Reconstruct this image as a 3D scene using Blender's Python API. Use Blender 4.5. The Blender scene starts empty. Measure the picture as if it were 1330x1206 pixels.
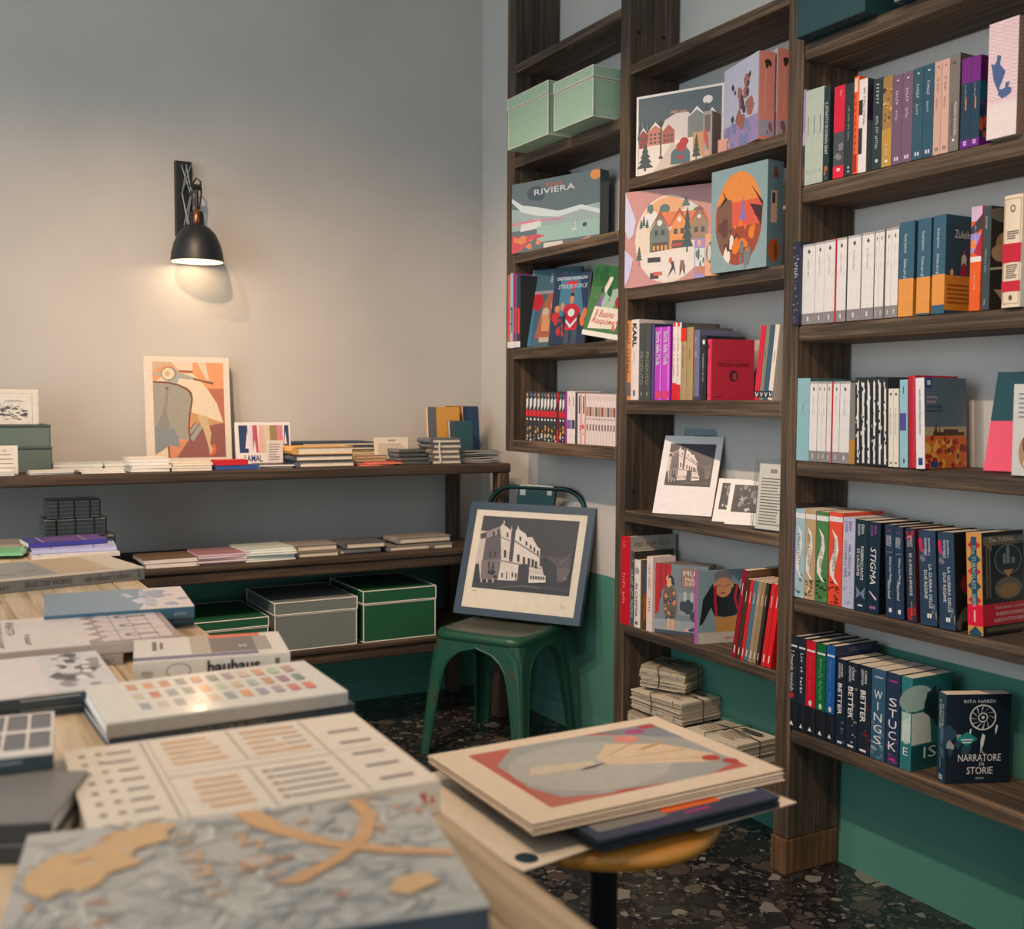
import bpy, math, random
import numpy as np
from mathutils import Matrix, Vector
random.seed(7)
C = bpy.context.scene.collection
SC = bpy.context.scene

# ---------------------------------------------------------------- camera
FL, YAW, PITCH, ROLL, CAMH = 1405.89, math.radians(29.468), math.radians(3.313), math.radians(0.340), 1.28
_f = np.array([math.sin(YAW)*math.cos(PITCH), math.cos(YAW)*math.cos(PITCH), -math.sin(PITCH)])
_r0 = np.array([math.cos(YAW), -math.sin(YAW), 0.0]); _u0 = np.cross(_r0, _f)
_r = _r0*math.cos(ROLL)+_u0*math.sin(ROLL); _u = -_r0*math.sin(ROLL)+_u0*math.cos(ROLL)
cd = bpy.data.cameras.new('camera'); cam = bpy.data.objects.new('camera', cd); C.objects.link(cam)
cd.sensor_width = 36.0; cd.lens = FL/1330*36.0; cd.clip_start = 0.05
cam.matrix_world = Matrix(((_r[0], _u[0], -_f[0], 0), (_r[1], _u[1], -_f[1], 0), (_r[2], _u[2], -_f[2], CAMH), (0, 0, 0, 1)))
cd.dof.use_dof = True; cd.dof.focus_distance = 3.1; cd.dof.aperture_fstop = 4.3
SC.camera = cam

# ---------------------------------------------------------------- exposure, world, lights
SC.view_settings.view_transform = 'Standard'; SC.view_settings.look = 'None'
SC.view_settings.gamma = 1.0; SC.view_settings.use_curve_mapping = False
SC.view_settings.exposure = 0.0
w = bpy.data.worlds.new('world'); SC.world = w; w.use_nodes = True
w.node_tree.nodes['Background'].inputs[0].default_value = (0.68, 0.715, 0.715, 1)
w.node_tree.nodes['Background'].inputs[1].default_value = 0.88

def spot(name, loc, target, power, size=70, blend=0.6, col=(1.0, 0.71, 0.49), rad=0.035):
    l = bpy.data.lights.new(name, 'SPOT'); o = bpy.data.objects.new(name, l); C.objects.link(o)
    l.energy = power; l.color = col; l.spot_size = math.radians(size); l.spot_blend = blend; l.shadow_soft_size = rad
    o.location = loc
    o.rotation_euler = (Vector(target)-Vector(loc)).to_track_quat('-Z', 'Y').to_euler()
    return o
spot('track_spot_light', (-0.2, 0.3, 3.2), (2.1, 1.3, 0.9), 132, 66, 0.8)
spot('track_spot_light', (-0.2, 1.8, 3.2), (2.1, 2.5, 0.85), 118, 66, 0.8)
spot('track_spot_light', (-0.2, 2.7, 3.2), (2.05, 3.5, 0.85), 112, 58)
spot('track_spot_light', (0.0, 2.0, 3.2), (0.6, 4.3, 0.72), 180, 58, 1.0, (1.0, 0.66, 0.41))
spot('track_spot_light', (0.1, 2.1, 3.2), (1.6, 4.3, 0.85), 130, 56, 1.0, (1.0, 0.66, 0.41))
spot('track_spot_light', (-0.5, 1.4, 3.2), (0.0, 2.0, 0.85), 66, 62, 0.8)
al = bpy.data.lights.new('cool_side_fill', 'AREA'); alo = bpy.data.objects.new('cool_side_fill', al); C.objects.link(alo)
al.shape = 'RECTANGLE'; al.size = 2.6; al.size_y = 2.1; al.energy = 66; al.color = (0.72, 0.88, 1.0); alo.location = (-3.1, 0.9, 1.6); alo.rotation_euler = (math.radians(90), 0, math.radians(-90))  # added cool fill from the unseen left, brightens the right-wall alcoves
spot('track_spot_light', (-0.6, 0.6, 3.2), (0.3, 1.2, 0.85), 58, 75, 0.8)

# ---------------------------------------------------------------- pixel -> point on a real plane of the room
def ray(p): return (_r*(p[0]-665)+_u*(603-p[1]))/FL+_f
def onX(p, x): d = ray(p); t = x/d[0]; return d*t+np.array([0, 0, CAMH])
def onY(p, y): d = ray(p); t = y/d[1]; return d*t+np.array([0, 0, CAMH])
def onZ(p, z): d = ray(p); t = (z-CAMH)/d[2]; return d*t+np.array([0, 0, CAMH])
def proj(q):
    q = np.array(q, float)-np.array([0, 0, CAMH]); return np.array([665+FL*(q@_r)/(q@_f), 603-FL*(q@_u)/(q@_f)])

# ---------------------------------------------------------------- materials
GAIN = 1.25
def lin(c): c = c/255.0; return c/12.92 if c <= 0.04045 else ((c+0.055)/1.055)**2.4
def rgb(c, g=None):
    g = GAIN if g is None else g
    v = [max(0.005, lin(x)*g*t) for x, t in zip(c, (0.98, 1.03, 1.09))]; k = min(1.0, 0.84/max(v)); return tuple(x*k for x in v)+(1,)
_mats = {}
def mat(c, rough=0.5, metal=0.0, spec=0.5, coat=0.0, g=None):
    key = (tuple(c), rough, metal, spec, coat, g)
    if key in _mats: return _mats[key]
    m = bpy.data.materials.new('surface_%d_%d_%d' % tuple(c)); m.use_nodes = True; nt = m.node_tree
    b = nt.nodes['Principled BSDF']; b.inputs['Base Color'].default_value = rgb(c, g)
    b.inputs['Roughness'].default_value = rough; b.inputs['Metallic'].default_value = metal
    b.inputs['Specular IOR Level'].default_value = spec; b.inputs['Coat Weight'].default_value = coat; b.inputs['Coat Roughness'].default_value = 0.12
    tc = nt.nodes.new('ShaderNodeTexCoord'); n = nt.nodes.new('ShaderNodeTexNoise'); n.inputs['Scale'].default_value = 60; n.inputs['Detail'].default_value = 3
    mx = nt.nodes.new('ShaderNodeMix'); mx.data_type = 'RGBA'; mx.blend_type = 'MULTIPLY'
    cr = nt.nodes.new('ShaderNodeValToRGB'); cr.color_ramp.elements[0].color = (0.86, 0.86, 0.86, 1); cr.color_ramp.elements[1].color = (1.08, 1.08, 1.08, 1)
    nt.links.new(tc.outputs['Object'], n.inputs['Vector']); nt.links.new(n.outputs['Fac'], cr.inputs['Fac'])
    mx.inputs[0].default_value = 1.0; mx.inputs[6].default_value = rgb(c, g)
    nt.links.new(cr.outputs['Color'], mx.inputs[7]); nt.links.new(mx.outputs[2], b.inputs['Base Color'])
    _mats[key] = m; return m

def nodes(name, rough=0.6):
    m = bpy.data.materials.new(name); m.use_nodes = True; nt = m.node_tree; b = nt.nodes['Principled BSDF']; b.inputs['Roughness'].default_value = rough
    tc = nt.nodes.new('ShaderNodeTexCoord'); return m, nt, b, tc
def N(nt, t, **kw):
    n = nt.nodes.new(t)
    for k, v in kw.items():
        if k in n.inputs: n.inputs[k].default_value = v
        else: setattr(n, k, v)
    return n
def ramp(nt, stops):
    r = nt.nodes.new('ShaderNodeValToRGB'); e = r.color_ramp.elements
    e[0].position, e[0].color = stops[0]; e[1].position, e[1].color = stops[-1]
    for p, c in stops[1:-1]:
        x = e.new(p); x.color = c
    return r

def wood(name, axis, dark, mid, light, rough=0.7, scale=1.0, bump=0.35, wear=False):
    """aged timber: grain stretched along an axis, dark weathering, worn pale streaks, knots"""
    m, nt, b, tc = nodes(name, rough); L = nt.links.new
    oi = N(nt, 'ShaderNodeObjectInfo'); mul = N(nt, 'ShaderNodeVectorMath', operation='SCALE'); mul.inputs['Scale'].default_value = 7.0
    cmb = N(nt, 'ShaderNodeCombineXYZ'); L(oi.outputs['Random'], cmb.inputs[0]); L(oi.outputs['Random'], cmb.inputs[1]); L(oi.outputs['Random'], cmb.inputs[2])
    L(cmb.outputs[0], mul.inputs[0]); add = N(nt, 'ShaderNodeVectorMath', operation='ADD'); L(tc.outputs['Object'], add.inputs[0]); L(mul.outputs[0], add.inputs[1])
    mp = N(nt, 'ShaderNodeMapping'); s = [70*scale]*3; s[axis] = 2.2*scale; mp.inputs['Scale'].default_value = s; L(add.outputs[0], mp.inputs['Vector'])
    n1 = N(nt, 'ShaderNodeTexNoise', Scale=1.0, Detail=7.0, Roughness=0.62, Distortion=0.5); L(mp.outputs[0], n1.inputs['Vector'])
    mp2 = N(nt, 'ShaderNodeMapping'); s2 = [11*scale]*3; s2[axis] = 1.8*scale; mp2.inputs['Scale'].default_value = s2; L(add.outputs[0], mp2.inputs['Vector'])
    n2 = N(nt, 'ShaderNodeTexNoise', Scale=1.0, Detail=4.0, Roughness=0.55); L(mp2.outputs[0], n2.inputs['Vector'])
    vk = N(nt, 'ShaderNodeTexVoronoi', Scale=1.0); mp3 = N(nt, 'ShaderNodeMapping'); s3 = [9.0]*3; s3[axis] = 3.0; mp3.inputs['Scale'].default_value = s3
    L(add.outputs[0], mp3.inputs['Vector']); L(mp3.outputs[0], vk.inputs['Vector'])
    r1 = ramp(nt, [(0.28, rgb(dark, 1)), (0.5, rgb(mid, 1)), (0.74, rgb(light, 1))]); L(n1.outputs['Fac'], r1.inputs['Fac'])
    r2 = ramp(nt, [(0.3, (0.55, 0.55, 0.56, 1)), (0.55, (1, 1, 1, 1)), (0.75, (1.25, 1.12, 1.0, 1))]); L(n2.outputs['Fac'], r2.inputs['Fac'])
    r3 = ramp(nt, [(0.05, (0.25, 0.22, 0.2, 1)), (0.13, (1, 1, 1, 1))]); L(vk.outputs['Distance'], r3.inputs['Fac'])
    m1 = N(nt, 'ShaderNodeMix', data_type='RGBA', blend_type='MULTIPLY'); m1.inputs[0].default_value = 1; L(r1.outputs[0], m1.inputs[6]); L(r2.outputs[0], m1.inputs[7])
    m2 = N(nt, 'ShaderNodeMix', data_type='RGBA', blend_type='MULTIPLY'); m2.inputs[0].default_value = 0.7; L(m1.outputs[2], m2.inputs[6]); L(r3.outputs[0], m2.inputs[7])
    if wear:
        bv = N(nt, 'ShaderNodeBevel', Radius=0.009); bv.samples = 4; ge = N(nt, 'ShaderNodeNewGeometry'); dt = N(nt, 'ShaderNodeVectorMath', operation='DOT_PRODUCT'); L(bv.outputs[0], dt.inputs[0]); L(ge.outputs['Normal'], dt.inputs[1])
        er = ramp(nt, [(0.80, (1, 1, 1, 1)), (0.985, (0, 0, 0, 1))]); L(dt.outputs['Value'], er.inputs['Fac'])
        mk = N(nt, 'ShaderNodeMath', operation='MULTIPLY'); nr = ramp(nt, [(0.42, (0, 0, 0, 1)), (0.62, (1, 1, 1, 1))]); L(n2.outputs['Fac'], nr.inputs['Fac']); L(er.outputs[0], mk.inputs[0]); L(nr.outputs[0], mk.inputs[1])
        m3 = N(nt, 'ShaderNodeMix', data_type='RGBA'); L(mk.outputs[0], m3.inputs[0]); L(m2.outputs[2], m3.inputs[6]); m3.inputs[7].default_value = rgb((176, 132, 96), 1); L(m3.outputs[2], b.inputs['Base Color'])
    else: L(m2.outputs[2], b.inputs['Base Color'])
    bp = N(nt, 'ShaderNodeBump', Strength=bump, Distance=0.004); L(n1.outputs['Fac'], bp.inputs['Height']); L(bp.outputs[0], b.inputs['Normal'])
    return m
WOOD_Y = wood('reclaimed_timber_lengthwise', 1, (34, 29, 24), (80, 64, 50), (134, 108, 84), bump=.6, wear=True)
WOOD_Z = wood('reclaimed_timber_upright', 2, (40, 32, 25), (80, 64, 49), (116, 94, 74), bump=.5, wear=True)
WOOD_X = wood('dark_desk_timber', 0, (38, 30, 24), (68, 53, 41), (100, 80, 62))
WOOD_FOOT = wood('paler_foot_timber', 2, (66, 44, 24), (104, 72, 42), (132, 94, 58))
WOOD_TABLE = wood('pale_scrubbed_tabletop', 1, (172, 138, 100), (224, 192, 152), (242, 220, 186), 0.5, 0.8, 0.12)
WOOD_STOOL = wood('honey_stool_wood', 0, (150, 92, 30), (190, 122, 44), (212, 148, 66), 0.32, 0.7, 0.05)

def wall_paint(name, upper):
    m, nt, b, tc = nodes(name, 0.75); L = nt.links.new
    g = N(nt, 'ShaderNodeNewGeometry'); sp = N(nt, 'ShaderNodeSeparateXYZ'); L(g.outputs['Position'], sp.inputs[0])
    lt = N(nt, 'ShaderNodeMath', operation='LESS_THAN'); lt.inputs[1].default_value = 0.637; L(sp.outputs['Z'], lt.inputs[0])
    n = N(nt, 'ShaderNodeTexNoise', Scale=3.0, Detail=4.0); L(g.outputs['Position'], n.inputs['Vector'])
    r = ramp(nt, [(0.3, (0.95, 0.95, 0.95, 1)), (0.7, (1.03, 1.03, 1.03, 1))]); L(n.outputs['Fac'], r.inputs['Fac'])
    mx = N(nt, 'ShaderNodeMix', data_type='RGBA'); L(lt.outputs[0], mx.inputs[0]); mx.inputs[6].default_value = upper; mx.inputs[7].default_value = GREEN
    m2 = N(nt, 'ShaderNodeMix', data_type='RGBA', blend_type='MULTIPLY'); m2.inputs[0].default_value = 1; L(mx.outputs[2], m2.inputs[6]); L(r.outputs[0], m2.inputs[7])
    L(m2.outputs[2], b.inputs['Base Color'])
    nb = N(nt, 'ShaderNodeTexNoise', Scale=90.0, Detail=3.0); L(g.outputs['Position'], nb.inputs['Vector'])
    bp = N(nt, 'ShaderNodeBump', Strength=0.12, Distance=0.003); L(nb.outputs['Fac'], bp.inputs['Height']); L(bp.outputs[0], b.inputs['Normal'])
    return m
GREEN = (0.075, 0.25, 0.20, 1)
PAINT = wall_paint('two_tone_wall_paint', (0.60, 0.58, 0.55, 1))

def terrazzo():
    m, nt, b, tc = nodes('dark_terrazzo_floor', 0.22); L = nt.links.new
    g = N(nt, 'ShaderNodeNewGeometry')
    nz = N(nt, 'ShaderNodeTexNoise', Scale=9.0, Detail=2.0); L(g.outputs['Position'], nz.inputs['Vector'])
    sc = N(nt, 'ShaderNodeVectorMath', operation='SCALE'); sc.inputs['Scale'].default_value = 0.06; L(nz.outputs['Color'], sc.inputs[0])
    ad = N(nt, 'ShaderNodeVectorMath', operation='ADD'); L(g.outputs['Position'], ad.inputs[0]); L(sc.outputs[0], ad.inputs[1])
    base = None
    def layer(scale, lo, stops, prev):
        v = N(nt, 'ShaderNodeTexVoronoi', Scale=scale); L(ad.outputs[0], v.inputs['Vector'])
        e = N(nt, 'ShaderNodeTexVoronoi', Scale=scale, feature='DISTANCE_TO_EDGE'); L(ad.outputs[0], e.inputs['Vector'])
        sp = N(nt, 'ShaderNodeSeparateColor'); L(v.outputs['Color'], sp.inputs[0])
        cr = ramp(nt, stops); cr.color_ramp.interpolation = 'CONSTANT'; L(sp.outputs[0], cr.inputs['Fac'])
        keep = N(nt, 'ShaderNodeMath', operation='GREATER_THAN'); keep.inputs[1].default_value = lo; L(sp.outputs[1], keep.inputs[0])
        ed = N(nt, 'ShaderNodeMath', operation='GREATER_THAN'); ed.inputs[1].default_value = 0.08; L(e.outputs['Distance'], ed.inputs[0])
        mk = N(nt, 'ShaderNodeMath', operation='MULTIPLY'); L(keep.outputs[0], mk.inputs[0]); L(ed.outputs[0], mk.inputs[1])
        mx = N(nt, 'ShaderNodeMix', data_type='RGBA'); L(mk.outputs[0], mx.inputs[0])
        if prev is None: mx.inputs[6].default_value = (0.010, 0.012, 0.014, 1)
        else: L(prev, mx.inputs[6])
        L(cr.outputs[0], mx.inputs[7]); return mx.outputs[2]
    k = lambda r_, g_, b_: (r_, g_, b_, 1)
    st = [(0.0, k(.02, .02, .022)), (0.3, k(.04, .036, .034)), (0.5, k(.07, .056, .047)), (0.68, k(.03, .036, .04)), (0.8, k(.11, .098, .085)), (0.93, k(.22, .21, .19)), (1.0, k(.22, .21, .19))]
    o = layer(75, 0.35, st, None); o = layer(34, 0.5, st, o); o = layer(17, 0.74, st, o)
    L(o, b.inputs['Base Color']); return m
TERRAZZO = terrazzo()

# ---------------------------------------------------------------- mesh builder
class MB:
    def __init__(s): s.v = []; s.f = []; s.mi = []; s.ms = []
    def m(s, mt):
        if mt not in s.ms: s.ms.append(mt)
        return s.ms.index(mt)
    def poly(s, pts, mt):
        n = len(s.v); s.v += [tuple(p) for p in pts]; s.f.append(tuple(range(n, n+len(pts)))); s.mi.append(s.m(mt))
    def box(s, a, b_, mt):
        (x0, y0, z0), (x1, y1, z1) = a, b_
        n = len(s.v); s.v += [(x0, y0, z0), (x1, y0, z0), (x1, y1, z0), (x0, y1, z0), (x0, y0, z1), (x1, y0, z1), (x1, y1, z1), (x0, y1, z1)]
        for q in ((0, 3, 2, 1), (4, 5, 6, 7), (0, 1, 5, 4), (1, 2, 6, 5), (2, 3, 7, 6), (3, 0, 4, 7)):
            s.f.append(tuple(n+i for i in q)); s.mi.append(s.m(mt))
    def tube(s, path, rad, mt, seg=10, cap=True):
        path = [Vector(p) for p in path]; rs = rad if isinstance(rad, (list, tuple)) else [rad]*len(path); n0 = len(s.v)
        up = None
        for i, p in enumerate(path):
            t = (path[min(i+1, len(path)-1)]-path[max(i-1, 0)]).normalized()
            if up is None: up = Vector((0, 0, 1)) if abs(t.z) < 0.9 else Vector((1, 0, 0))
            a = t.cross(up).normalized(); bb = a.cross(t).normalized(); up = bb
            for k in range(seg):
                an = 2*math.pi*k/seg; s.v.append(tuple(p+(a*math.cos(an)+bb*math.sin(an))*rs[i]))
        for i in range(len(path)-1):
            for k in range(seg):
                k2 = (k+1) % seg; s.f.append((n0+i*seg+k, n0+i*seg+k2, n0+(i+1)*seg+k2, n0+(i+1)*seg+k)); s.mi.append(s.m(mt))
        if cap:
            s.f.append(tuple(n0+k for k in range(seg))[::-1]); s.mi.append(s.m(mt))
            e = n0+(len(path)-1)*seg; s.f.append(tuple(e+k for k in range(seg))); s.mi.append(s.m(mt))
    def lathe(s, prof, mt, seg=32, c=(0, 0, 0)):
        n0 = len(s.v); m = len(prof)
        for k in range(seg):
            a = 2*math.pi*k/seg
            for r_, z in prof: s.v.append((c[0]+r_*math.cos(a), c[1]+r_*math.sin(a), c[2]+z))
        for k in range(seg):
            k2 = (k+1) % seg
            for i in range(m-1): s.f.append((n0+k*m+i, n0+k2*m+i, n0+k2*m+i+1, n0+k*m+i+1)); s.mi.append(s.m(mt))
    def prism(s, pts, z0, z1, mt):
        n = len(s.v); k = len(pts)
        s.v += [(p[0], p[1], z0) for p in pts]+[(p[0], p[1], z1) for p in pts]
        s.f.append(tuple(range(n, n+k))[::-1]); s.mi.append(s.m(mt)); s.f.append(tuple(range(n+k, n+2*k))); s.mi.append(s.m(mt))
        for i in range(k): j = (i+1) % k; s.f.append((n+i, n+j, n+k+j, n+k+i)); s.mi.append(s.m(mt))
    def mesh(s, name):
        me = bpy.data.meshes.new(name); me.from_pydata(s.v, [], s.f)
        for q in s.ms: me.materials.append(q)
        me.polygons.foreach_set('material_index', s.mi); me.update(); return me
    def build(s, name, parent=None, bevel=0.0, smooth=False, label=None):
        o = bpy.data.objects.new(name, s.mesh(name)); C.objects.link(o)
        if parent: o.parent = parent
        if bevel:
            md = o.modifiers.new('bevel', 'BEVEL'); md.width = bevel; md.segments = 2; md.limit_method = 'ANGLE'
        if smooth:
            for p in o.data.polygons: p.use_smooth = True
        if label: o['label'] = label
        return o

def tag(o, label, cat, group=None):
    o['label'] = label; o['category'] = cat
    if group: o['group'] = group
    return o
def thing(name, label, cat, loc=(0, 0, 0), yaw=0.0, group=None, mtx=None):
    o = bpy.data.objects.new(name, None); C.objects.link(o); o.empty_display_size = 0.05
    o.matrix_world = mtx if mtx is not None else Matrix.Translation(loc) @ Matrix.Rotation(yaw, 4, 'Z')
    return tag(o, label, cat, group)
def struct(mb, name, parent=None, bevel=0):
    o = mb.build(name, parent, bevel)
    if not parent: o['kind'] = 'structure'
    return o

# ---------------------------------------------------------------- flat print: colour shapes and lettering laid on a face
EPS = 0.00018
def V3(a): return np.array(a, float)
def art(parent, O, U, V, layers, name='print', base=1, rough=0.45, coat=0.0, g=None):
    """layers: (colour, [(u,v),...]) or (colour, [poly, poly]) in 0..1 units of the face O,U,V (full vectors)"""
    O, U, V = V3(O), V3(U), V3(V); n = np.cross(U, V); n /= np.linalg.norm(n); mb = MB()
    off = EPS*base   # every shape a hair above the one before it, so no two coincide
    for c, pts in layers:
        mt = mat(c, rough, coat=coat, g=g); ps = pts if isinstance(pts[0][0], (list, tuple)) else [pts]; off += 2.5e-5
        for p in ps: off += 7e-6; mb.poly([O+U*u+V*v+n*off for u, v in p], mt)
    return mb.build(name, parent)
def R(u0, v0, u1, v1): return [(u0, v0), (u1, v0), (u1, v1), (u0, v1)]
def EL(u, v, a, b_, n=20): return [(u+a*math.cos(2*math.pi*i/n), v+b_*math.sin(2*math.pi*i/n)) for i in range(n)]
def TRI(u, v, w_, h_): return [(u-w_/2, v), (u+w_/2, v), (u, v+h_)]
def TREE(u, v, w_, h_): return [TRI(u, v+h_*(0.12+0.2*i), w_*(1-0.2*i), h_*0.34) for i in range(4)]+[R(u-w_*.06, v, u+w_*.06, v+h_*.15)]
def HOUSE(u, v, w_, h_, r_=0.35): return [(u, v), (u+w_, v), (u+w_, v+h_*(1-r_)), (u+w_/2, v+h_), (u, v+h_*(1-r_))]
def WINS(u, v, w_, h_, nx, ny, f=0.55): return [R(u+w_*(i+(1-f)/2)/nx, v+h_*(j+(1-f)/2)/ny, u+w_*(i+(1+f)/2)/nx, v+h_*(j+(1+f)/2)/ny) for i in range(nx) for j in range(ny)]
def CL(p): return [(min(1, max(0, u)), min(1, max(0, v))) for u, v in p]
def BLOBS(n, u0, v0, u1, v1, a, seed, asp=1.0):
    rn = random.Random(seed); out = []
    for _ in range(n):
        u, v, s_ = rn.uniform(u0, u1), rn.uniform(v0, v1), a*rn.uniform(.4, 1.2); k = rn.randint(5, 8); t0 = rn.random()*6
        out.append(CL([(u+s_*rn.uniform(.6, 1.1)*math.cos(t0+6.283*i/k), v+asp*s_*rn.uniform(.6, 1.1)*math.sin(t0+6.283*i/k)) for i in range(k)]))
    return out
def LINES(u0, v0, u1, v1, n, seed=1, f=0.45, mn=0.6):
    rn = random.Random(seed); out = []; hh = (v1-v0)/n
    for i in range(n):
        e = u0+(u1-u0)*rn.uniform(mn, 1); out.append(R(u0, v1-(i+f)*hh, e, v1-i*hh))
    return out
def HOM(quad):
    """maps traced points of a flat print seen in perspective (corners TL,TR,BR,BL) to the print's own 0..1 coordinates"""
    A = []; B = []
    for (x, y), (u, v) in zip(quad, ((0, 1), (1, 1), (1, 0), (0, 0))):
        A += [[x, y, 1, 0, 0, 0, -u*x, -u*y], [0, 0, 0, x, y, 1, -v*x, -v*y]]; B += [u, v]
    h = np.linalg.solve(np.array(A, float), np.array(B, float))
    def f(*pts): return [((h[0]*x+h[1]*y+h[2])/(h[6]*x+h[7]*y+1), (h[3]*x+h[4]*y+h[5])/(h[6]*x+h[7]*y+1)) for x, y in pts]
    return f

# print too small to read in the photograph: a run of letter-sized ticks instead of words
UNREAD = set('''la casa sul mare|VERTIGINE|nel fondo del bosco|TRE VOLTE INVERNO|TRUMAN|DOVE SEI ADESSO|LA FESTA|VOLTI|L'UOMO|IL SONNO|Tutti|Amici|Sempre|PICCOLE STORIE|Era un altro mondo|STELLE|I promessi sposi|La coscienza di Zeno|Orgoglio e pregiudizio|Delitto e castigo|Il giocatore|Le notti bianche|oltre la collina|una storia d'estate|Sergio Ramón|L'estate di un ragazzo|Teseo|le città invisibili|FRANKENSTEIN|ROMEO E GIULIETTA|ALICE NEL PAESE|A Proposito Congratulo|Sei il Conte|Mister Avana|Acquista l'Armata|Chiudere e Casa|VOGUE|LOUVRE COUTURE|ARTE E ABITI|LA MODA E IL CINEMA|LA RIVOLUZIONE DI UNO STILE|Frida|Amata Vita|L'ARTE DEI MAESTRI|JAMES ELLROY|GUSTI|VITE DIPINTE A MANO|SHAMAN CALLING|Kuss meine Hilde|adelphi|ADRIATICO|cultura|ITALIA|ARCHITETTURE|1945|disegni|1919-1933|SECRET LIVES OF COLOUR|works|Noi'''.split('|'))
def tick_mesh(s):
    rn = random.Random(len(s)*7+ord(s[0])); mb = MB(); n = len(s)
    for i, ch in enumerate(s):
        if ch == ' ': continue
        x0 = i/n; w_ = .62/n; h = 1.0 if ch.isupper() or ch in 'ldtbfhk' else .68
        mb.poly([(x0, 0, 0), (x0+w_*.3, 0, 0), (x0+w_*.3, h, 0), (x0, h, 0)], None)
        a = rn.choice([0, .35, h-.2]); mb.poly([(x0+w_*.3, a, 0), (x0+w_, a, 0), (x0+w_, a+.18, 0), (x0+w_*.3, a+.18, 0)], None)
        if rn.random() < .6: mb.poly([(x0+w_*.75, a+.18, 0), (x0+w_, a+.18, 0), (x0+w_, min(h, a+.6), 0), (x0+w_*.75, min(h, a+.6), 0)], None)
    return mb.mesh('lettering')
_tx = {}
def text_mesh(s, bold=0.0, shear=0.0, spacing=1.0):
    k = (s, bold, shear, spacing)
    if k in _tx: return _tx[k]
    if s in UNREAD: _tx[k] = tick_mesh(s); return _tx[k]
    c = bpy.data.curves.new('lettering', 'FONT'); c.body = s; c.align_x = 'LEFT'; c.offset = bold; c.shear = shear; c.resolution_u = 2; c.space_character = spacing; c.space_line = 0.85
    o = bpy.data.objects.new('lettering', c); C.objects.link(o); dg = bpy.context.evaluated_depsgraph_get(); dg.update()
    me = bpy.data.meshes.new_from_object(o.evaluated_get(dg)); bpy.data.objects.remove(o); bpy.data.curves.remove(c)
    co = np.empty(len(me.vertices)*3); me.vertices.foreach_get('co', co); co = co.reshape(-1, 3)
    mn = co.min(0); sz = np.maximum(co.max(0)-mn, 1e-6); co = (co-mn)/sz; co[:, 2] = 0
    me.vertices.foreach_set('co', co.ravel()); me.materials.clear(); me.materials.append(None); me.update()
    _tx[k] = me; return me
def T(parent, s, O, U, V, box, col, name='title', bold=0.0, shear=0.0, spacing=1.0, k=8, g=None):
    """lettering filling box (u0,v0,u1,v1) of face O,U,V; U is the reading direction"""
    O, U, V = V3(O), V3(U), V3(V); n = np.cross(U, V); n /= np.linalg.norm(n)
    u0, v0, u1, v1 = box; o = bpy.data.objects.new(name, text_mesh(s, bold, shear, spacing)); C.objects.link(o); o.parent = parent
    P = O+U*u0+V*v0+n*EPS*k; a = U*(u1-u0); b_ = V*(v1-v0)
    o.matrix_local = Matrix(((a[0], b_[0], n[0], P[0]), (a[1], b_[1], n[1], P[1]), (a[2], b_[2], n[2], P[2]), (0, 0, 0, 1)))
    o.material_slots[0].link = 'OBJECT'; o.material_slots[0].material = mat(col, 0.5, g=g)
    return o

# ================================================================ SETTING
XW, YB, XF, CEIL = 2.27, 4.30, 2.066, 3.45
m = MB(); m.poly([(-3.2, -2.6, 0), (XW+.1, -2.6, 0), (XW+.1, YB+.1, 0), (-3.2, YB+.1, 0)], TERRAZZO); struct(m, 'floor')
m = MB(); m.box((-3.2, YB, 0), (XW+.1, YB+.1, CEIL), PAINT); struct(m, 'wall_back')
m = MB(); m.box((XW, -2.6, 0), (XW+.1, YB, CEIL), PAINT); struct(m, 'wall_right')
m = MB(); m.box((-1.9, -1.2, CEIL), (XW+.1, YB+.1, CEIL+.08), mat((205, 205, 200), 0.8)); struct(m, 'ceiling')
GB = PAINT
m = MB(); m.box((XW-.007, -2.6, 0), (XW, YB, .085), GB); struct(m, 'baseboard_right')
m = MB(); m.box((-3.2, YB-.007, 0), (XW-.007, YB, .085), GB); struct(m, 'baseboard_back')

# ================================================================ BOOKCASE
DEPTH = XW-XF-.002
bc = thing('bookcase', 'wall-high bookcase of dark reclaimed timber with open shelves along the right wall', 'bookcase', (XF, 2.5, 0))
def piece(name, a, b_, mt, bev=0.006, parent=None):
    """a box whose own origin is its centre, so the grain differs from piece to piece"""
    c = [(a[i]+b_[i])/2 for i in range(3)]; mb = MB(); mb.box([a[i]-c[i] for i in range(3)], [b_[i]-c[i] for i in range(3)], mt)
    o = mb.build(name, None, bev); o.matrix_world = Matrix.Translation(c)
    if parent: o.parent = parent; o.matrix_parent_inverse = parent.matrix_world.inverted()
    return o
UP = [(3.652, 3.712), (2.903, 2.957), (2.130, 2.186), (1.368, 1.424)]   # y ranges of the uprights, from the corner outwards
bot = [1.088, 0, 0, 0]
for i, (y0, y1) in enumerate(UP):
    z0 = bot[i]
    if i >= 2:
        piece('foot_block', (XF-.006, y0-.001, 0), (XW-.008, y1+.001, .075 if i == 3 else .098), WOOD_FOOT, .004, bc)
        z0 = .098 if i == 2 else .075
    piece('upright', (XF, y0, z0), (XW-.008, y1, CEIL-.01), WOOD_Z, .005, bc)
LB = [2.557, 2.208, 1.844, 1.485, 1.133]; MBZ = [2.36, 2.0, 1.65, 1.288, .926, .55, .212]; RB = [2.213, 1.847, 1.486, 1.129, .765, .407]
TH = [.031, .038, .034, .042, .045]
for z, t in zip(LB, TH): piece('shelf_board', (XF, UP[1][1], z-t), (XW-.003, UP[0][0], z), WOOD_Y, .004, bc)
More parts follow.
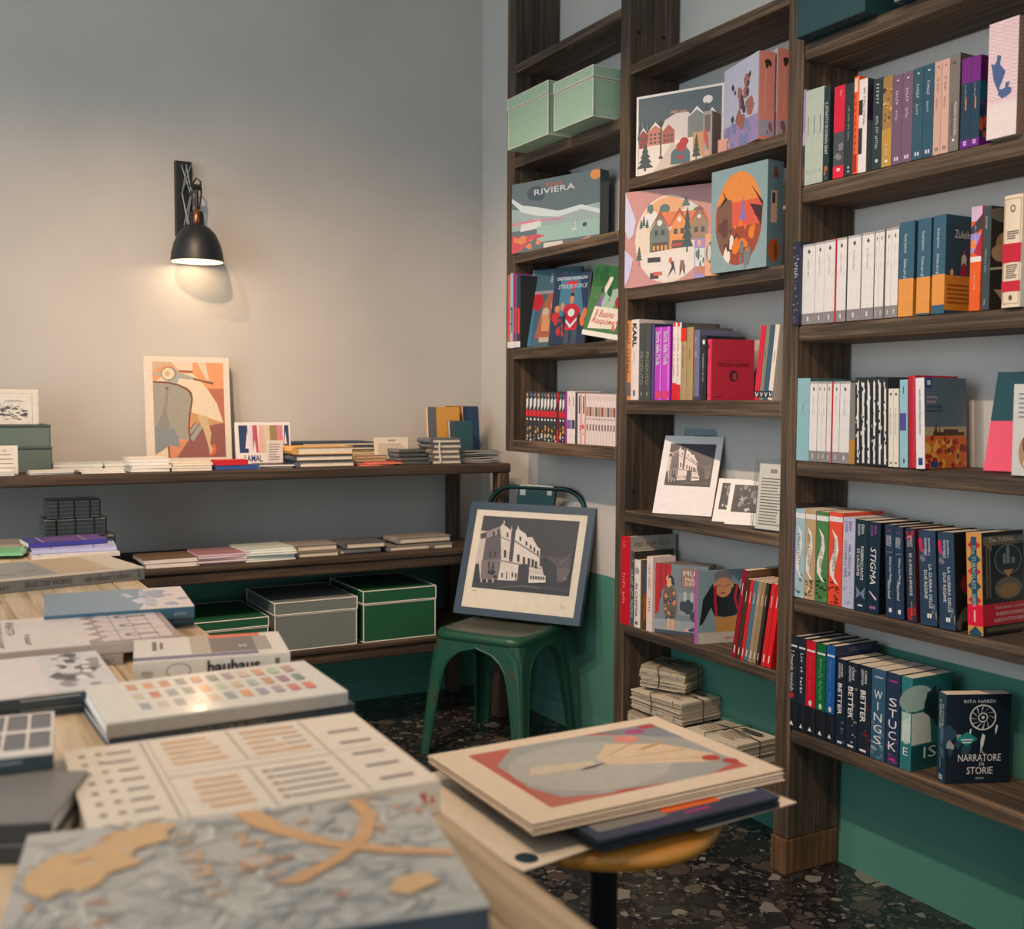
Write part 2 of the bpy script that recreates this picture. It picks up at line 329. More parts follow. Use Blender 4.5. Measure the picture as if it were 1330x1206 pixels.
for z, t in zip(MBZ, (.03, .034, .038, .045, .037, .032, .04)): piece('shelf_board', (XF, UP[2][1], z-t), (XW-.003, UP[1][0], z), WOOD_Y, .004, bc)
for z, t in zip(RB, (.044, .044, .044, .042, .040, .040)): piece('shelf_board', (XF+.001, UP[3][1], z-t), (XW-.003, UP[2][0]-.001, z), WOOD_Y, .009, bc)
# dark bolt holes in the second upright
for (y, z, x) in ((UP[1][0], .985, 2.10), (UP[1][0], .985, 2.20), (UP[1][0], 2.47, 2.10), (UP[1][0], 2.47, 2.20)):
    mb = MB(); mb.lathe([(0, .0008), (.0055, .0008), (.006, 0)], mat((14, 12, 10), .9), 14)
    o = mb.build('bolt_hole'); o.matrix_world = Matrix.Translation((x, y-.0006, z)) @ Matrix.Rotation(math.radians(90), 4, 'X'); o.parent = bc; o.matrix_parent_inverse = bc.matrix_world.inverted()

# ================================================================ BUILDERS FOR BOOKS AND BOXES
CREAM = (214, 196, 172)
def place(P, yaw, tilt=0.0, lean=0.0, t=0.0, d=0.0):
    dz = (t*math.sin(tilt) if tilt > 0 else 0)+d*math.sin(lean)
    return Matrix.Translation((P[0], P[1], P[2]+dz+.0006)) @ Matrix.Rotation(yaw, 4, 'Z') @ Matrix.Rotation(-lean, 4, 'X') @ Matrix.Rotation(tilt, 4, 'Y')
def book(label, P, yaw, t, d, h, col, side=None, tilt=0.0, lean=0.0, hard=False, spine=(), stx=(), cover=(), ctx=(), front=(), ftx=(), page=CREAM, group=None, rough=0.4, coat=0.0, name='book', cat='book', top=()):
    side = side or col; r = thing(name, label, cat, group=group, mtx=place(P, yaw, tilt, lean, t, d))
    b = .0026 if hard else .0011; b = min(b, t*.22); lip = .003 if hard else .0008
    M1, M2 = mat(col, rough, coat=coat), mat(side, rough, coat=coat)
    mb = MB(); mb.box((0, b, 0), (b, d, h), M2); mb.box((t-b, b, 0), (t, d, h), M2)
    if hard and t > .012:   # gently rounded spine
        pts = [(0, b)]+[(t*(i/6), -.0018*math.sin(math.pi*i/6)) for i in range(7)]+[(t, b)]; mb.prism(pts, 0, h, M1)
    else: mb.box((0, 0, 0), (t, b, h), M1)
    cv = mb.build('cover', r)
    mb = MB(); mb.box((b, b, lip), (t-b, d-lip, h-lip), mat(page, .9)); mb.build('page_block', r)
    y0 = -.0019 if hard and t > .012 else 0
    F = dict(s=((0, y0, 0), (t, 0, 0), (0, 0, h)), c=((t, 0, 0), (0, d, 0), (0, 0, h)), d=((0, y0, h), (0, 0, -h), (t, 0, 0)), u=((t, y0, 0), (0, 0, h), (-t, 0, 0)))
    if spine: art(cv, *F['s'], spine, 'spine_print', rough=rough, coat=coat)
    if cover: art(cv, *F['c'], cover, 'cover_print', rough=rough, coat=coat)
    for s, bx, c, *o in stx: T(cv, s, *F[o[0] if o else 'd'], (bx[0], bx[2], bx[1], bx[3]), c, 'spine_title', bold=(o[1] if len(o) > 1 else 0), shear=(o[2] if len(o) > 2 else 0))
    for s, bx, c, *o in ctx: T(cv, s, *F['c'], bx, c, 'cover_title', bold=(o[0] if o else 0), shear=(o[1] if len(o) > 1 else 0))
    return r
NEXT = {}
def row(zb, x0, x1, yt, col, label, d=.135, xs=None, tilt=0.0, key=None, **kw):
    """a book standing on a shelf, spine outwards; x0,x1,yt read off the photograph on the plane of the spines"""
    xs = XF+.005 if xs is None else xs; ybp = proj((xs, onX(((x0+x1)/2, 600), xs)[1], zb))[1]; ym = (yt+ybp)/2
    a, b_ = onX((x0, ym), xs), onX((x1, ym), xs); y0, y1 = a[1], b_[1]; key = key or zb
    if key in NEXT and y0 > NEXT[key]-.0003: y0 = NEXT[key]-.0003
    t = max(.004, y0-y1-.0004); h = onX(((x0+x1)/2, yt), xs)[2]-zb; NEXT[key] = y0-t
    if tilt: h /= math.cos(tilt); t *= math.cos(tilt)
    return book(label, (xs, y0, zb), -math.pi/2, t, d, h, col, tilt=tilt, **kw)
def slab(label, P, yaw, w_, d, h, col, side=None, lean=0.0, front=(), ftx=(), right=(), rtx=(), top=(), rough=.4, coat=0.0, name='puzzle_box', cat='puzzle box', group=None, bev=.0015, part='box_body', g=None):
    """a box shown face out: front is local y=0"""
    r = thing(name, label, cat, group=group, mtx=place(P, yaw, 0, lean, 0, d))
    mb = MB(); S = mat(side or col, rough, coat=coat, g=g); F = mat(col, rough, coat=coat, g=g); mb.box((0, 0, 0), (w_, d, h), S); mb.mi[2] = mb.m(F); o_ = mb.build(part, r, bev)
    Ff = ((0, 0, 0), (w_, 0, 0), (0, 0, h)); Fr = ((w_, 0, 0), (0, d, 0), (0, 0, h))
    if front: art(o_, *Ff, front, 'front_print', rough=rough, coat=coat, g=g)
    if right: art(o_, *Fr, right, 'side_print', rough=rough, coat=coat, g=g)
    for s, bx, c, *o in ftx: T(o_, s, *Ff, bx, c, 'front_title', bold=(o[0] if o else 0), shear=(o[1] if len(o) > 1 else 0))
    for s, bx, c, *o in rtx: T(o_, s, (w_, 0, h), (0, 0, -h), (0, d, 0), bx, c, 'side_title', bold=(o[0] if o else 0))
    return r
def span(pxL, pxR, ytL, zb, XL, XR, ym=None):
    ybp = proj((XL, onX((pxL, 600), XL)[1], zb))[1]; ym = (ytL+ybp)/2
    A, B = onX((pxL, ym), XL), onX((pxR, ym), XR); v = B-A; w_ = math.hypot(v[0], v[1]); h = onX((pxL, ytL), XL)[2]-zb
    return (A[0], A[1], zb), math.atan2(v[1], v[0]), w_, h
def faceout(label, pxL, pxR, ytL, zb, XL, XR, d, col, lean=0.0, wmax=None, **kw):
    P, yaw, w_, h = span(pxL, pxR, ytL, zb, XL, XR)
    return slab(label, P, yaw, w_, d, h/math.cos(lean)**1.0, col, lean=lean, **kw)
def storage_box(label, P, yaw, w_, d, h, col, lidf=.2, group='piped storage boxes', pipe=(196, 190, 178), side=None):
    r = thing('storage_box', label, 'box', P, yaw, group); M = mat(col, .6); Pm = mat(pipe, .6); hl = h*(1-lidf); e = .0022
    mb = MB(); mb.box((0.002, .002, 0.0004), (w_-.002, d-.002, hl), M); bo = mb.build('box_body', r)
    mb = MB(); mb.box((0, 0, hl+.003), (w_, d, h), M); lo = mb.build('lid', r, .0015)
    for nm, z0, z1, ins, pa in (('body_piping', .0004, hl, .002, bo), ('lid_piping', hl+.003, h, 0, lo)):
        mb = MB()
        for z in ((z0+e*.6), (z1-e*.4)):
            mb.tube([(ins, ins, z), (w_-ins, ins, z), (w_-ins, d-ins, z), (ins, d-ins, z), (ins, ins, z)], e, Pm, 6, False)
        for x, y in ((ins, ins), (w_-ins, ins), (w_-ins, d-ins), (ins, d-ins)): mb.tube([(x, y, z0), (x, y, z1)], e, Pm, 6)
        mb.build(nm, pa)
    return r

# ================================================================ WALL LAMP
BLK = mat((24, 27, 30), .45); COP = mat((196, 120, 84), .3, metal=1.0); STL = mat((120, 118, 112), .35, metal=.8)
lamp = thing('wall_lamp', 'black scissor-arm wall lamp with a domed metal shade and lit bulb', 'lamp', (0.97, YB, 2.05))
def lp(name, mb, **k): o = mb.build(name, None, **k); o.parent = lamp; o.matrix_parent_inverse = lamp.matrix_world.inverted(); return o
mb = MB(); mb.box((.934, YB-.022, 1.905), (.998, YB-.001, 2.192), BLK); lp('back_plate', mb, bevel=.004)
A0 = (.954, .99)
mb = MB(); y = YB-.04
for a, b_ in (((.955, 2.17), (.988, 2.065)), ((.988, 2.17), (.955, 2.065)), ((.955, 2.065), (.982, 1.945)), ((.988, 2.065), (.962, 1.945)), ((.975, 2.175), (.957, 2.07)), ((.972, 2.175), (.992, 2.07)), ((.958, 2.06), (.975, 1.95)), ((.99, 2.06), (.973, 1.95))):
    mb.tube([(a[0], y, a[1]), (b_[0], y, b_[1])], .0028, STL, 6)
for x, z in ((.955, 2.17), (.988, 2.17), (.955, 2.065), (.988, 2.065), (.962, 1.945), (.982, 1.945)): mb.tube([(x, y-.006, z), (x, YB-.02, z)], .0042, STL, 8)
lp('scissor_arm', mb)
LX, LY, LZ = .992, 4.185, 1.802
mb = MB(); mb.tube([(.985, y, 2.065), (.99, LY+.02, 2.072), (LX, LY, 2.08)], .007, STL, 8); mb.tube([(LX-.014, LY, 2.08), (LX+.016, LY, 2.08)], .011, BLK, 10)
mb.tube([(LX, LY, 2.08), (LX, LY, 1.985)], .0075, BLK, 8); lp('swivel_arm', mb)
mb = MB(); mb.tube([(LX+.012, LY+.008, 2.0), (LX+.02, LY+.01, 2.06), (LX+.018, LY+.012, 2.105), (LX+.004, LY+.02, 2.118), (LX-.01, LY+.04, 2.09), (LX-.014, LY+.08, 2.1), (.992, YB-.03, 2.18)], .0034, BLK, 6); lp('cable', mb)
mb = MB(); mb.lathe([(.0, .19), (.010, .19), (.011, .128), (.0, .128)], COP, 16, (LX-.006, LY-.021, LZ)); lp('copper_socket', mb, smooth=True, label='copper socket sleeve')
mb = MB(); mb.lathe([(.0, .19), (.022, .187), (.026, .172), (.027, .145), (.030, .132)], BLK, 24, (LX, LY, LZ)); lp('neck', mb, smooth=True)
prof = [(.029, .136), (.046, .128), (.068, .104), (.086, .066), (.095, .030), (.098, 0)]
WIN = mat((240, 226, 205), .5)
mb = MB(); mb.lathe(prof, BLK, 48, (LX, LY, LZ)); shade = lp('shade', mb, smooth=True)
mb = MB(); mb.lathe([(r_-.0024, z-.001 if i else z-.003) for i, (r_, z) in enumerate(prof)], WIN, 48, (LX, LY, LZ)); mb.lathe([(.0955, -.001), (.0982, -.0005)], BLK, 48, (LX, LY, LZ)); o = mb.build('shade_lining', shade, smooth=True, label='white inner face of the shade')
bm = bpy.data.materials.new('lit_bulb'); bm.use_nodes = True; bb = bm.node_tree.nodes['Principled BSDF']; bb.inputs['Emission Color'].default_value = (1, .78, .52, 1); bb.inputs['Emission Strength'].default_value = 14
mb = MB(); mb.lathe([(0, -.03), (.012, -.026), (.02, -.012), (.021, 0), (.014, .02), (.010, .04), (0, .042)], bm, 20, (LX, LY, LZ+.055)); mb.build('bulb', shade, smooth=True, label='glowing bulb')
pl = bpy.data.lights.new('lamp_bulb_light', 'POINT'); plo = bpy.data.objects.new('lamp_bulb_light', pl); C.objects.link(plo); plo.location = (LX, LY, LZ+.018); pl.energy = 0.7; pl.color = (1, .72, .45); pl.shadow_soft_size = .02

# ================================================================ BACK DESK (open display unit under the lamp)
YD = 3.785; DZ, MZ, BZ = 1.033, .700, .365
desk = thing('display_unit', 'long dark timber display unit with three levels against the back wall', 'display unit', (.5, 4.05, 0))
def dk(name, a, b_, mt=WOOD_X, bev=.006): return piece(name, a, b_, mt, bev, desk)
XL, XR = -1.55, 2.135
dk('top_board', (XL, YD, DZ-.037), (XR, YB-.008, DZ))
for x in (XL+.02, XR-.055):
    dk('leg', (x, YD+.004, 0), (x+.05, YD+.058, DZ-.037), WOOD_Z, .004); dk('leg', (x-.0, YB-.075, 0), (x+.05, YB-.02, DZ-.037), WOOD_Z, .004)
for z in (MZ, BZ):
    dk('shelf_board', (XL+.072, YD, z-.022), (XR-.058, YB-.02, z)); dk('apron_rail', (XL+.072, YD+.008, z-.062), (XR-.058, YD+.036, z-.0225))

# ================================================================ FRONT TABLE
TZ = .84; TX1 = .497
tab = thing('display_table', 'large pale scrubbed wood table covered with books in the foreground', 'table', (-.2, 2.0, 0))
def tb(name, a, b_, mt=WOOD_TABLE, bev=.002): return piece(name, a, b_, mt, bev, tab)
ys = [.42, .82, 1.22, 1.62, 2.02, 2.42, 2.80, 3.18, 3.56]
xs_ = [-1.15, -.90, -.65, -.40, -.15, .10, .30, TX1-.062]
for i in range(len(xs_)-1):
    off = 0.0 if i % 2 else .17
    yy = [.42]+[y+off for y in ys[1:-1]]+[3.56]
    for j in range(0, len(yy)-1, 2): tb('plank', (xs_[i]+.0007, yy[j]+.0007, TZ-.03), (xs_[i+1]-.0007, yy[min(j+2, len(yy)-1)]-.0007, TZ))
tb('edge_board', (TX1-.061, .42, TZ-.045), (TX1, 3.56, TZ))
tb('edge_board', (-1.2, .42, TZ-.045), (-1.151, 3.56, TZ))
tb('apron', (TX1-.09, .5, TZ-.13), (TX1-.066, 3.48, TZ-.031)); tb('apron', (-1.13, .5, TZ-.13), (-1.105, 3.48, TZ-.031))
for x, y in ((-1.13, .47), (TX1-.13, .47), (-1.13, 3.44), (TX1-.13, 3.44)): tb('leg', (x, y, 0), (x+.07, y+.07, TZ-.131), WOOD_Z, .004)

# ================================================================ GREEN METAL CHAIR
CH = mat((24, 92, 74), .38, metal=.25, g=1.0); RUST = mat((120, 112, 92), .35, metal=.7)
def chair_paint():
    m_, nt, b, tc = nodes('worn_green_enamel', .36); L = nt.links.new
    n = N(nt, 'ShaderNodeTexNoise', Scale=11.0, Detail=8.0, Roughness=.65); L(tc.outputs['Object'], n.inputs['Vector'])
    r = ramp(nt, [(.36, (.06, .045, .025, 1)), (.42, (.022, .09, .05, 1)), (.6, (.010, .085, .062, 1)), (.75, (.016, .125, .095, 1))]); L(n.outputs['Fac'], r.inputs['Fac'])
    L(r.outputs[0], b.inputs['Base Color']); b.inputs['Metallic'].default_value = .2; return m_
GP = chair_paint()
chair = thing('metal_chair', 'worn green sheet-metal chair with a framed photo propped on its seat', 'chair', (1.92, 3.475, 0), math.radians(-58.5))
S = .185; ZS = .452
def rsq(s, r_, n=6):
    out = []
    for cx, cy, a0 in ((s-r_, s-r_, 0), (-s+r_, s-r_, 90), (-s+r_, -s+r_, 180), (s-r_, -s+r_, 270)):
        for k in range(n+1): a = math.radians(a0+90*k/n); out.append((cx+r_*math.cos(a), cy+r_*math.sin(a)))
    return out
mb = MB(); rings = [(S-.005, .05, ZS-.034), (S+.001, .055, ZS-.030), (S+.002, .06, ZS-.012), (S-.006, .06, ZS), (S-.022, .055, ZS+.002), (S-.05, .05, ZS-.004), (S-.12, .04, ZS-.005)]
base = None
for s, r_, z in rings:
    p = rsq(s, r_); n0 = len(mb.v); mb.v += [(x, y, z) for x, y in p]
    if base is not None:
        for k in range(len(p)): k2 = (k+1) % len(p); mb.f.append((base+k, base+k2, n0+k2, n0+k)); mb.mi.append(mb.m(GP))
    base = n0
SW = wood('worn_seat_metal', 0, (44, 58, 48), (84, 86, 74), (122, 118, 104), .34, .5, .05)
mb.m(SW)
for fi in range(28*4, 28*6): mb.mi[fi] = 1
mb.f.append(tuple(base+k for k in range(28))); mb.mi.append(1)
mb.build('seat', chair, smooth=True)
def chair_leg(sx, sy):
    """one corner leg with the two halves of the arched skirt that grow out of it"""
    mb = MB(); zs = [ZS-.03, .405, .385, .36, .33, .29, .22, .12, .02, 0]; arch = [None, None, .115, .085, .066, .056, .048, .040, .034, .034]
    foot = .215; top = S-.003
    def corner(z): k = (ZS-.03-z)/(ZS-.03); q = top+(foot-top)*k; return q
    for ax in (0, 1):
        rows = []
        for i, z in enumerate(zs):
            q = corner(z); w_ = q if arch[i] is None else min(arch[i], q); rr = max(.012, .04*(1-i/9))
            pts = []
            for k in range(7):
                e = q-w_*k/6
                o = q-(rr*(1-math.sin(math.acos(max(0, 1-(w_*k/6)/rr)))) if w_*k/6 < rr else 0)*.6
                if k == 0: o = q-rr*.3; e = q-rr*.3
                pts.append((e, o))
            rows.append([(p[0]*sx, p[1]*sy, z) if ax == 0 else (p[1]*sx, p[0]*sy, z) for p in pts])
        for i in range(len(rows)-1):
            for k in range(6):
                f = [rows[i][k], rows[i][k+1], rows[i+1][k+1], rows[i+1][k]]; mb.poly(f if (sx*sy > 0) == (ax == 0) else f[::-1], GP)
        edge = [r_[6] for r_ in rows[1:]]; mb.tube(edge, .0035, GP, 6)
    o = mb.build('leg', chair); md = o.modifiers.new('thickness', 'SOLIDIFY'); md.thickness = .0016
    return o
for sx in (-1, 1):
    for sy in (-1, 1): chair_leg(sx, sy)
DKM = mat((30, 58, 58), .28, metal=.6)
mb = MB(); pts = []
hw = .215; zb_ = .945
P0 = [(-S+.012, S-.01, ZS-.02), (-hw+.005, S+.02, .58), (-hw, S+.066, .78)]
arc = [(-hw+.10-.10*math.cos(math.radians(a)), S+.085+.012*math.sin(math.radians(a)), zb_-.10+.10*math.sin(math.radians(a))) for a in range(0, 91, 15)]
path = P0+arc; path = path+[(-x, y, z) for x, y, z in path[::-1]]
mb.tube(path, .0095, DKM, 12); mb.build('back_frame', chair, smooth=True)
mb = MB()
for i in range(8):
    z0, z1 = ZS-.01+(zb_-.01-ZS+.01)*i/8, ZS-.01+(zb_-.01-ZS+.01)*(i+1)/8; f = lambda z: S-.008+.10*((z-ZS)/(zb_-ZS))
    mb.poly([(-.082, f(z0), z0), (.082, f(z0), z0), (.082, f(z1), z1), (-.082, f(z1), z1)], DKM)
for sx in (-1, 1): mb.poly([(sx*.082, f(ZS), ZS), (sx*.082, f(ZS)+.012, ZS), (sx*.082, f(zb_)+.012, zb_-.01), (sx*.082, f(zb_), zb_-.01)], DKM)
o = mb.build('back_splat', chair); md = o.modifiers.new('thickness', 'SOLIDIFY'); md.thickness = .0018; md.offset = 0
mb = MB(); mb.tube([(-.075, S+.097, zb_+.0035), (-.03, S+.098, zb_+.0055), (.03, S+.098, zb_+.0055), (.075, S+.097, zb_+.0035)], .0082, mat((176, 178, 170), .3, metal=.7), 10)
mb.box((-.07, S+.0845, zb_-.03), (-.045, S+.0875, zb_-.008), mat((176, 178, 170), .3, metal=.7)); mb.box((.05, S+.0845, zb_-.026), (.07, S+.0875, zb_-.008), mat((176, 178, 170), .3, metal=.7)); mb.build('weld_plate', chair, label='bare worn metal on the back rail')

# ================================================================ STOOL
SX, SY = .865, 1.255
st = thing('stool', 'round honey-coloured wooden stool seat on a black metal post', 'stool', (SX, SY, .017))
mb = MB(); mb.lathe([(0, .652), (.135, .652), (.155, .658), (.163, .668), (.162, .678), (.152, .684), (0, .686)], WOOD_STOOL, 48); mb.build('seat', st, smooth=True)
mb = MB(); mb.lathe([(0, .651), (.05, .651), (.05, .643), (.02, .640), (.019, .03), (0, .03)], mat((22, 24, 27), .4), 24); mb.build('post', st, smooth=True)
mb = MB(); mb.lathe([(0, .034), (.05, .028), (.19, -.005), (.2, -.0168), (0, -.0168)], mat((22, 24, 27), .4), 40); mb.build('base', st, smooth=True)

# ================================================================ RIGHT BAY
W_ = (236, 226, 220); GRY = (132, 124, 122); INK = (58, 58, 62); PALE = (226, 220, 212)
ORD = ['first', 'second', 'third', 'fourth', 'fifth', 'sixth', 'seventh', 'eighth', 'ninth', 'tenth', 'eleventh', 'twelfth']
# --- top shelf: dark boxes
P, yaw, w_, h = span(1033, 1123, -30, RB[0], XF-.03, XF-.03)
a = onX((1034, 30), XF-.045); b_ = onX((1123, 10), XF-.045)
storage_box('dark teal lidded storage box on the top shelf beside the post', (XF-.045, a[1], RB[0]), -math.pi/2, a[1]-b_[1], .22, .24, (28, 62, 66), pipe=(26, 56, 60), group='dark boxes on the top right shelf')
c2 = onX((1161, 5), XF-.03)
storage_box('dark teal lidded storage box at the far right of the top shelf', (XF-.03, c2[1]+.0, RB[0]), -math.pi/2, .28, .20, .24, (34, 60, 66), pipe=(120, 126, 124), group='dark boxes on the top right shelf')

# --- second shelf down
z = RB[1]; g = 'books on the second shelf of the right bay'
row(z, 1033, 1046, 118.6, (150, 126, 158), 'purple dusk photo paperback touching the post, right bay second shelf', spine=[(( 178, 150, 176), R(0, .4, 1, .55)), ((54, 56, 60), R(0, 0, 1, .42)), ((90, 64, 56), R(0, .06, 1, .2)), ((40, 50, 66), R(0, .2, 1, .3))], stx=[('la casa sul mare', (.14, .3, .36, .42), (200, 190, 200))], group=g)
for i, (x0, x1, yt) in enumerate(((1046, 1053.8, 118), (1053.8, 1061.5, 115.5), (1061.5, 1069.5, 113.2))):
    row(z, x0, x1, yt, (168, 176, 160), '%s of three pale sage-green paperbacks on the right bay second shelf' % ('leftmost', 'middle one', 'rightmost')[i], spine=[((96, 104, 94), LINES(.4, .28, .58, .72, 1)), ((96, 104, 94), R(.35, .12, .65, .125)), ((96, 104, 94), R(.35, .145, .65, .15))], group=g)
row(z, 1069.5, 1077.5, 112.8, (34, 50, 52), 'dark green spine with capital lettering right of the sage paperbacks', spine=[((150, 96, 50), EL(.5, .13, .3, .03)), ((150, 110, 80), BLOBS(5, .2, .02, .8, .1, .12, 3, .12))], stx=[('IL RITRATTO DI DORIAN GRAY', (.17, .72, .3, .75), (206, 204, 196))], group=g)
row(z, 1083, 1097, 112, (70, 72, 74), 'red-topped paperback with grey middle and red foot', spine=[((200, 30, 56), R(0, .5, 1, 1)), ((120, 116, 116), BLOBS(6, .3, .2, .9, .35, .3, 5, .1)), ((214, 30, 58), R(0, 0, 1, .13)), ((230, 200, 205), EL(.5, .09, .18, .018))], stx=[('VERTIGINE', (.05, .12, .55, .72), (236, 190, 196))], group=g)
row(z, 1097.5, 1108.5, 109, (40, 50, 52), 'charcoal paperback with thin pale lettering left of the orange one', stx=[('nel fondo del bosco', (.25, .62, .36, .62), (150, 160, 158))], spine=[((176, 180, 176), [EL(.5, .09, .12, .012), EL(.5, .045, .12, .012)])], group=g)
row(z, 1108.7, 1115.2, 100, (222, 84, 34), 'tall thin orange book on the right bay second shelf', hard=True, spine=[((236, 206, 180), R(.15, .84, .85, .98)), ((170, 56, 22), LINES(.3, .2, .7, .8, 9)), ((150, 40, 20), R(.2, .02, .8, .2))], d=.15, group=g)
row(z, 1115.4, 1126, 103, (228, 214, 208), 'white spine with dark blocks right of the orange book', side=(58, 54, 66), spine=[((40, 48, 50), R(0, .62, .45, .78)), ((40, 48, 50), R(0, .2, .45, .48))], stx=[('TRE VOLTE INVERNO', (.1, .5, .55, .8), (90, 86, 90))], cover=[((48, 42, 58), R(0, .55, .5, 1)), ((96, 100, 104), R(0, 0, .5, .55))], group=g)
row(z, 1133.7, 1145.8, 102.5, (36, 52, 54), 'dark green paperback with white capital lettering left of the gold one', stx=[('TRUMAN', (.06, .3, .34, .6), (200, 204, 200)), ('DOVE SEI ADESSO', (.42, .78, .34, .6), (196, 200, 196))], spine=[((180, 184, 180), EL(.5, .09, .16, .02))], group=g)
row(z, 1146.2, 1158.5, 100, (150, 112, 62), 'gold and sepia patterned paperback on the right bay second shelf', spine=[((70, 52, 34), BLOBS(10, .1, .5, .9, .95, .25, 9, .12)), ((196, 152, 88), BLOBS(8, .1, .5, .9, .95, .2, 10, .1)), ((176, 134, 62), R(0, 0, 1, .42)), ((230, 214, 180), EL(.5, .06, .15, .015))], stx=[('LA FESTA', (.75, .88, .4, .62), (230, 214, 180))], group=g)
for i, (x0, x1, yt, c) in enumerate(((1158.8, 1171.7, 98, (104, 78, 100)), (1172, 1185.2, 93.8, (108, 80, 100)), (1185.6, 1198.6, 88.6, (44, 78, 90)), (1199, 1212.8, 84, (40, 76, 90)), (1213, 1222.4, 80.6, (190, 150, 134)), (1222.8, 1232.6, 77.4, (196, 154, 138)))):
    ink = (206, 196, 204) if i < 4 else (96, 76, 70); nm = ('left one of two dusky purple paperbacks', 'right one of two dusky purple paperbacks', 'left one of two petrol-blue paperbacks', 'right one of two petrol-blue paperbacks', 'left one of two salmon-beige thin paperbacks', 'right one of two salmon-beige thin paperbacks')[i]
    row(z, x0, x1, yt, c, nm+' on the second shelf', spine=[(ink, R(.4, .93, .6, .945)), (ink, [R(.3, .04, .45, .08), R(.55, .04, .7, .08)])], stx=[(('VOLTI', 'VOLTI', 'L\'UOMO', 'L\'UOMO', 'IL SONNO', 'IL SONNO')[i], (.18, .34, .36, .6), ink), (('Tutti', 'Tutti', 'Amici', 'Amici', 'Sempre', 'Sempre')[i], (.4, .52, .36, .58), ink)], group=g)
row(z, 1233.2, 1246, 70.7, (112, 104, 96), 'thick warm-grey book with pale lettering right of the beige pair', side=(70, 64, 54), stx=[('MASSIMO BORGHESE', (.5, .84, .55, .8), (206, 200, 190), 'd'), ('PICCOLE STORIE', (.5, .84, .2, .45), (74, 70, 66), 'd')], spine=[((220, 214, 204), [R(.4, .1, .6, .125)]), ((60, 58, 54), R(.25, .9, .55, .92))], d=.15, group=g)
for i, (x0, x1, yt) in enumerate(((1248.4, 1260.8, 76), (1261, 1273, 73))):
    row(z, x0, x1, yt, (26, 54, 74), ('left' if i == 0 else 'right')+' one of two navy books with purple top and foot bands', spine=[((104, 30, 112), R(0, .72, 1, 1)), ((98, 32, 120), R(0, 0, 1, .09)), ((220, 190, 220), R(.35, .03, .65, .075)), ((98, 32, 120), R(.42, .045, .58, .06)), ((206, 120, 60), R(.45, .42, .58, .55))], stx=[('Era un altro mondo', (.3, .45, .4, .55), (200, 206, 214))], cover=[((26, 84, 100), R(0, .45, 1, .72)), ((70, 50, 110), BLOBS(8, 0, .3, .6, .5, .15, 4)), ((190, 84, 50), BLOBS(14, 0, .12, .6, .3, .09, 8)), ((76, 20, 84), R(0, .72, 1, 1)), ((98, 32, 120), R(0, 0, 1, .09))], group=g)
wav = []
for k in range(20):
    v = .33+.67*k/20; wav.append([(u/24, min(1, v+.009*math.sin(u*math.pi*2/6)+.0)) for u in range(25)]+[(u/24, min(1, v+.007+.009*math.sin(u*math.pi*2/6))) for u in range(24, -1, -1)])
row(z, 1283.4, 1321.8, 27, (224, 206, 198), 'tall pink and white slipcase with wavy lines and blue islands', xs=XF-.015, d=.17, hard=False, cat='slipcase', name='book_slipcase', side=(142, 112, 98), spine=[((226, 194, 194), R(0, .3, 1, 1)), ((190, 160, 164), wav), ((66, 88, 128), [(.3, .72), (.44, .7), (.4, .63), (.6, .56), (.52, .5), (.36, .4), (.2, .5), (.12, .62), (.1, .66), (.2, .64), (.28, .66)]), ((66, 88, 128), [(.38, .42), (.36, .37), (.5, .33), (.66, .34), (.8, .36), (.82, .4), (.7, .42), (.76, .46), (.6, .46), (.6, .42), (.5, .41)])], cover=[((118, 90, 76), [[(a_, b_) for a_, b_ in w2] for w2 in wav])], group=g)

# --- third shelf down: white classics row, blue trio with orange bands
z = RB[2]; g = 'books on the third shelf of the right bay'
row(z, 1029.8, 1038.3, 314.4, (38, 42, 62), 'navy flowered paperback overlapping the post, right bay third shelf', xs=XF-.006, spine=[((150, 130, 120), BLOBS(26, .1, .03, .9, .97, .12, 21, .1)), ((90, 100, 140), BLOBS(16, .1, .03, .9, .97, .1, 22, .1))], stx=[('STELLE', (.25, .45, .3, .7), (206, 200, 210))], group=g)
WB = [(1038.6, 1058.3), (1058.8, 1070.5), (1070.7, 1084.2), (1085.8, 1099), (1100.7, 1117.6), (1119.2, 1134.8), (1136, 1141.3), (1141.5, 1147.8), (1150.2, 1157.4), (1157.6, 1166.5)]
def classic(z_, x0, x1, yt, lab, grp, lean=0.0, k=0, xs=None):
    st = [((70, 66, 68), [[(i/9, .972), (i/9+.05, .972), (i/9+.1, 1), (i/9+.05, 1)] for i in range(0, 9)]), (GRY, R(0, 0, 1, .135)), ((200, 196, 196), R(.42, .04, .56, .095)), ((60, 60, 64), [(.5, .94), (.36, .895), (.64, .895)]), ((60, 60, 64), R(.46, .88, .54, .9))]
    if k == 3: st.append(((176, 30, 44), R(0, 0, .06, 1)))
    return row(z_, x0, x1, yt, W_, lab, spine=st, side=[(224, 214, 208), (60, 64, 70), (170, 60, 60), (214, 204, 198)][k % 4], stx=[(['I promessi sposi', 'La coscienza di Zeno', 'Orgoglio e pregiudizio', 'Delitto e castigo', 'Il giocatore', 'Le notti bianche'][k % 6], (.18, .42, .42, .56), (120, 112, 112))], group=grp, d=.128)
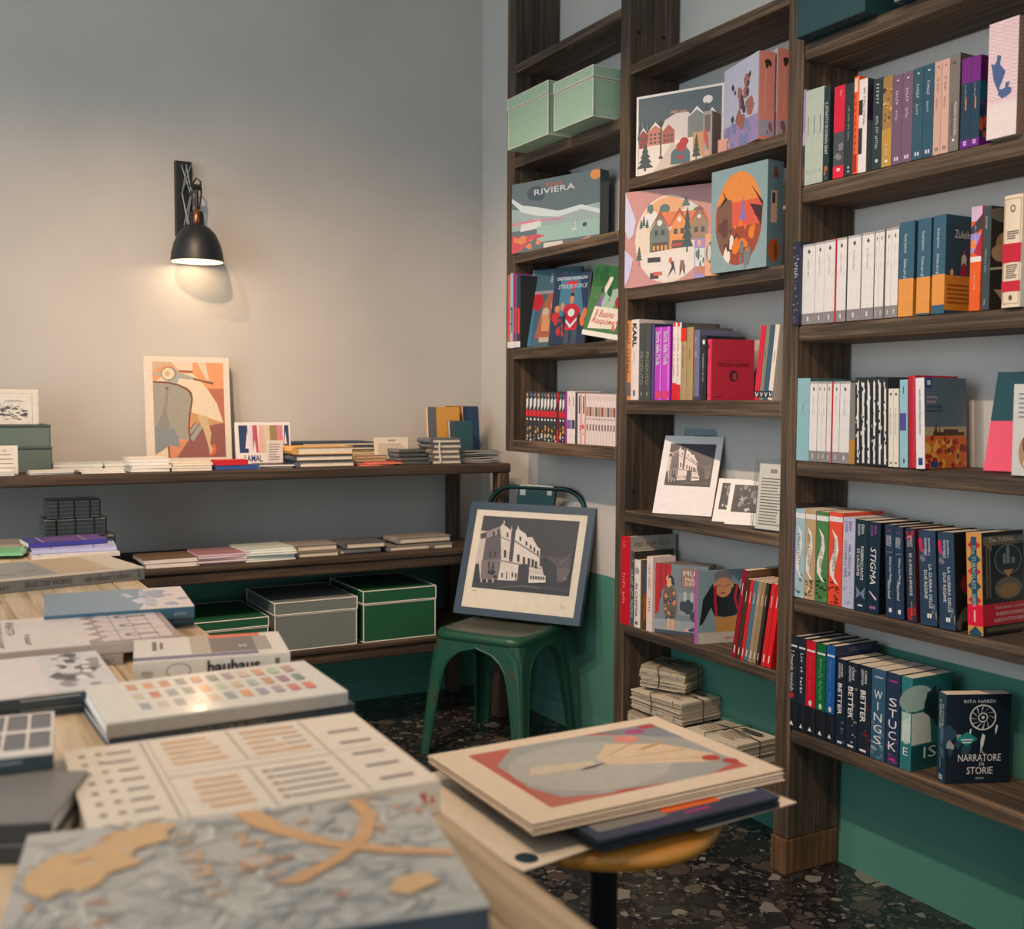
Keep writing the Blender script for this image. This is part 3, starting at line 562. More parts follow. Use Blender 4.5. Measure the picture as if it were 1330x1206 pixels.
for i, (x0, x1) in enumerate(WB):
    if i == 3: row(z, 1084.3, 1085.7, 309.5, (176, 24, 42), 'very thin red booklet wedged among the white classics, right bay third shelf', group=g, name='booklet', cat='booklet')
    if i == 4: row(z, 1099.1, 1100.6, 306.5, (40, 48, 52), 'very thin black booklet wedged among the white classics, right bay third shelf', group=g, name='booklet', cat='booklet')
    if i == 8: row(z, 1148, 1150, 297.5, (86, 74, 82), 'very thin mottled booklet wedged among the white classics, right bay third shelf', group=g, name='booklet', cat='booklet')
    classic(z, x0, x1, 319.5-(x0+x1-2080)/2*.2, '%s from the left of ten white classics on the right bay third shelf' % ORD[i], 'white paperback classics on the third shelf', k=i)
BL = (50, 86, 104); OR = (214, 140, 66)
for i, (x0, x1, yt) in enumerate(((1167.6, 1187, 288.3), (1191.2, 1208.6, 284), (1211.4, 1227.7, 279.6))):
    bt = (.4, .395, .40)[i]; lo = (0, .02, .09)[i]
    row(z, x0, x1, yt, BL, '%s of three thick petrol-blue novels with orange paper bands' % ('leftmost', 'middle one', 'rightmost')[i], side=(38, 68, 84), d=.145, spine=[(OR, R(0, lo, 1, bt))], stx=[('Guzel Jachina', (.13, .33, .3, .55), (196, 206, 210)), ('Zuleika apre gli', (.39, .6, .3, .55), (206, 214, 216))],
        cover=[((208, 130, 40), R(0, lo*.4, 1, bt-.01))]+([((216, 210, 196), EL(.44, .56, .06, .05)), ((196, 60, 50), EL(.44, .63, .022, .02)), ((206, 196, 176), [(.37, .5), (.5, .5), (.47, .6), (.41, .6)]), ((166, 24, 44), [(.35, .4), (.52, .4), (.48, .52), (.4, .52)]), ((206, 170, 110), EL(.16, .42, .04, .035)), ((150, 84, 30), LINES(.06, .08, .8, .3, 5, 3))] if i == 2 else []),
        ctx=([('Zuleika', (.2, .77, .62, .85), (206, 210, 206))] if i == 2 else ()), group='petrol-blue novels with orange bands')
row(z, 1260.4, 1274.5, 268.5, (214, 84, 28), 'paperback with purple sunset top and bright orange lower half', spine=[((196, 164, 186), R(0, .86, 1, 1)), ((52, 52, 66), [(0, .8), (1, .92), (1, .78), (0, .72)]), ((150, 130, 190), R(0, .56, 1, .74)), ((170, 30, 54), [(.3, .56), (1, .5), (1, .75)]), ((214, 120, 60), R(0, .6, .5, .68)), ((232, 220, 212), R(0, .47, 1, .52)), ((224, 88, 26), R(0, 0, 1, .47))], stx=[('oltre la collina', (.18, .36, .38, .52), (232, 220, 224)), ('una storia d\'estate', (.62, .8, .4, .56), (240, 210, 190))], group=g)
row(z, 1276, 1286.4, 268, (56, 66, 68), 'slate paperback with sepia portrait cover left of the cream tall book', side=(44, 42, 38), d=.14, stx=[('Sergio Ramón', (.1, .22, .36, .6), (206, 208, 204)), ('L\'estate di un ragazzo', (.42, .64, .36, .58), (196, 200, 198)), ('Teseo', (.9, .96, .36, .58), (206, 208, 204))], cover=[((40, 38, 34), R(0, 0, 1, 1)), ((112, 104, 88), EL(.3, .92, .35, .07)), ((164, 128, 98), EL(.42, .64, .3, .13)), ((176, 140, 110), EL(.22, .55, .2, .08)), ((196, 184, 160), [(0, .38), (.4, .41), (.55, .5), (.5, .5), (.35, .43), (0, .4)]), ((180, 150, 120), [(.1, .2), (.6, .2), (.5, .1), (.5, 0), (.3, 0), (.3, .1)])], group=g)
row(z, 1303, 1327, 253.6, (218, 196, 168), 'tall cream book with two red bands at the right end of the third shelf', xs=XF-.008, hard=True, d=.16, spine=[((150, 118, 88), [R(.06, .03, .08, .97), R(.92, .03, .94, .97), R(.06, .965, .94, .97), R(.06, .03, .94, .035)]), ((96, 84, 74), EL(.5, .88, .14, .035)), ((218, 196, 168), EL(.5, .88, .08, .02)), ((186, 26, 48), R(0, .4, 1, .57)), ((186, 26, 48), R(0, .14, 1, .235)), ((96, 84, 74), LINES(.22, .25, .86, .38, 7, 6, .5, .7)), ((96, 84, 74), LINES(.22, .60, .86, .68, 4, 2, .5, .7)), ((96, 84, 74), EL(.5, .085, .1, .025))], stx=[], group=g)
row(z, 1328, 1345, 262, (120, 150, 164), 'pale blue book cut by the right frame edge on the third shelf', group=g)

# --- fourth shelf down
z = RB[3]; g = 'books on the fourth shelf of the right bay'
row(z, 1035.2, 1051.3, 491.4, (132, 172, 176), 'aqua-blue hardback at the left end of the fourth shelf', side=(52, 96, 100), hard=False, spine=[((170, 170, 140), EL(.5, .9, .1, .012)), ((110, 150, 156), LINES(.42, .4, .55, .7, 1))], d=.15, group=g)
for i, (x0, x1) in enumerate(((1051.5, 1061.2), (1061.8, 1067), (1067.2, 1073), (1073.5, 1079.6), (1081.8, 1090), (1090.6, 1103.4))):
    if i == 4: row(z, 1079.8, 1081.6, 495.4, (186, 24, 40), 'very thin red booklet wedged among the white classics, right bay fourth shelf', group=g, name='booklet', cat='booklet')
    classic(z, x0, x1, 495.5, '%s from the left of six white classics on the right bay fourth shelf' % ORD[i], 'white paperback classics on the fourth shelf', k=i)
row(z, 1103.6, 1111, 497, (120, 116, 108), 'grey and ochre cover hiding behind the white classics, fourth shelf', spine=[((176, 120, 50), R(0, 0, 1, .3))], xs=XF+.006, group=g)
for i in range(6):
    x0 = 1112+7.1*i; rn = random.Random(i+40)
    row(z, x0, x0+6.8, 489.6+rn.random()*2, (40, 44, 46), '%s from the left of six black and white striped paperbacks, fourth shelf' % ORD[i], tilt=-.03, spine=[((222, 214, 206), [R(.3+.1*rn.random(), .02, .72, .94)]), ((34, 38, 40), BLOBS(12, .1, .05, .9, .95, .22, 60+i, .12)), ((222, 214, 206), BLOBS(8, .1, .05, .9, .95, .16, 80+i, .2))], side=(46, 48, 50), group='striped paperbacks on the fourth shelf')
for i, (x0, x1) in enumerate(((1155.2, 1161.6), (1161.8, 1168.4))):
    row(z, x0, x1, 505, (214, 204, 188), ('left' if i == 0 else 'right')+' one of two short cream paperbacks beside the striped ones', tilt=-.03, spine=[((70, 66, 60), EL(.5, .93, .2, .018)), ((90, 84, 76), [EL(.5, .05, .2, .015)])], stx=[('le città invisibili', (.25, .6, .36, .6), (96, 90, 84))], group=g)
row(z, 1170.5, 1180.8, 493.3, (140, 178, 186), 'pale blue paperback with violet label left of the red hardback', tilt=-.035, side=(30, 84, 66), spine=[((74, 70, 136), R(0, .42, .8, .62)), ((60, 70, 80), LINES(.4, .74, .6, .92, 1)), ((60, 70, 80), R(.4, .05, .6, .1))], group=g)
row(z, 1182.5, 1191.4, 488, (178, 18, 40), 'red hardback standing behind the city-view paperback', tilt=-.045, hard=True, d=.15, xs=XF+.003, group=g)
r = row(z, 1191.8, 1203.2, 491, (230, 220, 216), 'white-spined paperback showing a sunlit red-roofed city under blue sky', tilt=-.045, d=.145, xs=XF-.003, side=(70, 92, 102), stx=[('VUOL VEDERE PRAGA D\'ORO', (.12, .62, .4, .62), (70, 70, 80))], spine=[((36, 60, 110), R(.25, .04, .75, .12))],
    cover=[((78, 98, 106), R(0, 0, 1, 1)), ((170, 150, 110), R(0, .36, 1, .46)), ((70, 44, 30), [R(.2, .34, .95, .4), TRI(.27, .38, .06, .16), TRI(.35, .38, .05, .12), TRI(.23, .38, .04, .1), R(.45, .38, .8, .43)]), ((206, 100, 28), R(0, 0, 1, .36)), ((214, 158, 62), BLOBS(26, .02, .02, .98, .34, .07, 31)), ((164, 26, 20), BLOBS(20, .02, .02, .98, .34, .08, 32, .5)), ((120, 40, 20), BLOBS(12, .02, .02, .98, .3, .04, 33)), ((30, 60, 120), R(.03, .89, .17, 1)), ((230, 230, 230), R(.06, .92, .14, .97)), ((30, 60, 120), R(.13, .01, .3, .08))],
    ctx=[('BOHUMIL', (.06, .77, .3, .80), (206, 176, 160)), ('HRABAL', (.06, .72, .28, .75), (206, 176, 160)), ('VUOI VEDERE', (.06, .665, .42, .695), (30, 40, 60)), ('PRAGA D\'ORO?', (.06, .62, .45, .65), (30, 40, 60))], group=g)
# pink book leaning face out and white oval-picture box at the right end
P, yaw, w_, h = span(1293, 1350, 470, z, XF+.05, XF+.082)
slab('pink and teal face-out book leaning back at the right of the fourth shelf', (P[0]-.02, P[1]+.012, z), yaw-.02, .165, .012, .235, (226, 84, 108), rough=.85, lean=.36, name='book', cat='book', part='cover', front=[((150, 176, 188), R(0, .5, 1, 1)), ((30, 70, 78), [(0, .5), (.35, .5), (.45, 1), (0, 1)]), ((206, 190, 180), [(.35, .5), (.7, .5), (.6, .8), (.45, .75)]), ((226, 84, 108), R(0, 0, 1, .5))], ftx=[('Noi', (.4, .22, .9, .42), (214, 180, 120), 0, .4)], group=g)
faceout('pale grey box with an oval interior picture, cut by the right frame edge', 1315, 1352, 499, z, XF-.004, XF+.0, .03, (190, 184, 176), name='gift_box', cat='gift box', front=[((160, 120, 90), EL(.62, .26, .38, .2)), ((90, 66, 54), BLOBS(8, .4, .12, .9, .4, .1, 3)), ((206, 170, 120), EL(.6, .14, .2, .05)), ((110, 106, 100), LINES(.2, .6, .9, .9, 6, 4, .3))], group=g)

# --- fifth shelf down
z = RB[4]; g = 'novels on the fifth shelf of the right bay'
def ribbon(c, s_=0): return ((232, 222, 212), [(.2, .82), (.62, .74), (.74, .6), (.5, .42), (.42, .3), (.8, .22), (.5, .24), (.12, .32), (.1, .44), (.4, .6), (.42, .72)])
row(z, 1024.4, 1032.4, 654, (104, 84, 150), 'tall shiny purple hardback at the left end of the fifth shelf', hard=False, side=(24, 26, 30), spine=[((150, 140, 200), R(.55, 0, .8, 1)), ((50, 40, 90), BLOBS(3, .2, .7, .6, .95, .12, 2, .1))], rough=.25, coat=.5, d=.15, group=g)
RI = [(1033, 1045.3, 661, (150, 174, 178), 'pale blue', 'FRANKENSTEIN'), (1045.7, 1059, 662.4, (176, 146, 108), 'tan', 'ROMEO E GIULIETTA'), (1059.8, 1075.5, 664.6, (74, 118, 66), 'leafy green', 'ALICE NEL PAESE'), (1076.4, 1093.8, 665.4, (220, 74, 48), 'orange-red', 'OCCHI IN TEMPESTA')]
for i, (x0, x1, yt, c, nm, ti) in enumerate(RI):
    dk_ = tuple(int(v*.55) for v in c)
    row(z, x0, x1, yt, c, '%s novel with a white ribbon title, fifth shelf of the right bay' % nm, side=c if i == 3 else None, d=.145, spine=[(dk_, BLOBS(14 if i else 5, .1, .02, .9, .26, .2, i+5, .1)), ((tuple(min(255, int(v*1.25)) for v in c)), BLOBS(6 if i else 3, .1, .02, .9, .6 if i == 2 else .2, .18, i+15, .1)), ((232, 222, 214), R(0, .9, 1, .955)), ribbon(c)], stx=[(ti, (.28, .64, .3, .56), (120, 100, 96), 'd', 0, -.35)], group=g)
row(z, 1094.4, 1109.8, 672, (176, 172, 190), 'lavender novel with violet lettering on the fifth shelf', d=.14, stx=[('ERIN', (.04, .14, .5, .75), (130, 80, 150)), ('DOOM', (.04, .16, .18, .4), (130, 80, 150)), ('NEL MODO IN', (.3, .64, .5, .72), (96, 96, 120)), ('CUI CADE LA NEVE', (.26, .66, .18, .38), (96, 96, 120))], spine=[((150, 150, 176), BLOBS(7, .15, .05, .85, .3, .2, 8, .1))], group=g)
row(z, 1110.5, 1126.4, 675, (24, 46, 56), 'dark petrol novel with white butterfly print on the fifth shelf', d=.14, stx=[('ERIN', (.05, .15, .5, .72), (210, 206, 206)), ('DOOM', (.05, .17, .2, .4), (210, 206, 206)), ('FABBRICANTE', (.29, .66, .48, .72), (220, 216, 216)), ('DI LACRIME', (.32, .62, .18, .4), (220, 216, 216))], spine=[((110, 116, 140), [[(.5, .2), (.1, .27), (.2, .18), (.12, .13), (.45, .17)], [(.5, .2), (.9, .27), (.8, .18), (.88, .13), (.55, .17)]]), ((190, 190, 190), R(.3, .05, .7, .07))], group=g)
row(z, 1127, 1142.6, 678, (22, 42, 54), 'dark petrol novel with large white title and pink stroke', side=(16, 20, 26), d=.14, stx=[('ERIN', (.04, .13, .5, .72), (150, 80, 150)), ('DOOM', (.04, .15, .2, .42), (150, 80, 150)), ('STIGMA', (.28, .68, .25, .72), (230, 222, 218), 'd', .0, .2)], spine=[((224, 180, 190), [(.15, .24), (.25, .24), (.8, .17), (.8, .15), (.6, .165)]), ((150, 90, 150), R(.25, .05, .75, .08))], group=g)
NV = (34, 54, 76)
for i, (x0, x1, yt) in enumerate(((1152.5, 1164, 682), (1164.4, 1176, 684.8))):
    row(z, x0, x1, yt, NV, '%s of two slim navy fantasy novels with a white crest at the foot' % ('left one', 'right one')[i], tilt=-.05, d=.14, side=(20, 26, 36), spine=[((150, 150, 160), R(.15, .7, .85, .705)), ((220, 214, 204), R(.35, .055, .65, .1)), ((84, 74, 120), BLOBS(5, .3, .3, .7, .6, .12, 4, .14)), ((90, 50, 90), R(.3, .92, .7, .95))], stx=[('SARAH A.', (.12, .24, .5, .75), (206, 204, 206)), ('PARKER', (.12, .23, .2, .45), (206, 204, 206)), ('When the Moon', (.34, .62, .5, .74), (216, 212, 210)), ('Hatched', (.6, .8, .28, .6), (216, 212, 210), 'd', 0, .3)], group=g)
row(z, 1180.5, 1192.4, 687, (38, 48, 62), 'navy novel with red flowers at head and foot of its spine', tilt=-.06, d=.14, side=(84, 20, 26), spine=[((176, 22, 50), BLOBS(9, .05, .88, .9, .98, .2, 6, .12)), ((166, 28, 30), BLOBS(10, .05, .02, .95, .14, .25, 7, .12)), ((190, 110, 60), R(.46, .06, .54, .22))], stx=[('SCARLETT', (.08, .2, .5, .75), (206, 200, 200)), ('ST. CLAIR', (.08, .2, .2, .44), (206, 200, 200)), ('RE di SPADE e SANGUE', (.27, .72, .36, .66), (220, 214, 212))], group=g)
for i, (x0, x1, yt) in enumerate(((1197.5, 1219.5, 690), (1222.5, 1243.6, 692.4))):
    row(z, x0, x1, yt, (40, 60, 80), '%s of two thick slate-blue fantasy novels with a pink rose on the spine' % ('left one', 'right one')[i], tilt=-.062, d=.14, side=(30, 26, 24), spine=[((186, 36, 80), BLOBS(5, .02, .8, .28, .88, .14, 3, .4)), ((110, 106, 120), BLOBS(5, .1, .68, .5, .78, .14, 5, .2)), ((110, 110, 110), BLOBS(6, .7, .1, .98, .22, .1, 15, .4)), ((226, 220, 212), [R(.42, .08, .54, .125), R(.57, .08, .68, .125)])], stx=[('JENNIFER L.', (.08, .27, .55, .7), (196, 200, 206)), ('ARMENTROUT', (.08, .27, .36, .5), (196, 200, 206)), ('LA GUERRA DELLE', (.36, .82, .58, .76), (214, 212, 210)), ('DUE REGINE', (.42, .72, .3, .48), (214, 212, 210))],
        cover=[((140, 24, 26), BLOBS(10, .2, .35, 1, .55, .14, 13)), ((96, 84, 70), BLOBS(8, .02, .05, .5, .22, .1, 16))], ctx=([('R', (.55, .25, .85, .37), (214, 200, 180))] if i else ()), group=g)
TC = (196, 136, 68)
dia = [[(u, v+.055), (u+.2, v), (u, v-.055), (u-.2, v)] for u in (.2, .8) for v in (.12, .36, .6, .84)]
row(z, 1259.5, 1279.5, 693, TC, 'thick orange harlequin-spined novel showing an hourglass cover and red band', tilt=-.06, xs=XF+.012, d=.145, side=(22, 32, 34), spine=[((190, 24, 50), [[(.5, v+.06), (.95, v), (.5, v-.06), (.05, v)] for v in (.34, .62, .88)]), ((30, 72, 84), R(.3, .2, .68, .96)), ((30, 72, 84), [[(.5, v+.07), (.95, v), (.5, v-.07), (.05, v)] for v in (.24, .48, .74, .02)]), ((204, 20, 54), R(0, .09, 1, .3)), ((240, 190, 190), R(.42, .13, .52, .24))], stx=[('The TURNGLASS', (.12, .55, .36, .62), (150, 170, 160)), ('GARETH', (.6, .72, .36, .6), (180, 190, 180))],
    cover=[((110, 100, 76), [R(.1, .36, .2, .86), R(.04, .87, 1, .96), R(.1, .82, .24, .88)]), ((24, 36, 38), R(.13, .36, .17, .84)), ((116, 128, 122), EL(.62, .72, .33, .15)), ((26, 50, 58), EL(.62, .72, .31, .14)), ((120, 140, 140), [R(.5, .68, .56, .78), R(.58, .68, .66, .82), TRI(.62, .82, .1, .05), R(.7, .68, .78, .74)]), ((190, 140, 84), [(.5, .62), (.74, .62), (.64, .56), (.64, .5), (.6, .5), (.6, .56)]), ((96, 96, 80), EL(.62, .44, .33, .11)), ((150, 110, 70), EL(.62, .42, .24, .07)), ((60, 52, 34), [[(.0, .8), (.06, .73), (.0, .66)], [(.0, .6), (.08, .53), (.0, .46)]]), ((190, 22, 44), R(0, .09, 1, .3)), ((90, 80, 60), R(.08, .03, 1, .07))],
    ctx=[('The TURNGLASS', (.16, .9, 1.0, .945), (206, 210, 206)), ('Due misteri, un solo', (.3, .24, .98, .275), (236, 214, 210)), ('UN ESORDIO FOLGORANTE', (.3, .18, 1.0, .215), (236, 214, 210), .02), ('IN USCITA IN TUTTO IL MONDO', (.26, .12, 1.0, .155), (236, 214, 210), .02)], group=g)

# --- sixth (lowest) shelf
z = RB[5]; g = 'novels on the lowest shelf of the right bay'
LOW = [(1022.4, 1036.6, 825, (30, 38, 44), 'black-spined novel with a small red heart at the post, lowest shelf', 'A Proposito Congratulo', (30, 38, 44)), (1037, 1046.8, 828.7, (32, 38, 48), 'black-spined novel second from the post on the lowest shelf', 'Sei il Conte', (32, 38, 48)), (1047.2, 1059.8, 832, (184, 20, 38), 'red-spined novel with black foot on the lowest shelf', 'Mister Avana', (206, 60, 64)), (1060.4, 1072.8, 835.7, (16, 92, 48), 'green-spined novel with black foot on the lowest shelf', 'Acquista l\'Armata', (120, 170, 130)), (1073.4, 1084.8, 838, (26, 84, 140), 'blue-spined novel with black foot on the lowest shelf', 'Chiudere e Casa', (90, 130, 170))]
for i, (x0, x1, yt, c, lab, ti, ic) in enumerate(LOW):
    row(z, x0, x1, yt, (24, 28, 34), lab, hard=True, d=.15, side=(22, 30, 48), spine=[(c, R(0, .3, 1, 1)), ((206, 204, 200), [(.3, .04), (.7, .04), (.5, .085)]), ((200, 200, 200), R(.08, .885, .92, .905))]+([((190, 20, 40), EL(.5, .36, .17, .03))] if i == 0 else [((190, 200, 190), EL(.5, .34, .16, .03))] if i > 1 else []), stx=[(ti, (.16, .6, .34, .68), (206, 204, 200) if i < 2 else ic, 'd', 0, .35)], cover=([((30, 40, 70), R(0, 0, 1, 1))] if i == 4 else ()), ctx=([('HIGH & VICIOUS', (.3, .93, .85, .975), (110, 108, 112))] if i == 4 else ()), group=g)
for i, (x0, x1, yt) in enumerate(((1086.2, 1098.2, 855.7), (1099, 1114, 860), (1114.6, 1131, 864.4))):
    row(z, x0, x1, yt, (26, 36, 48), '%s of three black novels sharing the same bold vertical title, lowest shelf' % ('leftmost', 'middle one', 'rightmost')[i], d=.14, spine=[([(46, 64, 80), (110, 104, 92), (96, 26, 40)][i], BLOBS(8, .5, .03, .95, .95, .2, i+50, .12)), ([(60, 100, 130), (150, 150, 140), (170, 26, 44)][i], BLOBS(4, .55, .03, .95, .3, .14, i+54, .12)), ((206, 204, 202), R(.2, .03, .7, .055))], stx=[('CARRIE', (.05, .2, .5, .68), (214, 210, 206)), ('LEIGHTON', (.05, .22, .22, .42), (214, 210, 206)), ('BETTER', (.28, .64, .2, .62), (224, 216, 212), 'd', .015)], group=g)
for i, (x0, x1, yt, ti, c) in enumerate(((1131.6, 1149.6, 868.8, 'WINGS', (50, 84, 104)), (1151, 1168.6, 874, 'STUCK', (34, 50, 72)))):
    yy = (.64, .70)[i]
    r = row(z, x0, x1, yt, c, ('smoky blue' if i == 0 else 'navy and magenta')+' novel with a one-word title stacked letter by letter', d=.14, spine=[((84, 110, 124) if i == 0 else (70, 50, 90), BLOBS(9, .1, .02, .9, .4, .25, 70+i, .14)), ((130, 150, 156) if i == 0 else (110, 60, 120), BLOBS(4, .1, .02, .9, .2, .2, 72+i, .1)), ((150, 150, 156) if i == 0 else (150, 50, 110), R(.2, .9, .8, .92)), ((60, 80, 100) if i == 0 else (190, 50, 120), R(.25, .05, .75, .075))], group=g)
    dm = r.children[0].dimensions; t, hh = dm.x, dm.z
    for k, ch in enumerate(ti):
        v0 = .80-.125*(k+1) if i == 0 else .76-.12*(k+1)
        T(r, ch, (0, 0, 0), (t, 0, 0), (0, 0, hh), (.22 if ch != 'I' else .46, v0, .8 if ch != 'I' else .54, v0+.09), (224, 220, 214), 'spine_title')
r = row(z, 1170, 1184.4, 879, (44, 110, 110), 'teal novel with a figure in white on spine and cover', side=(34, 104, 100), d=.14, spine=[((150, 176, 166), EL(.55, .74, .42, .12)), ((186, 196, 184), R(.1, .3, .9, .62))], cover=[((206, 206, 190), [(0, .28), (.5, .28), (.45, .55), (.3, .62), (0, .62)]), ((176, 196, 180), EL(.1, .78, .42, .14)), ((24, 54, 56), BLOBS(5, .25, .65, .75, .85, .16, 4)), ((20, 44, 46), [(.3, .7), (.8, .3), (.9, .35), (.5, .8)]), ((22, 72, 72), R(0, 0, 1, .26))], ctx=[('IS', (.3, .12, .62, .24), (196, 206, 200))], group=g)
dm = r.children[0].dimensions
for k, ch in enumerate('ISSUE'): T(r, ch, (0, 0, 0), (dm.x, 0, 0), (0, 0, dm.z), (.3 if ch != 'I' else .45, .76-.12*(k+1), .75 if ch != 'I' else .55, .76-.12*(k+1)+.085), (196, 206, 200), 'spine_title')
# the turned novel showing its cover
Pb = onZ((1226, 1018), z); Pc = onZ((1310, 1016), z); yd = (Pc-Pb)[:2]; dd = np.linalg.norm(yd); ya = math.atan2(yd[1], yd[0])-math.pi/2
tt = .036; ca, sa = math.cos(ya), math.sin(ya); hh = .208
fe = lambda u, v, s_: [(u, v), (u+s_*.5, v-s_*.3), (u+s_*.2, v-s_*1.6), (u-s_*.3, v-s_*2.4), (u-s_*.35, v-s_)]
book('dark blue novel turned to show a white dreamcatcher on its cover', (Pb[0]-tt*ca, Pb[1]-tt*sa, z), ya, tt, dd, hh, (30, 56, 76), side=(18, 30, 40), spine=[((70, 100, 116), BLOBS(5, .4, .3, .95, .6, .25, 3, .3)), ((206, 206, 200), R(.3, .03, .7, .08)), ((18, 30, 40), R(.42, .045, .6, .065))], stx=[('IL NARRATORE', (.08, .4, .25, .48), (206, 204, 198)), ('DI STORIE', (.12, .36, .58, .78), (206, 204, 198)), ('RITA NARDI', (.6, .84, .42, .56), (160, 170, 172))],
    cover=[((44, 70, 84), BLOBS(7, .02, .35, .4, .6, .12, 9)), ((150, 150, 146), BLOBS(4, .04, .4, .3, .55, .07, 19)), ((206, 202, 194), EL(.57, .74, .205, .145, 28)), ((18, 30, 40), EL(.57, .74, .185, .13, 28)), ((190, 186, 178), [[(.57+.18*math.cos(a)+.012*math.sin(a), .74+.125*math.sin(a)), (.57+.18*math.cos(a)-.012*math.sin(a), .74+.125*math.sin(a)-.008), (.57+.07*math.cos(a+.5), .74+.05*math.sin(a+.5))] for a in [6.283*i/12 for i in range(12)]]), ((206, 202, 194), EL(.57, .74, .075, .055)), ((18, 30, 40), EL(.57, .74, .06, .042)), ((206, 202, 194), EL(.57, .74, .025, .018)), ((206, 202, 194), [fe(.57, .56, .085), fe(.78, .66, .05), fe(.38, .62, .04)]), ((30, 130, 120), [(.33, .58), (.5, .5), (.33, .42), (.16, .5)]), ((206, 210, 206), [R(.24, .485, .42, .5), R(.26, .455, .4, .47)])],
    ctx=[('RITA NARDI', (.27, .905, .75, .94), (200, 200, 196)), ('IL', (.54, .345, .6, .38), (214, 208, 200)), ('NARRATORE', (.2, .25, .86, .33), (220, 212, 202)), ('DI', (.53, .2, .6, .235), (214, 208, 200)), ('STORIE', (.34, .105, .74, .185), (220, 212, 202)), ('Garzanti', (.48, .05, .6, .075), (200, 196, 190))], group=g)

# ================================================================ MIDDLE BAY
# --- second shelf down: winter village box, small boxes, two pink boxes
z = MBZ[1]; g = 'puzzle boxes in the middle bay'
def winter():
    return [((66, 84, 92), R(0, 0, 1, 1)), ((216, 206, 196), [R(0, 0, 1, .02), R(0, .97, 1, 1), R(0, 0, .025, 1), R(.975, 0, 1, 1)]), ((96, 108, 112), [(.03, .7), (.2, .55), (.4, .6), (.4, .45), (.03, .4)]), ((44, 66, 68), [TRI(.05+.05*i, .45, .07, .3-.02*i) for i in range(5)]), ((206, 190, 182), [(.24, .42), (.34, .66), (.46, .72), (.6, .72), (.75, .5), (.75, .35), (.24, .35)]), ((150, 112, 92), [R(.4, .72, .48, .76), R(.5, .72, .58, .75)]), ((222, 206, 190), [(.03, .02), (.97, .02), (.97, .4), (.03, .4)]), ((196, 178, 160), [(.2, .02), (.55, .02), (.5, .3), (.42, .38), (.38, .3)]),
        ((140, 54, 54), [HOUSE(.035, .34, .1, .26, .35)]), ((186, 112, 92), [HOUSE(.14, .36, .17, .28, .35)]), ((160, 84, 70), [HOUSE(.31, .36, .14, .24, .35)]), ((110, 116, 112), HOUSE(.6, .4, .2, .36, .3)), ((196, 140, 90), R(.66, .15, .8, .45)), ((140, 120, 100), HOUSE(.8, .4, .15, .32, .35)), ((230, 222, 214), [[(.03, .5), (.085, .6), (.14, .5), (.085, .57)], [(.14, .54), (.225, .65), (.31, .54), (.225, .61)], [(.6, .65), (.7, .77), (.82, .62), (.7, .73)], [(.8, .6), (.87, .73), (.95, .6), (.87, .69)]]), ((70, 74, 74), WINS(.15, .37, .15, .15, 3, 3)+WINS(.04, .35, .09, .14, 2, 2)+WINS(.32, .37, .12, .12, 3, 2)),
        ((40, 54, 56), [R(.285, .2, .3, .6), R(.27, .18, .315, .21), EL(.292, .62, .025, .04)]), ((228, 220, 212), [EL(.82, .83, .055, .05)]), ((60, 66, 66), [R(.8, .6, .815, .8)]), ((46, 64, 62), TREE(.11, .05, .2, .32)), ((70, 96, 100), [EL(.52, .2, .11, .1), R(.41, .09, .63, .2)]), ((170, 40, 44), [EL(.53, .3, .06, .06), EL(.56, .36, .05, .05), EL(.52, .17, .03, .03)]), ((40, 66, 62), TREE(.7, .12, .1, .3)), ((236, 230, 222), [EL(.2, .24, .018, .025), EL(.2, .28, .012, .016)])]
faceout('winter village puzzle box with snowy street and green car, middle bay', 826.5, 940, 127, z, XF-.002, XF+.13, .045, (206, 194, 184), side=(96, 104, 106), front=winter(), group=g)
P = onX((916, 190), XF+.01)
slab('slim grey puzzle box standing on end before the winter village box', (XF+.012, P[1]+.015, z), -1.15, .03, .06, .135, (150, 138, 128), front=[((90, 84, 80), R(.2, .55, .8, .92)), ((176, 70, 60), BLOBS(4, .2, .3, .8, .5, .2, 3)), ((200, 140, 100), EL(.5, .1, .3, .06))], group=g)
P = onX((936, 200), XF+.01)
slab('tiny pink box lying on the shelf between village box and pink boxes', (XF+.015, P[1]+.02, z), -1.2, .05, .05, .04, (196, 140, 120), front=[((80, 70, 66), R(.6, .2, .9, .8)), ((220, 190, 170), EL(.75, .5, .1, .25))], group=g)
def slant(label, pS0, pS1, ytop, zb, d, w_, yaw, c, front, right, XQ=-.01, **kw):
    """box whose narrow side (right face) is nearest: pS0 is the edge between picture and side"""
    ybp = proj((XF+XQ, onX((pS0, 600), XF+XQ)[1], zb))[1]; Q = onX((pS0, (ytop+ybp)/2), XF+XQ); h = onX((pS0, ytop), XF+XQ)[2]-zb
    return slab(label, (Q[0]-w_*math.cos(yaw), Q[1]-w_*math.sin(yaw), zb), yaw, w_, d, h, c, front=front, right=right, **kw)
snowy = [((176, 176, 192), R(0, 0, 1, 1)), ((150, 130, 170), R(0, 0, 1, .3)), ((150, 96, 84), BLOBS(12, .4, .2, .8, .75, .1, 5)), ((66, 60, 70), BLOBS(10, .2, .3, .9, .9, .06, 6)), ((120, 124, 160), BLOBS(8, .1, .05, .9, .3, .1, 8))]
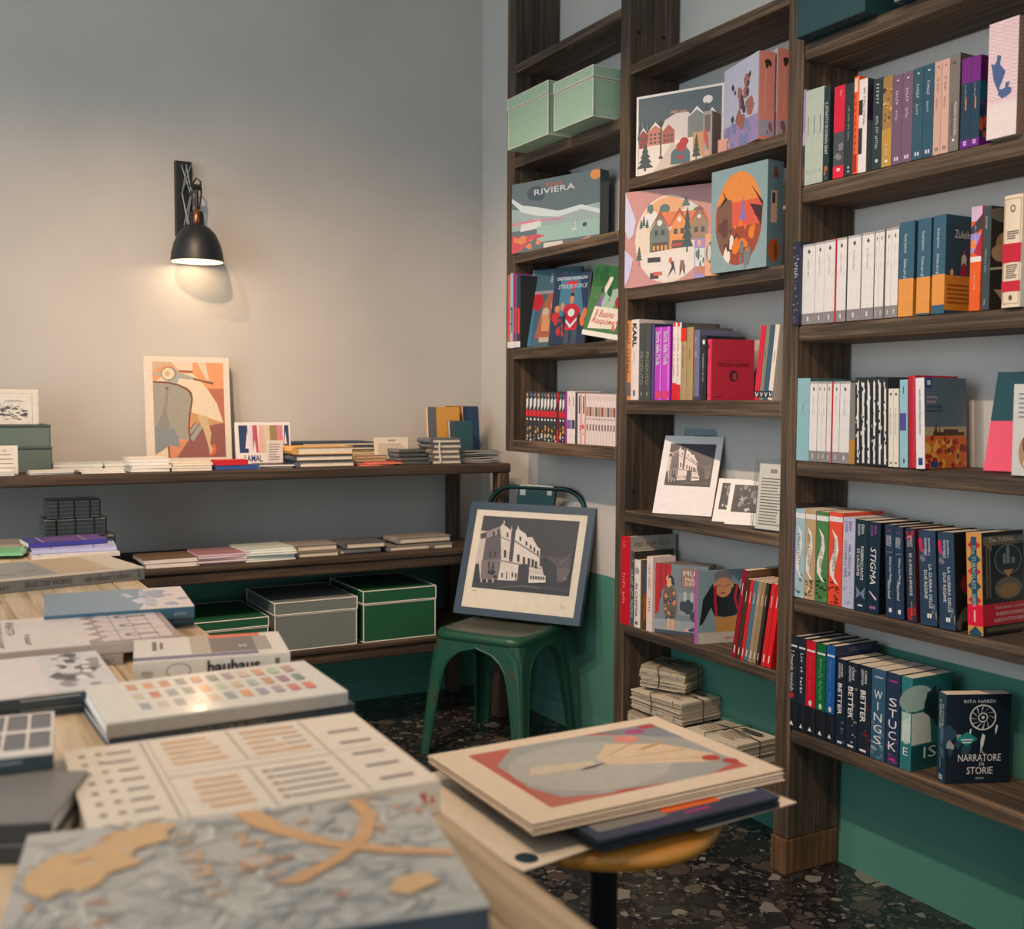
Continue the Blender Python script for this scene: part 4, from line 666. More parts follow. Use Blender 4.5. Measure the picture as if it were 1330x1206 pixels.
for i, (x0, x1, yt) in enumerate(((985, 1004, 66), (1009, 1026, 63))):
    slant(('left' if i == 0 else 'right')+' one of two upright pink puzzle boxes with snowy pictures, middle bay', x0, x1, yt, z, .05, .2, -math.radians(103), (176, 168, 184), snowy, [((206, 126, 108), R(0, 0, 1, 1)), ((224, 160, 140), [R(0, 0, .06, 1), R(.42, .3, .46, .8)]), ((60, 40, 36), [EL(.55, .88, .2, .03), EL(.5, .84, .1, .03), EL(.7, .86, .08, .03)]), ((150, 146, 160), R(.05, .04, .95, .22)), ((140, 80, 70), BLOBS(4, .3, .06, .8, .2, .15, i, .4))], side=(206, 126, 108), XQ=-.01+.055*i, group=g)
# --- third shelf down: rose village box, two small boxes, autumn box
z = MBZ[2]
def village():
    sk = [((190, 132, 124), R(0, 0, 1, 1)), ((226, 204, 180), EL(.5, .48, .38, .45, 30)), ((222, 160, 112), [(u, v) for u, v in EL(.5, .62, .3, .29, 30) if v > .6]), ((206, 200, 190), [(.62, .72), (.74, .85), (.84, .78), (.87, .62), (.62, .6)]), ((214, 206, 196), [(.2, .6), (.2, .74), (.34, .78), (.5, .66)]), ((84, 104, 98), [EL(.46, .79, .06, .05), EL(.3, .8, .03, .05), EL(.84, .74, .06, .04), TRI(.7, .8, .1, .1), TRI(.27, .78, .03, .09)]), ((210, 110, 60), [(.42, .76), (.92, .74), (.96, .62), (.42, .6)])]
    sk += [((106, 110, 100), HOUSE(.29, .34, .23, .4, .45)), ((226, 140, 70), HOUSE(.52, .34, .22, .42, .5)), ((150, 116, 84), HOUSE(.75, .45, .2, .32, .5)), ((150, 76, 50), [[(.27, .56), (.405, .78), (.54, .56), (.405, .73)], [(.5, .58), (.63, .79), (.76, .58), (.63, .74)], [(.73, .6), (.85, .8), (.97, .6), (.85, .75)]]), ((60, 64, 66), WINS(.33, .5, .15, .1, 2, 1)+WINS(.55, .5, .15, .1, 2, 1)+WINS(.78, .5, .15, .1, 2, 1)), ((230, 220, 200), [EL(.405, .65, .03, .03), EL(.63, .67, .02, .025), EL(.85, .68, .02, .02)]), ((90, 66, 50), [R(.32, .35, .5, .45), R(.55, .38, .72, .46)]), ((206, 150, 80), WINS(.32, .35, .18, .09, 4, 1)), ((170, 60, 44), [R(.54, .4, .73, .43)]),
        ((226, 210, 196), [(.14, .34), (.9, .4), (.86, .22), (.7, .09), (.5, .04), (.3, .09), (.2, .2)]), ((48, 66, 58), TREE(.72, .33, .14, .44)), ((60, 84, 70), TREE(.17, .26, .08, .16)+TREE(.22, .62, .05, .12)+TREE(.19, .6, .05, .1)+TREE(.26, .6, .05, .1)), ((200, 90, 100), [R(.165, .22, .185, .27)]), ((60, 46, 44), [[(.5, .08), (.55, .2), (.53, .24), (.57, .25), (.6, .1), (.57, .17)], [(.64, .09), (.64, .2), (.66, .26), (.7, .2), (.7, .09), (.67, .17)], R(.3, .08, .4, .14), R(.27, .25, .42, .3)]), ((196, 90, 60), [EL(.535, .26, .02, .03), R(.34, .11, .44, .15)]), ((130, 92, 60), R(.645, .16, .69, .25)), ((220, 210, 232), [(0, 1), (.06, .86), (.13, .7), (.1, .55), (.04, .5), (0, .6)]), ((206, 196, 220), [(0, .4), (.1, .3), (.05, .1), (0, .02)])]
    return sk
faceout('rose-pink puzzle box with a round snowy village scene, middle bay', 812, 925.5, 250.5, z, XF-.004, XF+.135, .045, (190, 132, 124), side=(70, 64, 66), front=village(), coat=.4, rough=.3, group=g)
for i, (x0, x1, yt) in enumerate(((901.5, 916, 310), (915.5, 934, 304))):
    P, yaw, w_, h = span(x0, x1, yt, z, XF+.008-.012*i, XF+.026-.012*i)
    slab(('little lilac matchbox-size puzzle with a window scene, left of the apricot one', 'little apricot puzzle box with a dark oval, right of the lilac one')[i], P, yaw, w_, .025, h, ((140, 124, 170), (224, 158, 112))[i], front=([((190, 196, 190), R(.1, .12, .95, .75)), ((80, 96, 90), BLOBS(8, .15, .3, .9, .7, .12, 3)), ((176, 110, 80), R(.1, .12, .95, .3)), ((226, 150, 130), R(.3, .82, .6, .95))] if i == 0 else [((74, 92, 84), EL(.45, .55, .36, .26)), ((196, 190, 180), EL(.3, .55, .12, .2)), ((150, 90, 50), [EL(.5, .14, .14, .06)])]), group=g)
autumn = [((130, 150, 150), R(0, 0, 1, 1)), ((224, 136, 66), EL(.5, .5, .42, .45, 32)), ((206, 88, 66), [(u, min(v, .66)) for u, v in EL(.5, .5, .42, .45, 32)]), ((150, 70, 50), [(u, min(v, .42)) for u, v in EL(.5, .5, .42, .45, 32)]), ((120, 84, 70), [(.1, .35), (.1, .62), (.25, .72), (.38, .68), (.4, .3), (.2, .2)]), ((96, 60, 54), BLOBS(10, .15, .2, .5, .5, .07, 3)), ((224, 120, 40), BLOBS(14, .35, .16, .82, .45, .06, 4)), ((226, 214, 196), BLOBS(4, .25, .12, .45, .3, .04, 5, 1.6)), ((130, 110, 170), [(.52, .48), (.58, .7), (.63, .48)]), ((180, 40, 40), R(.78, .5, .86, .6)), ((70, 40, 36), [[(.9, .4), (.7, .62), (.92, .58), (.72, .8), (.93, .62)], [(.15, .62), (.25, .72), (.2, .8), (.3, .7)]]), ((110, 116, 116), BLOBS(6, .5, .1, .75, .25, .05, 8, 2))]
slant('grey-blue puzzle box with an oval orange autumn scene, middle bay', 996.5, 1016, 207, z, .06, .215, -math.radians(86), (124, 144, 146), autumn, [((96, 118, 124), R(0, 0, 1, 1)), ((196, 160, 132), R(.22, .42, .62, .72)), ((60, 60, 60), R(.3, .6, .5, .7)), ((170, 84, 40), EL(.45, .16, .38, .11)), ((110, 60, 34), BLOBS(4, .3, .1, .6, .22, .12, 2)), ((110, 70, 46), [EL(.5, .9, .1, .05), EL(.42, .87, .08, .04), EL(.6, .87, .08, .04)])], side=(96, 118, 124), group=g)
# --- fourth shelf down: fashion books
z = MBZ[3]; g = 'books on the fourth shelf of the middle bay'
RW = [(805.8, 809.8, 417.7, (150, 20, 30), 'dark red thin hardback at the left end of the middle bay fourth shelf', [((196, 90, 40), R(.2, .02, .8, .12))], [('VOGUE', (.3, .5, .3, .7), (196, 80, 60))]),
 (810, 814, 417, (206, 186, 150), 'cream spine with navy foot right of the dark red one', [((30, 60, 84), R(0, .04, 1, .24))], []),
 (814.2, 819.4, 416.6, (208, 128, 62), 'orange spine with black lettering left of the white one', [((90, 90, 96), R(0, .05, 1, .22))], [('LOUVRE COUTURE', (.04, .68, .25, .75), (84, 50, 30))]),
 (819.7, 829.8, 415, (228, 212, 204), 'thick white spine with bold black capitals, middle bay fourth shelf', [((60, 56, 56), R(.4, .05, .6, .12)), ((176, 164, 158), LINES(.42, .34, .58, .6, 1))], [('KARL', (.05, .34, .25, .75), (44, 40, 42), 'd', .03)]),
 (830.4, 838, 420, (62, 66, 66), 'left one of two dark grey books with wiry lettering', [((150, 146, 130), R(.4, .06, .6, .1))], [('PRODUTO', (.37, .8, .2, .8), (140, 138, 124))]),
 (838.2, 845, 420.4, (66, 70, 68), 'right one of two dark grey books with wiry lettering', [((150, 146, 130), R(.4, .06, .6, .1))], [('PRODUTO', (.37, .8, .2, .8), (140, 138, 124))]),
 (845.4, 850.3, 421.5, (46, 40, 84), 'indigo thin book left of the magenta pair', [((90, 80, 140), R(.6, 0, .9, 1))], []),
 (850.6, 859.8, 425, (176, 32, 176), 'left one of two glossy magenta books', [((216, 120, 226), R(.72, 0, .9, 1)), ((206, 40, 90), R(.1, .02, .9, .12))], [('Storia della Moda', (.06, .52, .2, .8), (236, 214, 240), 'd', .02)]),
 (860, 870.2, 424.4, (184, 36, 184), 'right one of two glossy magenta books', [((220, 130, 230), R(.7, 0, .88, 1)), ((206, 40, 90), R(.1, .02, .9, .12))], [('Storia della Moda', (.06, .52, .2, .8), (236, 214, 240), 'd', .02)]),
 (873.6, 879, 419.2, (222, 208, 196), 'left one of two white spines with red foot', [((200, 26, 40), R(0, 0, 1, .22)), ((200, 40, 50), R(.2, .95, .7, 1))], [('LA MODA E IL CINEMA', (.2, .7, .3, .65), (190, 90, 60))]),
 (879.2, 884.4, 419, (226, 212, 200), 'right one of two white spines with red foot', [((206, 26, 40), R(0, 0, 1, .2)), ((200, 40, 50), R(.2, .95, .7, 1))], [('LA MODA E IL CINEMA', (.2, .7, .3, .65), (190, 90, 60))]),
 (884.6, 891.6, 426.5, (160, 136, 96), 'tan spine with a red square at its head', [((214, 30, 30), R(0, .82, 1, 1))], [('ARTE E ABITI', (.25, .55, .36, .6), (110, 90, 60))]),
 (891.8, 900.8, 425, (158, 136, 98), 'plain tan hardback between red-square and lavender spines', [((190, 140, 60), R(.86, 0, 1, 1)), ((110, 90, 60), LINES(.42, .4, .56, .7, 1))], []),
 (901.2, 908.4, 428.5, (104, 102, 130), 'lavender-grey hardback left of the black one', [((140, 140, 170), LINES(.3, .5, .6, .9, 2)), ((60, 60, 70), R(0, 0, 1, .05))], []),
 (911, 917.2, 436, (26, 34, 38), 'black spine with white emblem left of the crimson book', [((214, 210, 204), EL(.55, .9, .28, .04))], [('LA RIVOLUZIONE DI UNO STILE', (.28, .72, .4, .65), (190, 190, 186))])]
for x0, x1, yt, c, lab, sp, tx in RW:
    gl = c[0] > 170 and c[2] > 150 and c[1] < 60
    row(z, x0, x1, yt, c, lab, spine=sp, stx=tx, hard=not gl, d=.16 if x0 < 860 else .15, side=(90, 86, 84) if 870 < x0 < 900 else None, rough=.25 if gl else .45, coat=.6 if gl else 0, group=g)
yc = math.radians(-38)
P = onX((917.5, 500), XF+.004); tt = .02
book('crimson cloth hardback showing its cover with a small black portrait', (XF+.006, P[1]-.001, z), math.radians(-103), tt, .142, .178, (214, 50, 84), side=(170, 26, 50), hard=True, rough=.75, spine=[((120, 20, 40), [EL(.5, .88, .25, .05)]), ((150, 24, 50), LINES(.42, .3, .58, .75, 1)), ((90, 20, 36), R(.3, .06, .6, .1))], cover=[((206, 60, 84), R(.0, 0, .03, 1)), ((58, 22, 30), EL(.53, .4, .1, .095)), ((150, 50, 60), EL(.55, .39, .05, .06)), ((120, 20, 40), R(.3, .645, .72, .655)), ((70, 22, 30), R(.12, .05, .27, .065))], ctx=[('YVES SAINT LAURENT', (.14, .55, .9, .615), (80, 22, 32))], group=g)
for i, (x0, x1, c, nm) in enumerate(((979.8, 986.2, (204, 24, 56), 'red'), (986.6, 991.8, (122, 122, 104), 'olive-grey'), (992.2, 997.6, (52, 84, 104), 'steel blue'), (998, 1003.6, (216, 202, 184), 'cream'))):
    row(z, x0, x1, 424-.4*i, c, 'thin %s hardback of the slanting foursome at the right end, middle bay' % nm, tilt=.125, spine=[((40, 46, 50), R(0, .03, 1, .12)), ((206, 204, 200), [[(.15, .1), (.3, .1), (.5, .06), (.7, .1), (.85, .1), (.6, .045), (.4, .045)]]), ((100, 90, 120) if i == 2 else (90, 80, 74), LINES(.42, .35, .58, .65, 1))], key='m4b', d=.14, group='slanting thin hardbacks')
# --- fifth shelf down: photo prints and acrylic sign
z = MBZ[4]
def facade():
    """engraved-looking street photograph: a pale theatre front in perspective, tram and dark sky"""
    Q = HOM(((290, 198), (1127, 240), (1040, 862), (190, 790))); q = lambda *p: Q(*p)
    L = [((66, 58, 62), R(0, 0, 1, 1)), ((86, 74, 76), R(0, .1, 1, .5)), ((104, 88, 86), R(.3, .1, 1, .36)), ((120, 100, 94), R(.62, .1, 1, .24)), ((46, 40, 44), R(0, 0, 1, .2)), ((62, 54, 56), q((190, 790), (205, 745), (560, 745), (1045, 800), (1043, 830), (700, 790)))]
    L += [((196, 178, 168), q((262, 320), (322, 325), (330, 720), (205, 720), (230, 560))), ((70, 62, 64), q((262, 350), (330, 330), (330, 380), (265, 390))), ((96, 84, 84), q((318, 345), (440, 290), (430, 720), (270, 725), (285, 560))), ((150, 134, 128), q((318, 330), (440, 285), (440, 345), (318, 385))), ((206, 190, 180), q((440, 290), (455, 262), (535, 320), (515, 575), (575, 580), (570, 735), (415, 730), (445, 560))), ((120, 106, 104), q((275, 570), (430, 550), (415, 730), (270, 722))),
          ((70, 60, 62), q((535, 345), (572, 315), (545, 565), (512, 555))), ((212, 196, 186), q((572, 320), (590, 300), (660, 350), (670, 375), (715, 372), (760, 450), (785, 470), (778, 610), (815, 625), (835, 740), (580, 735), (545, 570))), ((150, 134, 128), q((440, 365), (535, 405), (535, 415), (438, 378))), ((130, 116, 112), q((560, 395), (785, 530), (785, 545), (560, 412))), ((150, 134, 128), q((430, 560), (605, 590), (800, 625), (800, 640), (600, 605), (428, 575))),
          ((60, 52, 54), q((600, 600), (690, 595), (690, 740), (585, 735))), ((196, 178, 168), q((690, 640), (810, 650), (835, 740), (690, 740))), ((214, 200, 190), [q((465, 262), (470, 225), (478, 265)), q((530, 315), (536, 280), (542, 322)), q((585, 300), (592, 275), (600, 305)), q((648, 350), (652, 330), (658, 355))])]
    W = []
    for x, y in ((500, 355), (612, 385), (665, 425), (702, 455), (735, 475), (765, 500)): W.append(q((x-8, y-20), (x+8, y-14), (x+8, y+22), (x-8, y+16)))
    for x, y in ((480, 510), (596, 545), (645, 565), (688, 575), (722, 585), (750, 600)): W.append(q((x-11, y-30), (x+11, y-26), (x+10, y+34), (x-11, y+32)))
    for x, y in ((352, 520), (395, 515), (380, 350), (422, 335), (340, 605), (378, 610), (345, 655), (372, 640)): W.append(q((x-8, y-24), (x+8, y-24), (x+8, y+24), (x-8, y+24)))
    for x, y in ((455, 690), (545, 685), (575, 690)): W.append(q((x-7, y-18), (x+7, y-18), (x+7, y+18), (x-7, y+18)))
    L += [((58, 50, 54), W), ((226, 212, 200), q((488, 640), (498, 615), (510, 640), (508, 725), (482, 725))), ((60, 52, 54), q((495, 655), (502, 655), (500, 722), (488, 722))), ((52, 46, 50), [q((785, 545), (850, 540), (925, 590), (935, 740), (830, 735)), q((205, 600), (250, 590), (265, 720), (205, 735))]), ((96, 86, 86), q((850, 545), (890, 550), (945, 640), (970, 660), (985, 745), (935, 740), (930, 600))), ((40, 36, 40), q((1088, 450), (1098, 450), (1048, 765), (1000, 760), (1045, 650), (1060, 560)))]
    L += [((214, 200, 188), q((690, 672), (835, 690), (835, 748), (685, 752))), ((60, 54, 56), [q((700+22*i, 690+2*i), (716+22*i, 691+2*i), (716+22*i, 722+i), (700+22*i, 722+i)) for i in range(6)]), ((34, 30, 34), q((680, 752), (835, 748), (830, 760), (640, 770))), ((206, 192, 182), [q((270+i*50, 720), (280+i*50, 720), (280+i*50, 750), (270+i*50, 750)) for i in range(3)]), ((96, 84, 84), q((330, 800), (640, 770), (800, 790), (780, 800), (640, 785))), ((34, 30, 34), BLOBS(5, .15, .16, .3, .24, .03, 3)), ((140, 124, 120), q((1058, 512), (1060, 515), (945, 600), (944, 597)))]
    return [(c, [CL(p) for p in (ps if isinstance(ps[0][0], (list, tuple)) else [ps])]) for c, ps in L]
FAC = facade()
def inset(layers, u0, v0, u1, v1): return [(c, [[(u0+(u1-u0)*a, v0+(v1-v0)*b) for a, b in p] for p in (ps if isinstance(ps[0][0], (list, tuple)) else [ps])]) for c, ps in layers]
PP = (onZ((850, 659.3), z), onZ((919, 668), z))
slab('white photo print of a theatre facade leaning back in the middle bay', (XF+.02, onX((850, 640), XF+.02)[1]+.01, z), math.radians(-62), .2, .006, .262, (224, 214, 208), lean=math.radians(21), name='photo_print', cat='photo print', part='mount', front=inset(FAC, .12, .36, .9, .9), group='photo prints in the middle bay', bev=0)
gl = bpy.data.materials.new('clear_plastic'); gl.use_nodes = True; nt = gl.node_tree; nt.nodes.clear()
_o = nt.nodes.new('ShaderNodeOutputMaterial'); _m = nt.nodes.new('ShaderNodeMixShader'); _t = nt.nodes.new('ShaderNodeBsdfTransparent'); _g = nt.nodes.new('ShaderNodeBsdfGlossy'); _f2 = nt.nodes.new('ShaderNodeFresnel')
_t.inputs[0].default_value = (.95, .965, .965, 1); _g.inputs['Roughness'].default_value = .1; _f2.inputs['IOR'].default_value = 1.35
nt.links.new(_f2.outputs[0], _m.inputs[0]); nt.links.new(_t.outputs[0], _m.inputs[1]); nt.links.new(_g.outputs[0], _m.inputs[2]); nt.links.new(_m.outputs[0], _o.inputs[0])
def clear(mb, name, parent=None): 
    o = mb.build(name, parent); o.data.materials.clear(); o.data.materials.append(gl); return o
r = thing('plastic_sleeve', 'clear plastic print sleeve standing behind the theatre photo print', 'sleeve', group='photo prints in the middle bay', mtx=place((XF+.075, onX((880, 600), XF+.075)[1]+.02, z), math.radians(-62), 0, math.radians(18), 0, .004)); mb = MB(); mb.box((0, 0, 0), (.2, .004, .285), WIN); clear(mb, 'sleeve_sheet', r); mb = MB(); mb.box((0, .0045, .262), (.2, .0055, .285), mat((150, 156, 158), .3)); mb.build('header_strip', r)
for i, (px, xd) in enumerate(((925, .035), (941, .022))):
    Q = onX((px, 640), XF+xd)
    slab(('small white-bordered photo of a crowd, left of its twin', 'small white-bordered photo of trees, right of its twin')[i], (XF+xd, Q[1], z), math.radians(-64), .105, .005, .135, (222, 212, 204), lean=math.radians(22), name='photo_print', cat='photo print', part='mount', front=[((40, 40, 44), R(.13, .28, .9, .9)), ((120, 116, 116), BLOBS(10, .2, .4, .85, .85, .1, i+3)), ((26, 26, 30), BLOBS(8, .2, .35, .85, .8, .1, i+9)), ((176, 170, 168), BLOBS(6, .2, .32, .85, .6, .05, i+19))], group='photo prints in the middle bay', bev=0)
Q = onX((975, 640), XF+.004)
r = thing('acrylic_sign', 'clear acrylic sign holder with a printed text sheet, middle bay right end', 'sign', mtx=place((XF+.004, Q[1], z), math.radians(-82), 0, math.radians(6), 0, .012))
mb = MB(); mb.box((0, 0, 0), (.118, .002, .2), WIN); mb.box((0, .008, 0), (.118, .010, .2), WIN); mb.box((0, 0, 0), (.118, .05, .002), WIN); clear(mb, 'holder', r)
mb = MB(); mb.box((.014, .003, .004), (.116, .0038, .186), mat((206, 196, 182), .7)); mb.build('text_sheet', r)
art(r, (.014, .003, .004), (.102, 0, 0), (0, 0, .182), [((110, 102, 94), LINES(.1, .04, .9, .78, 16, 4, .35, .7)), ((140, 132, 122), R(.38, .86, .6, .92))], 'printed_lines')
# --- sixth shelf down: art books
z = MBZ[5]; g = 'art books on the sixth shelf of the middle bay'
row(z, 806.2, 817.6, 696, (190, 18, 36), 'tall red hardback at the left end of the middle bay sixth shelf', side=(150, 146, 140), hard=True, d=.19, xs=XF+.0, stx=[('Frida', (.06, .14, .3, .65), (220, 120, 120), 'd', 0, .3), ('Amata Vita', (.42, .78, .3, .62), (220, 150, 150), 'd', 0, .3)], ctx=[('Kuss meine Hilde', (.1, .88, .85, .955), (140, 90, 50), 0, .3)], group=g)
row(z, 818.4, 823.4, 715.6, (74, 76, 86), 'grey patterned spine between the red and the white books', side=(52, 44, 40), d=.16, spine=[((40, 44, 54), BLOBS(12, .1, .05, .9, .95, .3, 4, .06)), ((170, 166, 170), BLOBS(8, .1, .05, .9, .9, .2, 5, .06))], stx=[('L\'ARTE DEI MAESTRI', (.25, .9, .3, .8), (200, 196, 196))], group=g)
row(z, 823.8, 831.6, 726.7, (222, 210, 198), 'white hardback with black capitals and a small round emblem', side=(120, 96, 70), hard=True, d=.13, spine=[((150, 146, 140), EL(.5, .84, .34, .05)), ((90, 86, 82), R(.3, .04, .7, .09))], stx=[('ALCHIMIA', (.33, .84, .3, .68), (70, 66, 66))], cover=[((90, 110, 130), R(.1, .5, .9, .95)), ((190, 110, 40), R(.1, .1, .9, .5))], group=g)
row(z, 839.8, 847.6, 723, (220, 198, 188), 'pale pink slim spine left of the red-curtain book', stx=[('JAMES ELLROY', (.1, .45, .35, .65), (170, 90, 100)), ('GUSTI', (.55, .75, .35, .65), (150, 90, 110))], d=.09, xs=XF+.002, group=g)
Pm = onZ((849.5, 820.5), z); Pn = onZ((919, 828.5), z); v = Pn-Pm; ya = math.atan2(v[1], v[0])
mus = [((110, 118, 122), R(0, 0, 1, 1)), ((170, 24, 32), [(0, .25), (.08, .3), (.12, .6), (.3, .75), (.32, 1), (0, 1)]), ((130, 16, 26), [R(.1, .5, .13, 1), R(.2, .6, .22, 1)]), ((120, 90, 80), R(.5, .68, .98, .95)), ((150, 112, 96), R(.52, .69, .96, .94)), ((130, 134, 136), R(.45, .28, 1, .6)), ((48, 56, 66), BLOBS(8, .5, .25, .95, .45, .1, 3)), ((170, 172, 170), [R(.55, .5, .6, .62), R(.68, .48, .72, .62), R(.8, .5, .84, .6)]), ((140, 144, 146), R(0, .03, 1, .2)), ((60, 70, 80), R(0, .0, 1, .05)),
       ((206, 150, 116), [EL(.27, .79, .055, .045), [(.2, .6), (.34, .6), (.32, .75), (.24, .75)]]), ((34, 34, 44), [[(.24, .8), (.3, .85), (.36, .8), (.38, .68), (.32, .72), (.31, .8)]]), ((96, 80, 66), [(.16, .52), (.2, .72), (.26, .66), (.33, .7), (.4, .62), (.42, .45), (.4, .22), (.22, .2), (.18, .35)]), ((200, 120, 70), BLOBS(12, .2, .25, .4, .6, .035, 7)), ((50, 60, 76), BLOBS(12, .2, .22, .4, .6, .03, 8)), ((206, 150, 110), [[(.24, .06), (.3, .06), (.3, .22), (.25, .22)], [(.33, .06), (.38, .06), (.37, .22), (.32, .22)]]), ((40, 50, 90), [(.6, .06), (.98, .08), (.98, .17), (.75, .13)]), ((196, 150, 140), [(.56, .05), (.66, .06), (.62, .12)])]
slab('thick book with red curtain and seated-woman painting cover, middle bay', (Pm[0], Pm[1], z), ya, np.linalg.norm(v), .075, .222, (112, 118, 122), side=(120, 104, 92), front=mus, ftx=[('MUSA', (.54, .85, .94, .92), (226, 214, 206)), ('PHILIPPE', (.58, .77, .94, .82), (216, 206, 198)), ('DAVERIO', (.58, .71, .94, .76), (216, 206, 198))], name='book', cat='book', part='book_block', group=g)
Pa = onZ((898.5, 836), z); Pb = onZ((904.5, 837), z); Pc = onZ((962, 833), z); yd = (Pc-Pb)[:2]; dd = np.linalg.norm(yd); ya = math.atan2(yd[1], yd[0])-math.pi/2; tt = .016
man = [((120, 138, 140), R(0, 0, 1, 1)), ((178, 166, 152), R(0, 0, 1, .155)), ((140, 140, 140), R(.0, 0, .03, 1)), ((22, 30, 36), [(.12, .28), (.05, .25), (.12, .62), (.3, .82), (.42, .84), (.62, .84), (.8, .8), (.95, .62), (.98, .35), (.86, .38), (.84, .5), (.8, .38), (.6, .35), (.35, .38), (.28, .5)]), ((196, 132, 92), [EL(.52, .77, .17, .14), EL(.35, .8, .03, .04), EL(.7, .8, .03, .04)]), ((110, 108, 106), [(.35, .86), (.33, .95), (.42, 1), (.62, 1), (.7, .95), (.68, .86), (.62, .9), (.44, .9)]), ((150, 70, 56), [EL(.52, .69, .05, .012)]), ((110, 60, 50), [R(.4, .795, .47, .805), R(.57, .795, .64, .805), R(.46, .775, .6, .78)]), ((180, 26, 40), [[(.34, .8), (.39, .8), (.38, .6), (.42, .38), (.37, .38), (.33, .6)], [(.78, .8), (.83, .8), (.78, .62), (.84, .45), (.8, .45), (.73, .62)]]), ((176, 124, 62), [(.38, .38), (.34, .33), (.4, .28), (.36, .155), (.92, .155), (.9, .28), (.93, .42), (.84, .4), (.75, .37), (.5, .35)])]
book('face-out art book with painted man in red braces and ochre trousers', (Pb[0]-tt*math.cos(ya), Pb[1]-tt*math.sin(ya), z), ya, tt, dd*1.12, .222, (170, 80, 150), side=(120, 138, 140), hard=True, cover=man, stx=[('VITE DIPINTE A MANO', (.1, .9, .3, .65), (206, 140, 190))], ctx=[('solferino', (.55, .05, .75, .09), (190, 70, 90))], group=g)
Q = onX((928, 740), XF+.155)
slab('flat pale-blue clear-wrapped box standing behind the art books', (XF+.158, Q[1], z), math.radians(-90), .3, .035, .193, (176, 190, 194), rough=.12, coat=.8, name='gift_box', cat='box', front=[((60, 70, 80), LINES(.3, .82, .6, .87, 1)), ((206, 212, 212), R(.0, .95, 1, 1))], group=g)
SL = [(951, 956.5, 738, (130, 22, 40), 'maroon'), (957, 962, 750, (70, 46, 40), 'dark brown'), (962.4, 966.6, 751, (200, 34, 36), 'scarlet'), (967, 972, 752, (70, 106, 124), 'dusty blue'), (972.3, 977, 753, (150, 128, 100), 'pale tan'), (977.3, 982, 754, (140, 118, 88), 'sandy brown'), (982.4, 986, 755, (60, 48, 40), 'black-brown'), (989, 995, 756, (196, 34, 38), 'brick red'), (995.4, 1001.5, 757, (206, 26, 30), 'bright red')]
for i, (x0, x1, yt, c, nm) in enumerate(SL):
    row(z, x0, x1, yt, c, 'slanting thin %s paperback at the right end of the middle bay sixth shelf' % nm, tilt=.165, d=.10 if i else .15, side=(110, 80, 54) if i == 0 else None, spine=[((216, 196, 180), R(.35, .05, .6, .14)), ((226, 206, 190), LINES(.4, .55, .6, .85, 1))], key='m6b', group='slanting paperbacks on the sixth shelf', xs=XF+.004)
# --- bottom shelf: bundles of old newspapers tied with string
z = MBZ[6]; STR = mat((34, 34, 32), .8)
def bundle(label, P, yaw, w_, d, h, seed):
    rn = random.Random(seed); r = thing('newspaper_bundle', label, 'newspapers', P, yaw, 'tied newspaper bundles'); n = int(h/.0052); z_ = .0005
    for i in range(n):
        t = h/n; mb = MB(); ox, oy = rn.uniform(-.004, .004), rn.uniform(-.004, .004); c = rn.choice([(170, 154, 132), (186, 170, 146), (152, 138, 120), (196, 182, 160)]); sag = lambda x, y: .004*math.sin(x*9+seed)*(i/n)
        k = 6; a = []; e = .0012*(i % 2)
        for j in range(k+1):
            x = w_*j/k; a.append((x+ox, sag(x, 0)))
        M_ = mat(c, .95)
        for j in range(k):
            (xa, za), (xb, zb2) = a[j], a[j+1]; y0, y1 = oy+rn.uniform(-.002, .002), d+oy+rn.uniform(-.002, .002); za += z_; zb2 += z_; f = t*.86
            mb.poly([(xa, y0, za+f), (xb, y0, zb2+f), (xb, y1, zb2+f), (xa, y1, za+f)], M_); mb.poly([(xa, y0, za), (xb, y0, zb2), (xb, y0, zb2+f), (xa, y0, za+f)], M_); mb.poly([(xa, y1, za), (xa, y1, za+f), (xb, y1, zb2+f), (xb, y1, zb2)], M_)
        for j, s_ in ((0, 1), (k, -1)):
            x, zz = a[j]; zz += z_; mb.poly([(x, oy, zz), (x, oy, zz+t*.86), (x, d+oy, zz+t*.86), (x, d+oy, zz)][::s_], M_)
        mb.build('newspaper', r); z_ += t
    mb = MB(); g_ = .003
    mb.tube([(w_*.42, -g_-.004, .0), (w_*.45, -g_-.005, h*.5), (w_*.40, -g_-.002, h+.005), (w_*.46, d*.5, h+.009), (w_*.44, d+g_+.004, h+.004), (w_*.44, d+g_+.004, 0)], .0016, STR, 6)
    mb.tube([(-g_-.004, d*.5, 0), (-g_-.004, d*.5, h+.004), (w_*.45, d*.52, h+.010), (w_+g_+.006, d*.5, h+.004), (w_+g_+.006, d*.5, 0)], .0016, STR, 6)
    mb.tube([(w_*.45, d*.5, h+.010), (w_*.52, d*.4, h+.014), (w_*.5, d*.3, h+.009)], .0014, STR, 6); mb.build('string', r)
    art(r, (0.01, .01, h+.0065), (w_-.02, 0, 0), (0, d-.02, 0), [((110, 104, 94), LINES(.06, .06, .46, .9, 9, seed, .4)), ((110, 104, 94), LINES(.54, .06, .94, .6, 6, seed+1, .4)), ((70, 66, 62), R(.52, .7, .92, .86))], 'printed_page')
    return r
bundle('tied newspaper bundle lowest left, under two others, on the bottom shelf', (XF+.012, 2.885, z), math.radians(-89), .265, .165, .052, 3)
bundle('tied newspaper bundle in the middle of the left pile, on the bottom shelf', (XF+.016, 2.874, z+.062), math.radians(-86), .245, .165, .066, 5)
bundle('smaller tied newspaper bundle crowning the left pile on the bottom shelf', (XF+.03, 2.845, z+.139), math.radians(-66), .165, .145, .068, 8)
bundle('tied newspaper bundle alone at the right of the pile, on the bottom shelf', (XF+.022, 2.595, z), math.radians(-88), .225, .165, .072, 11)

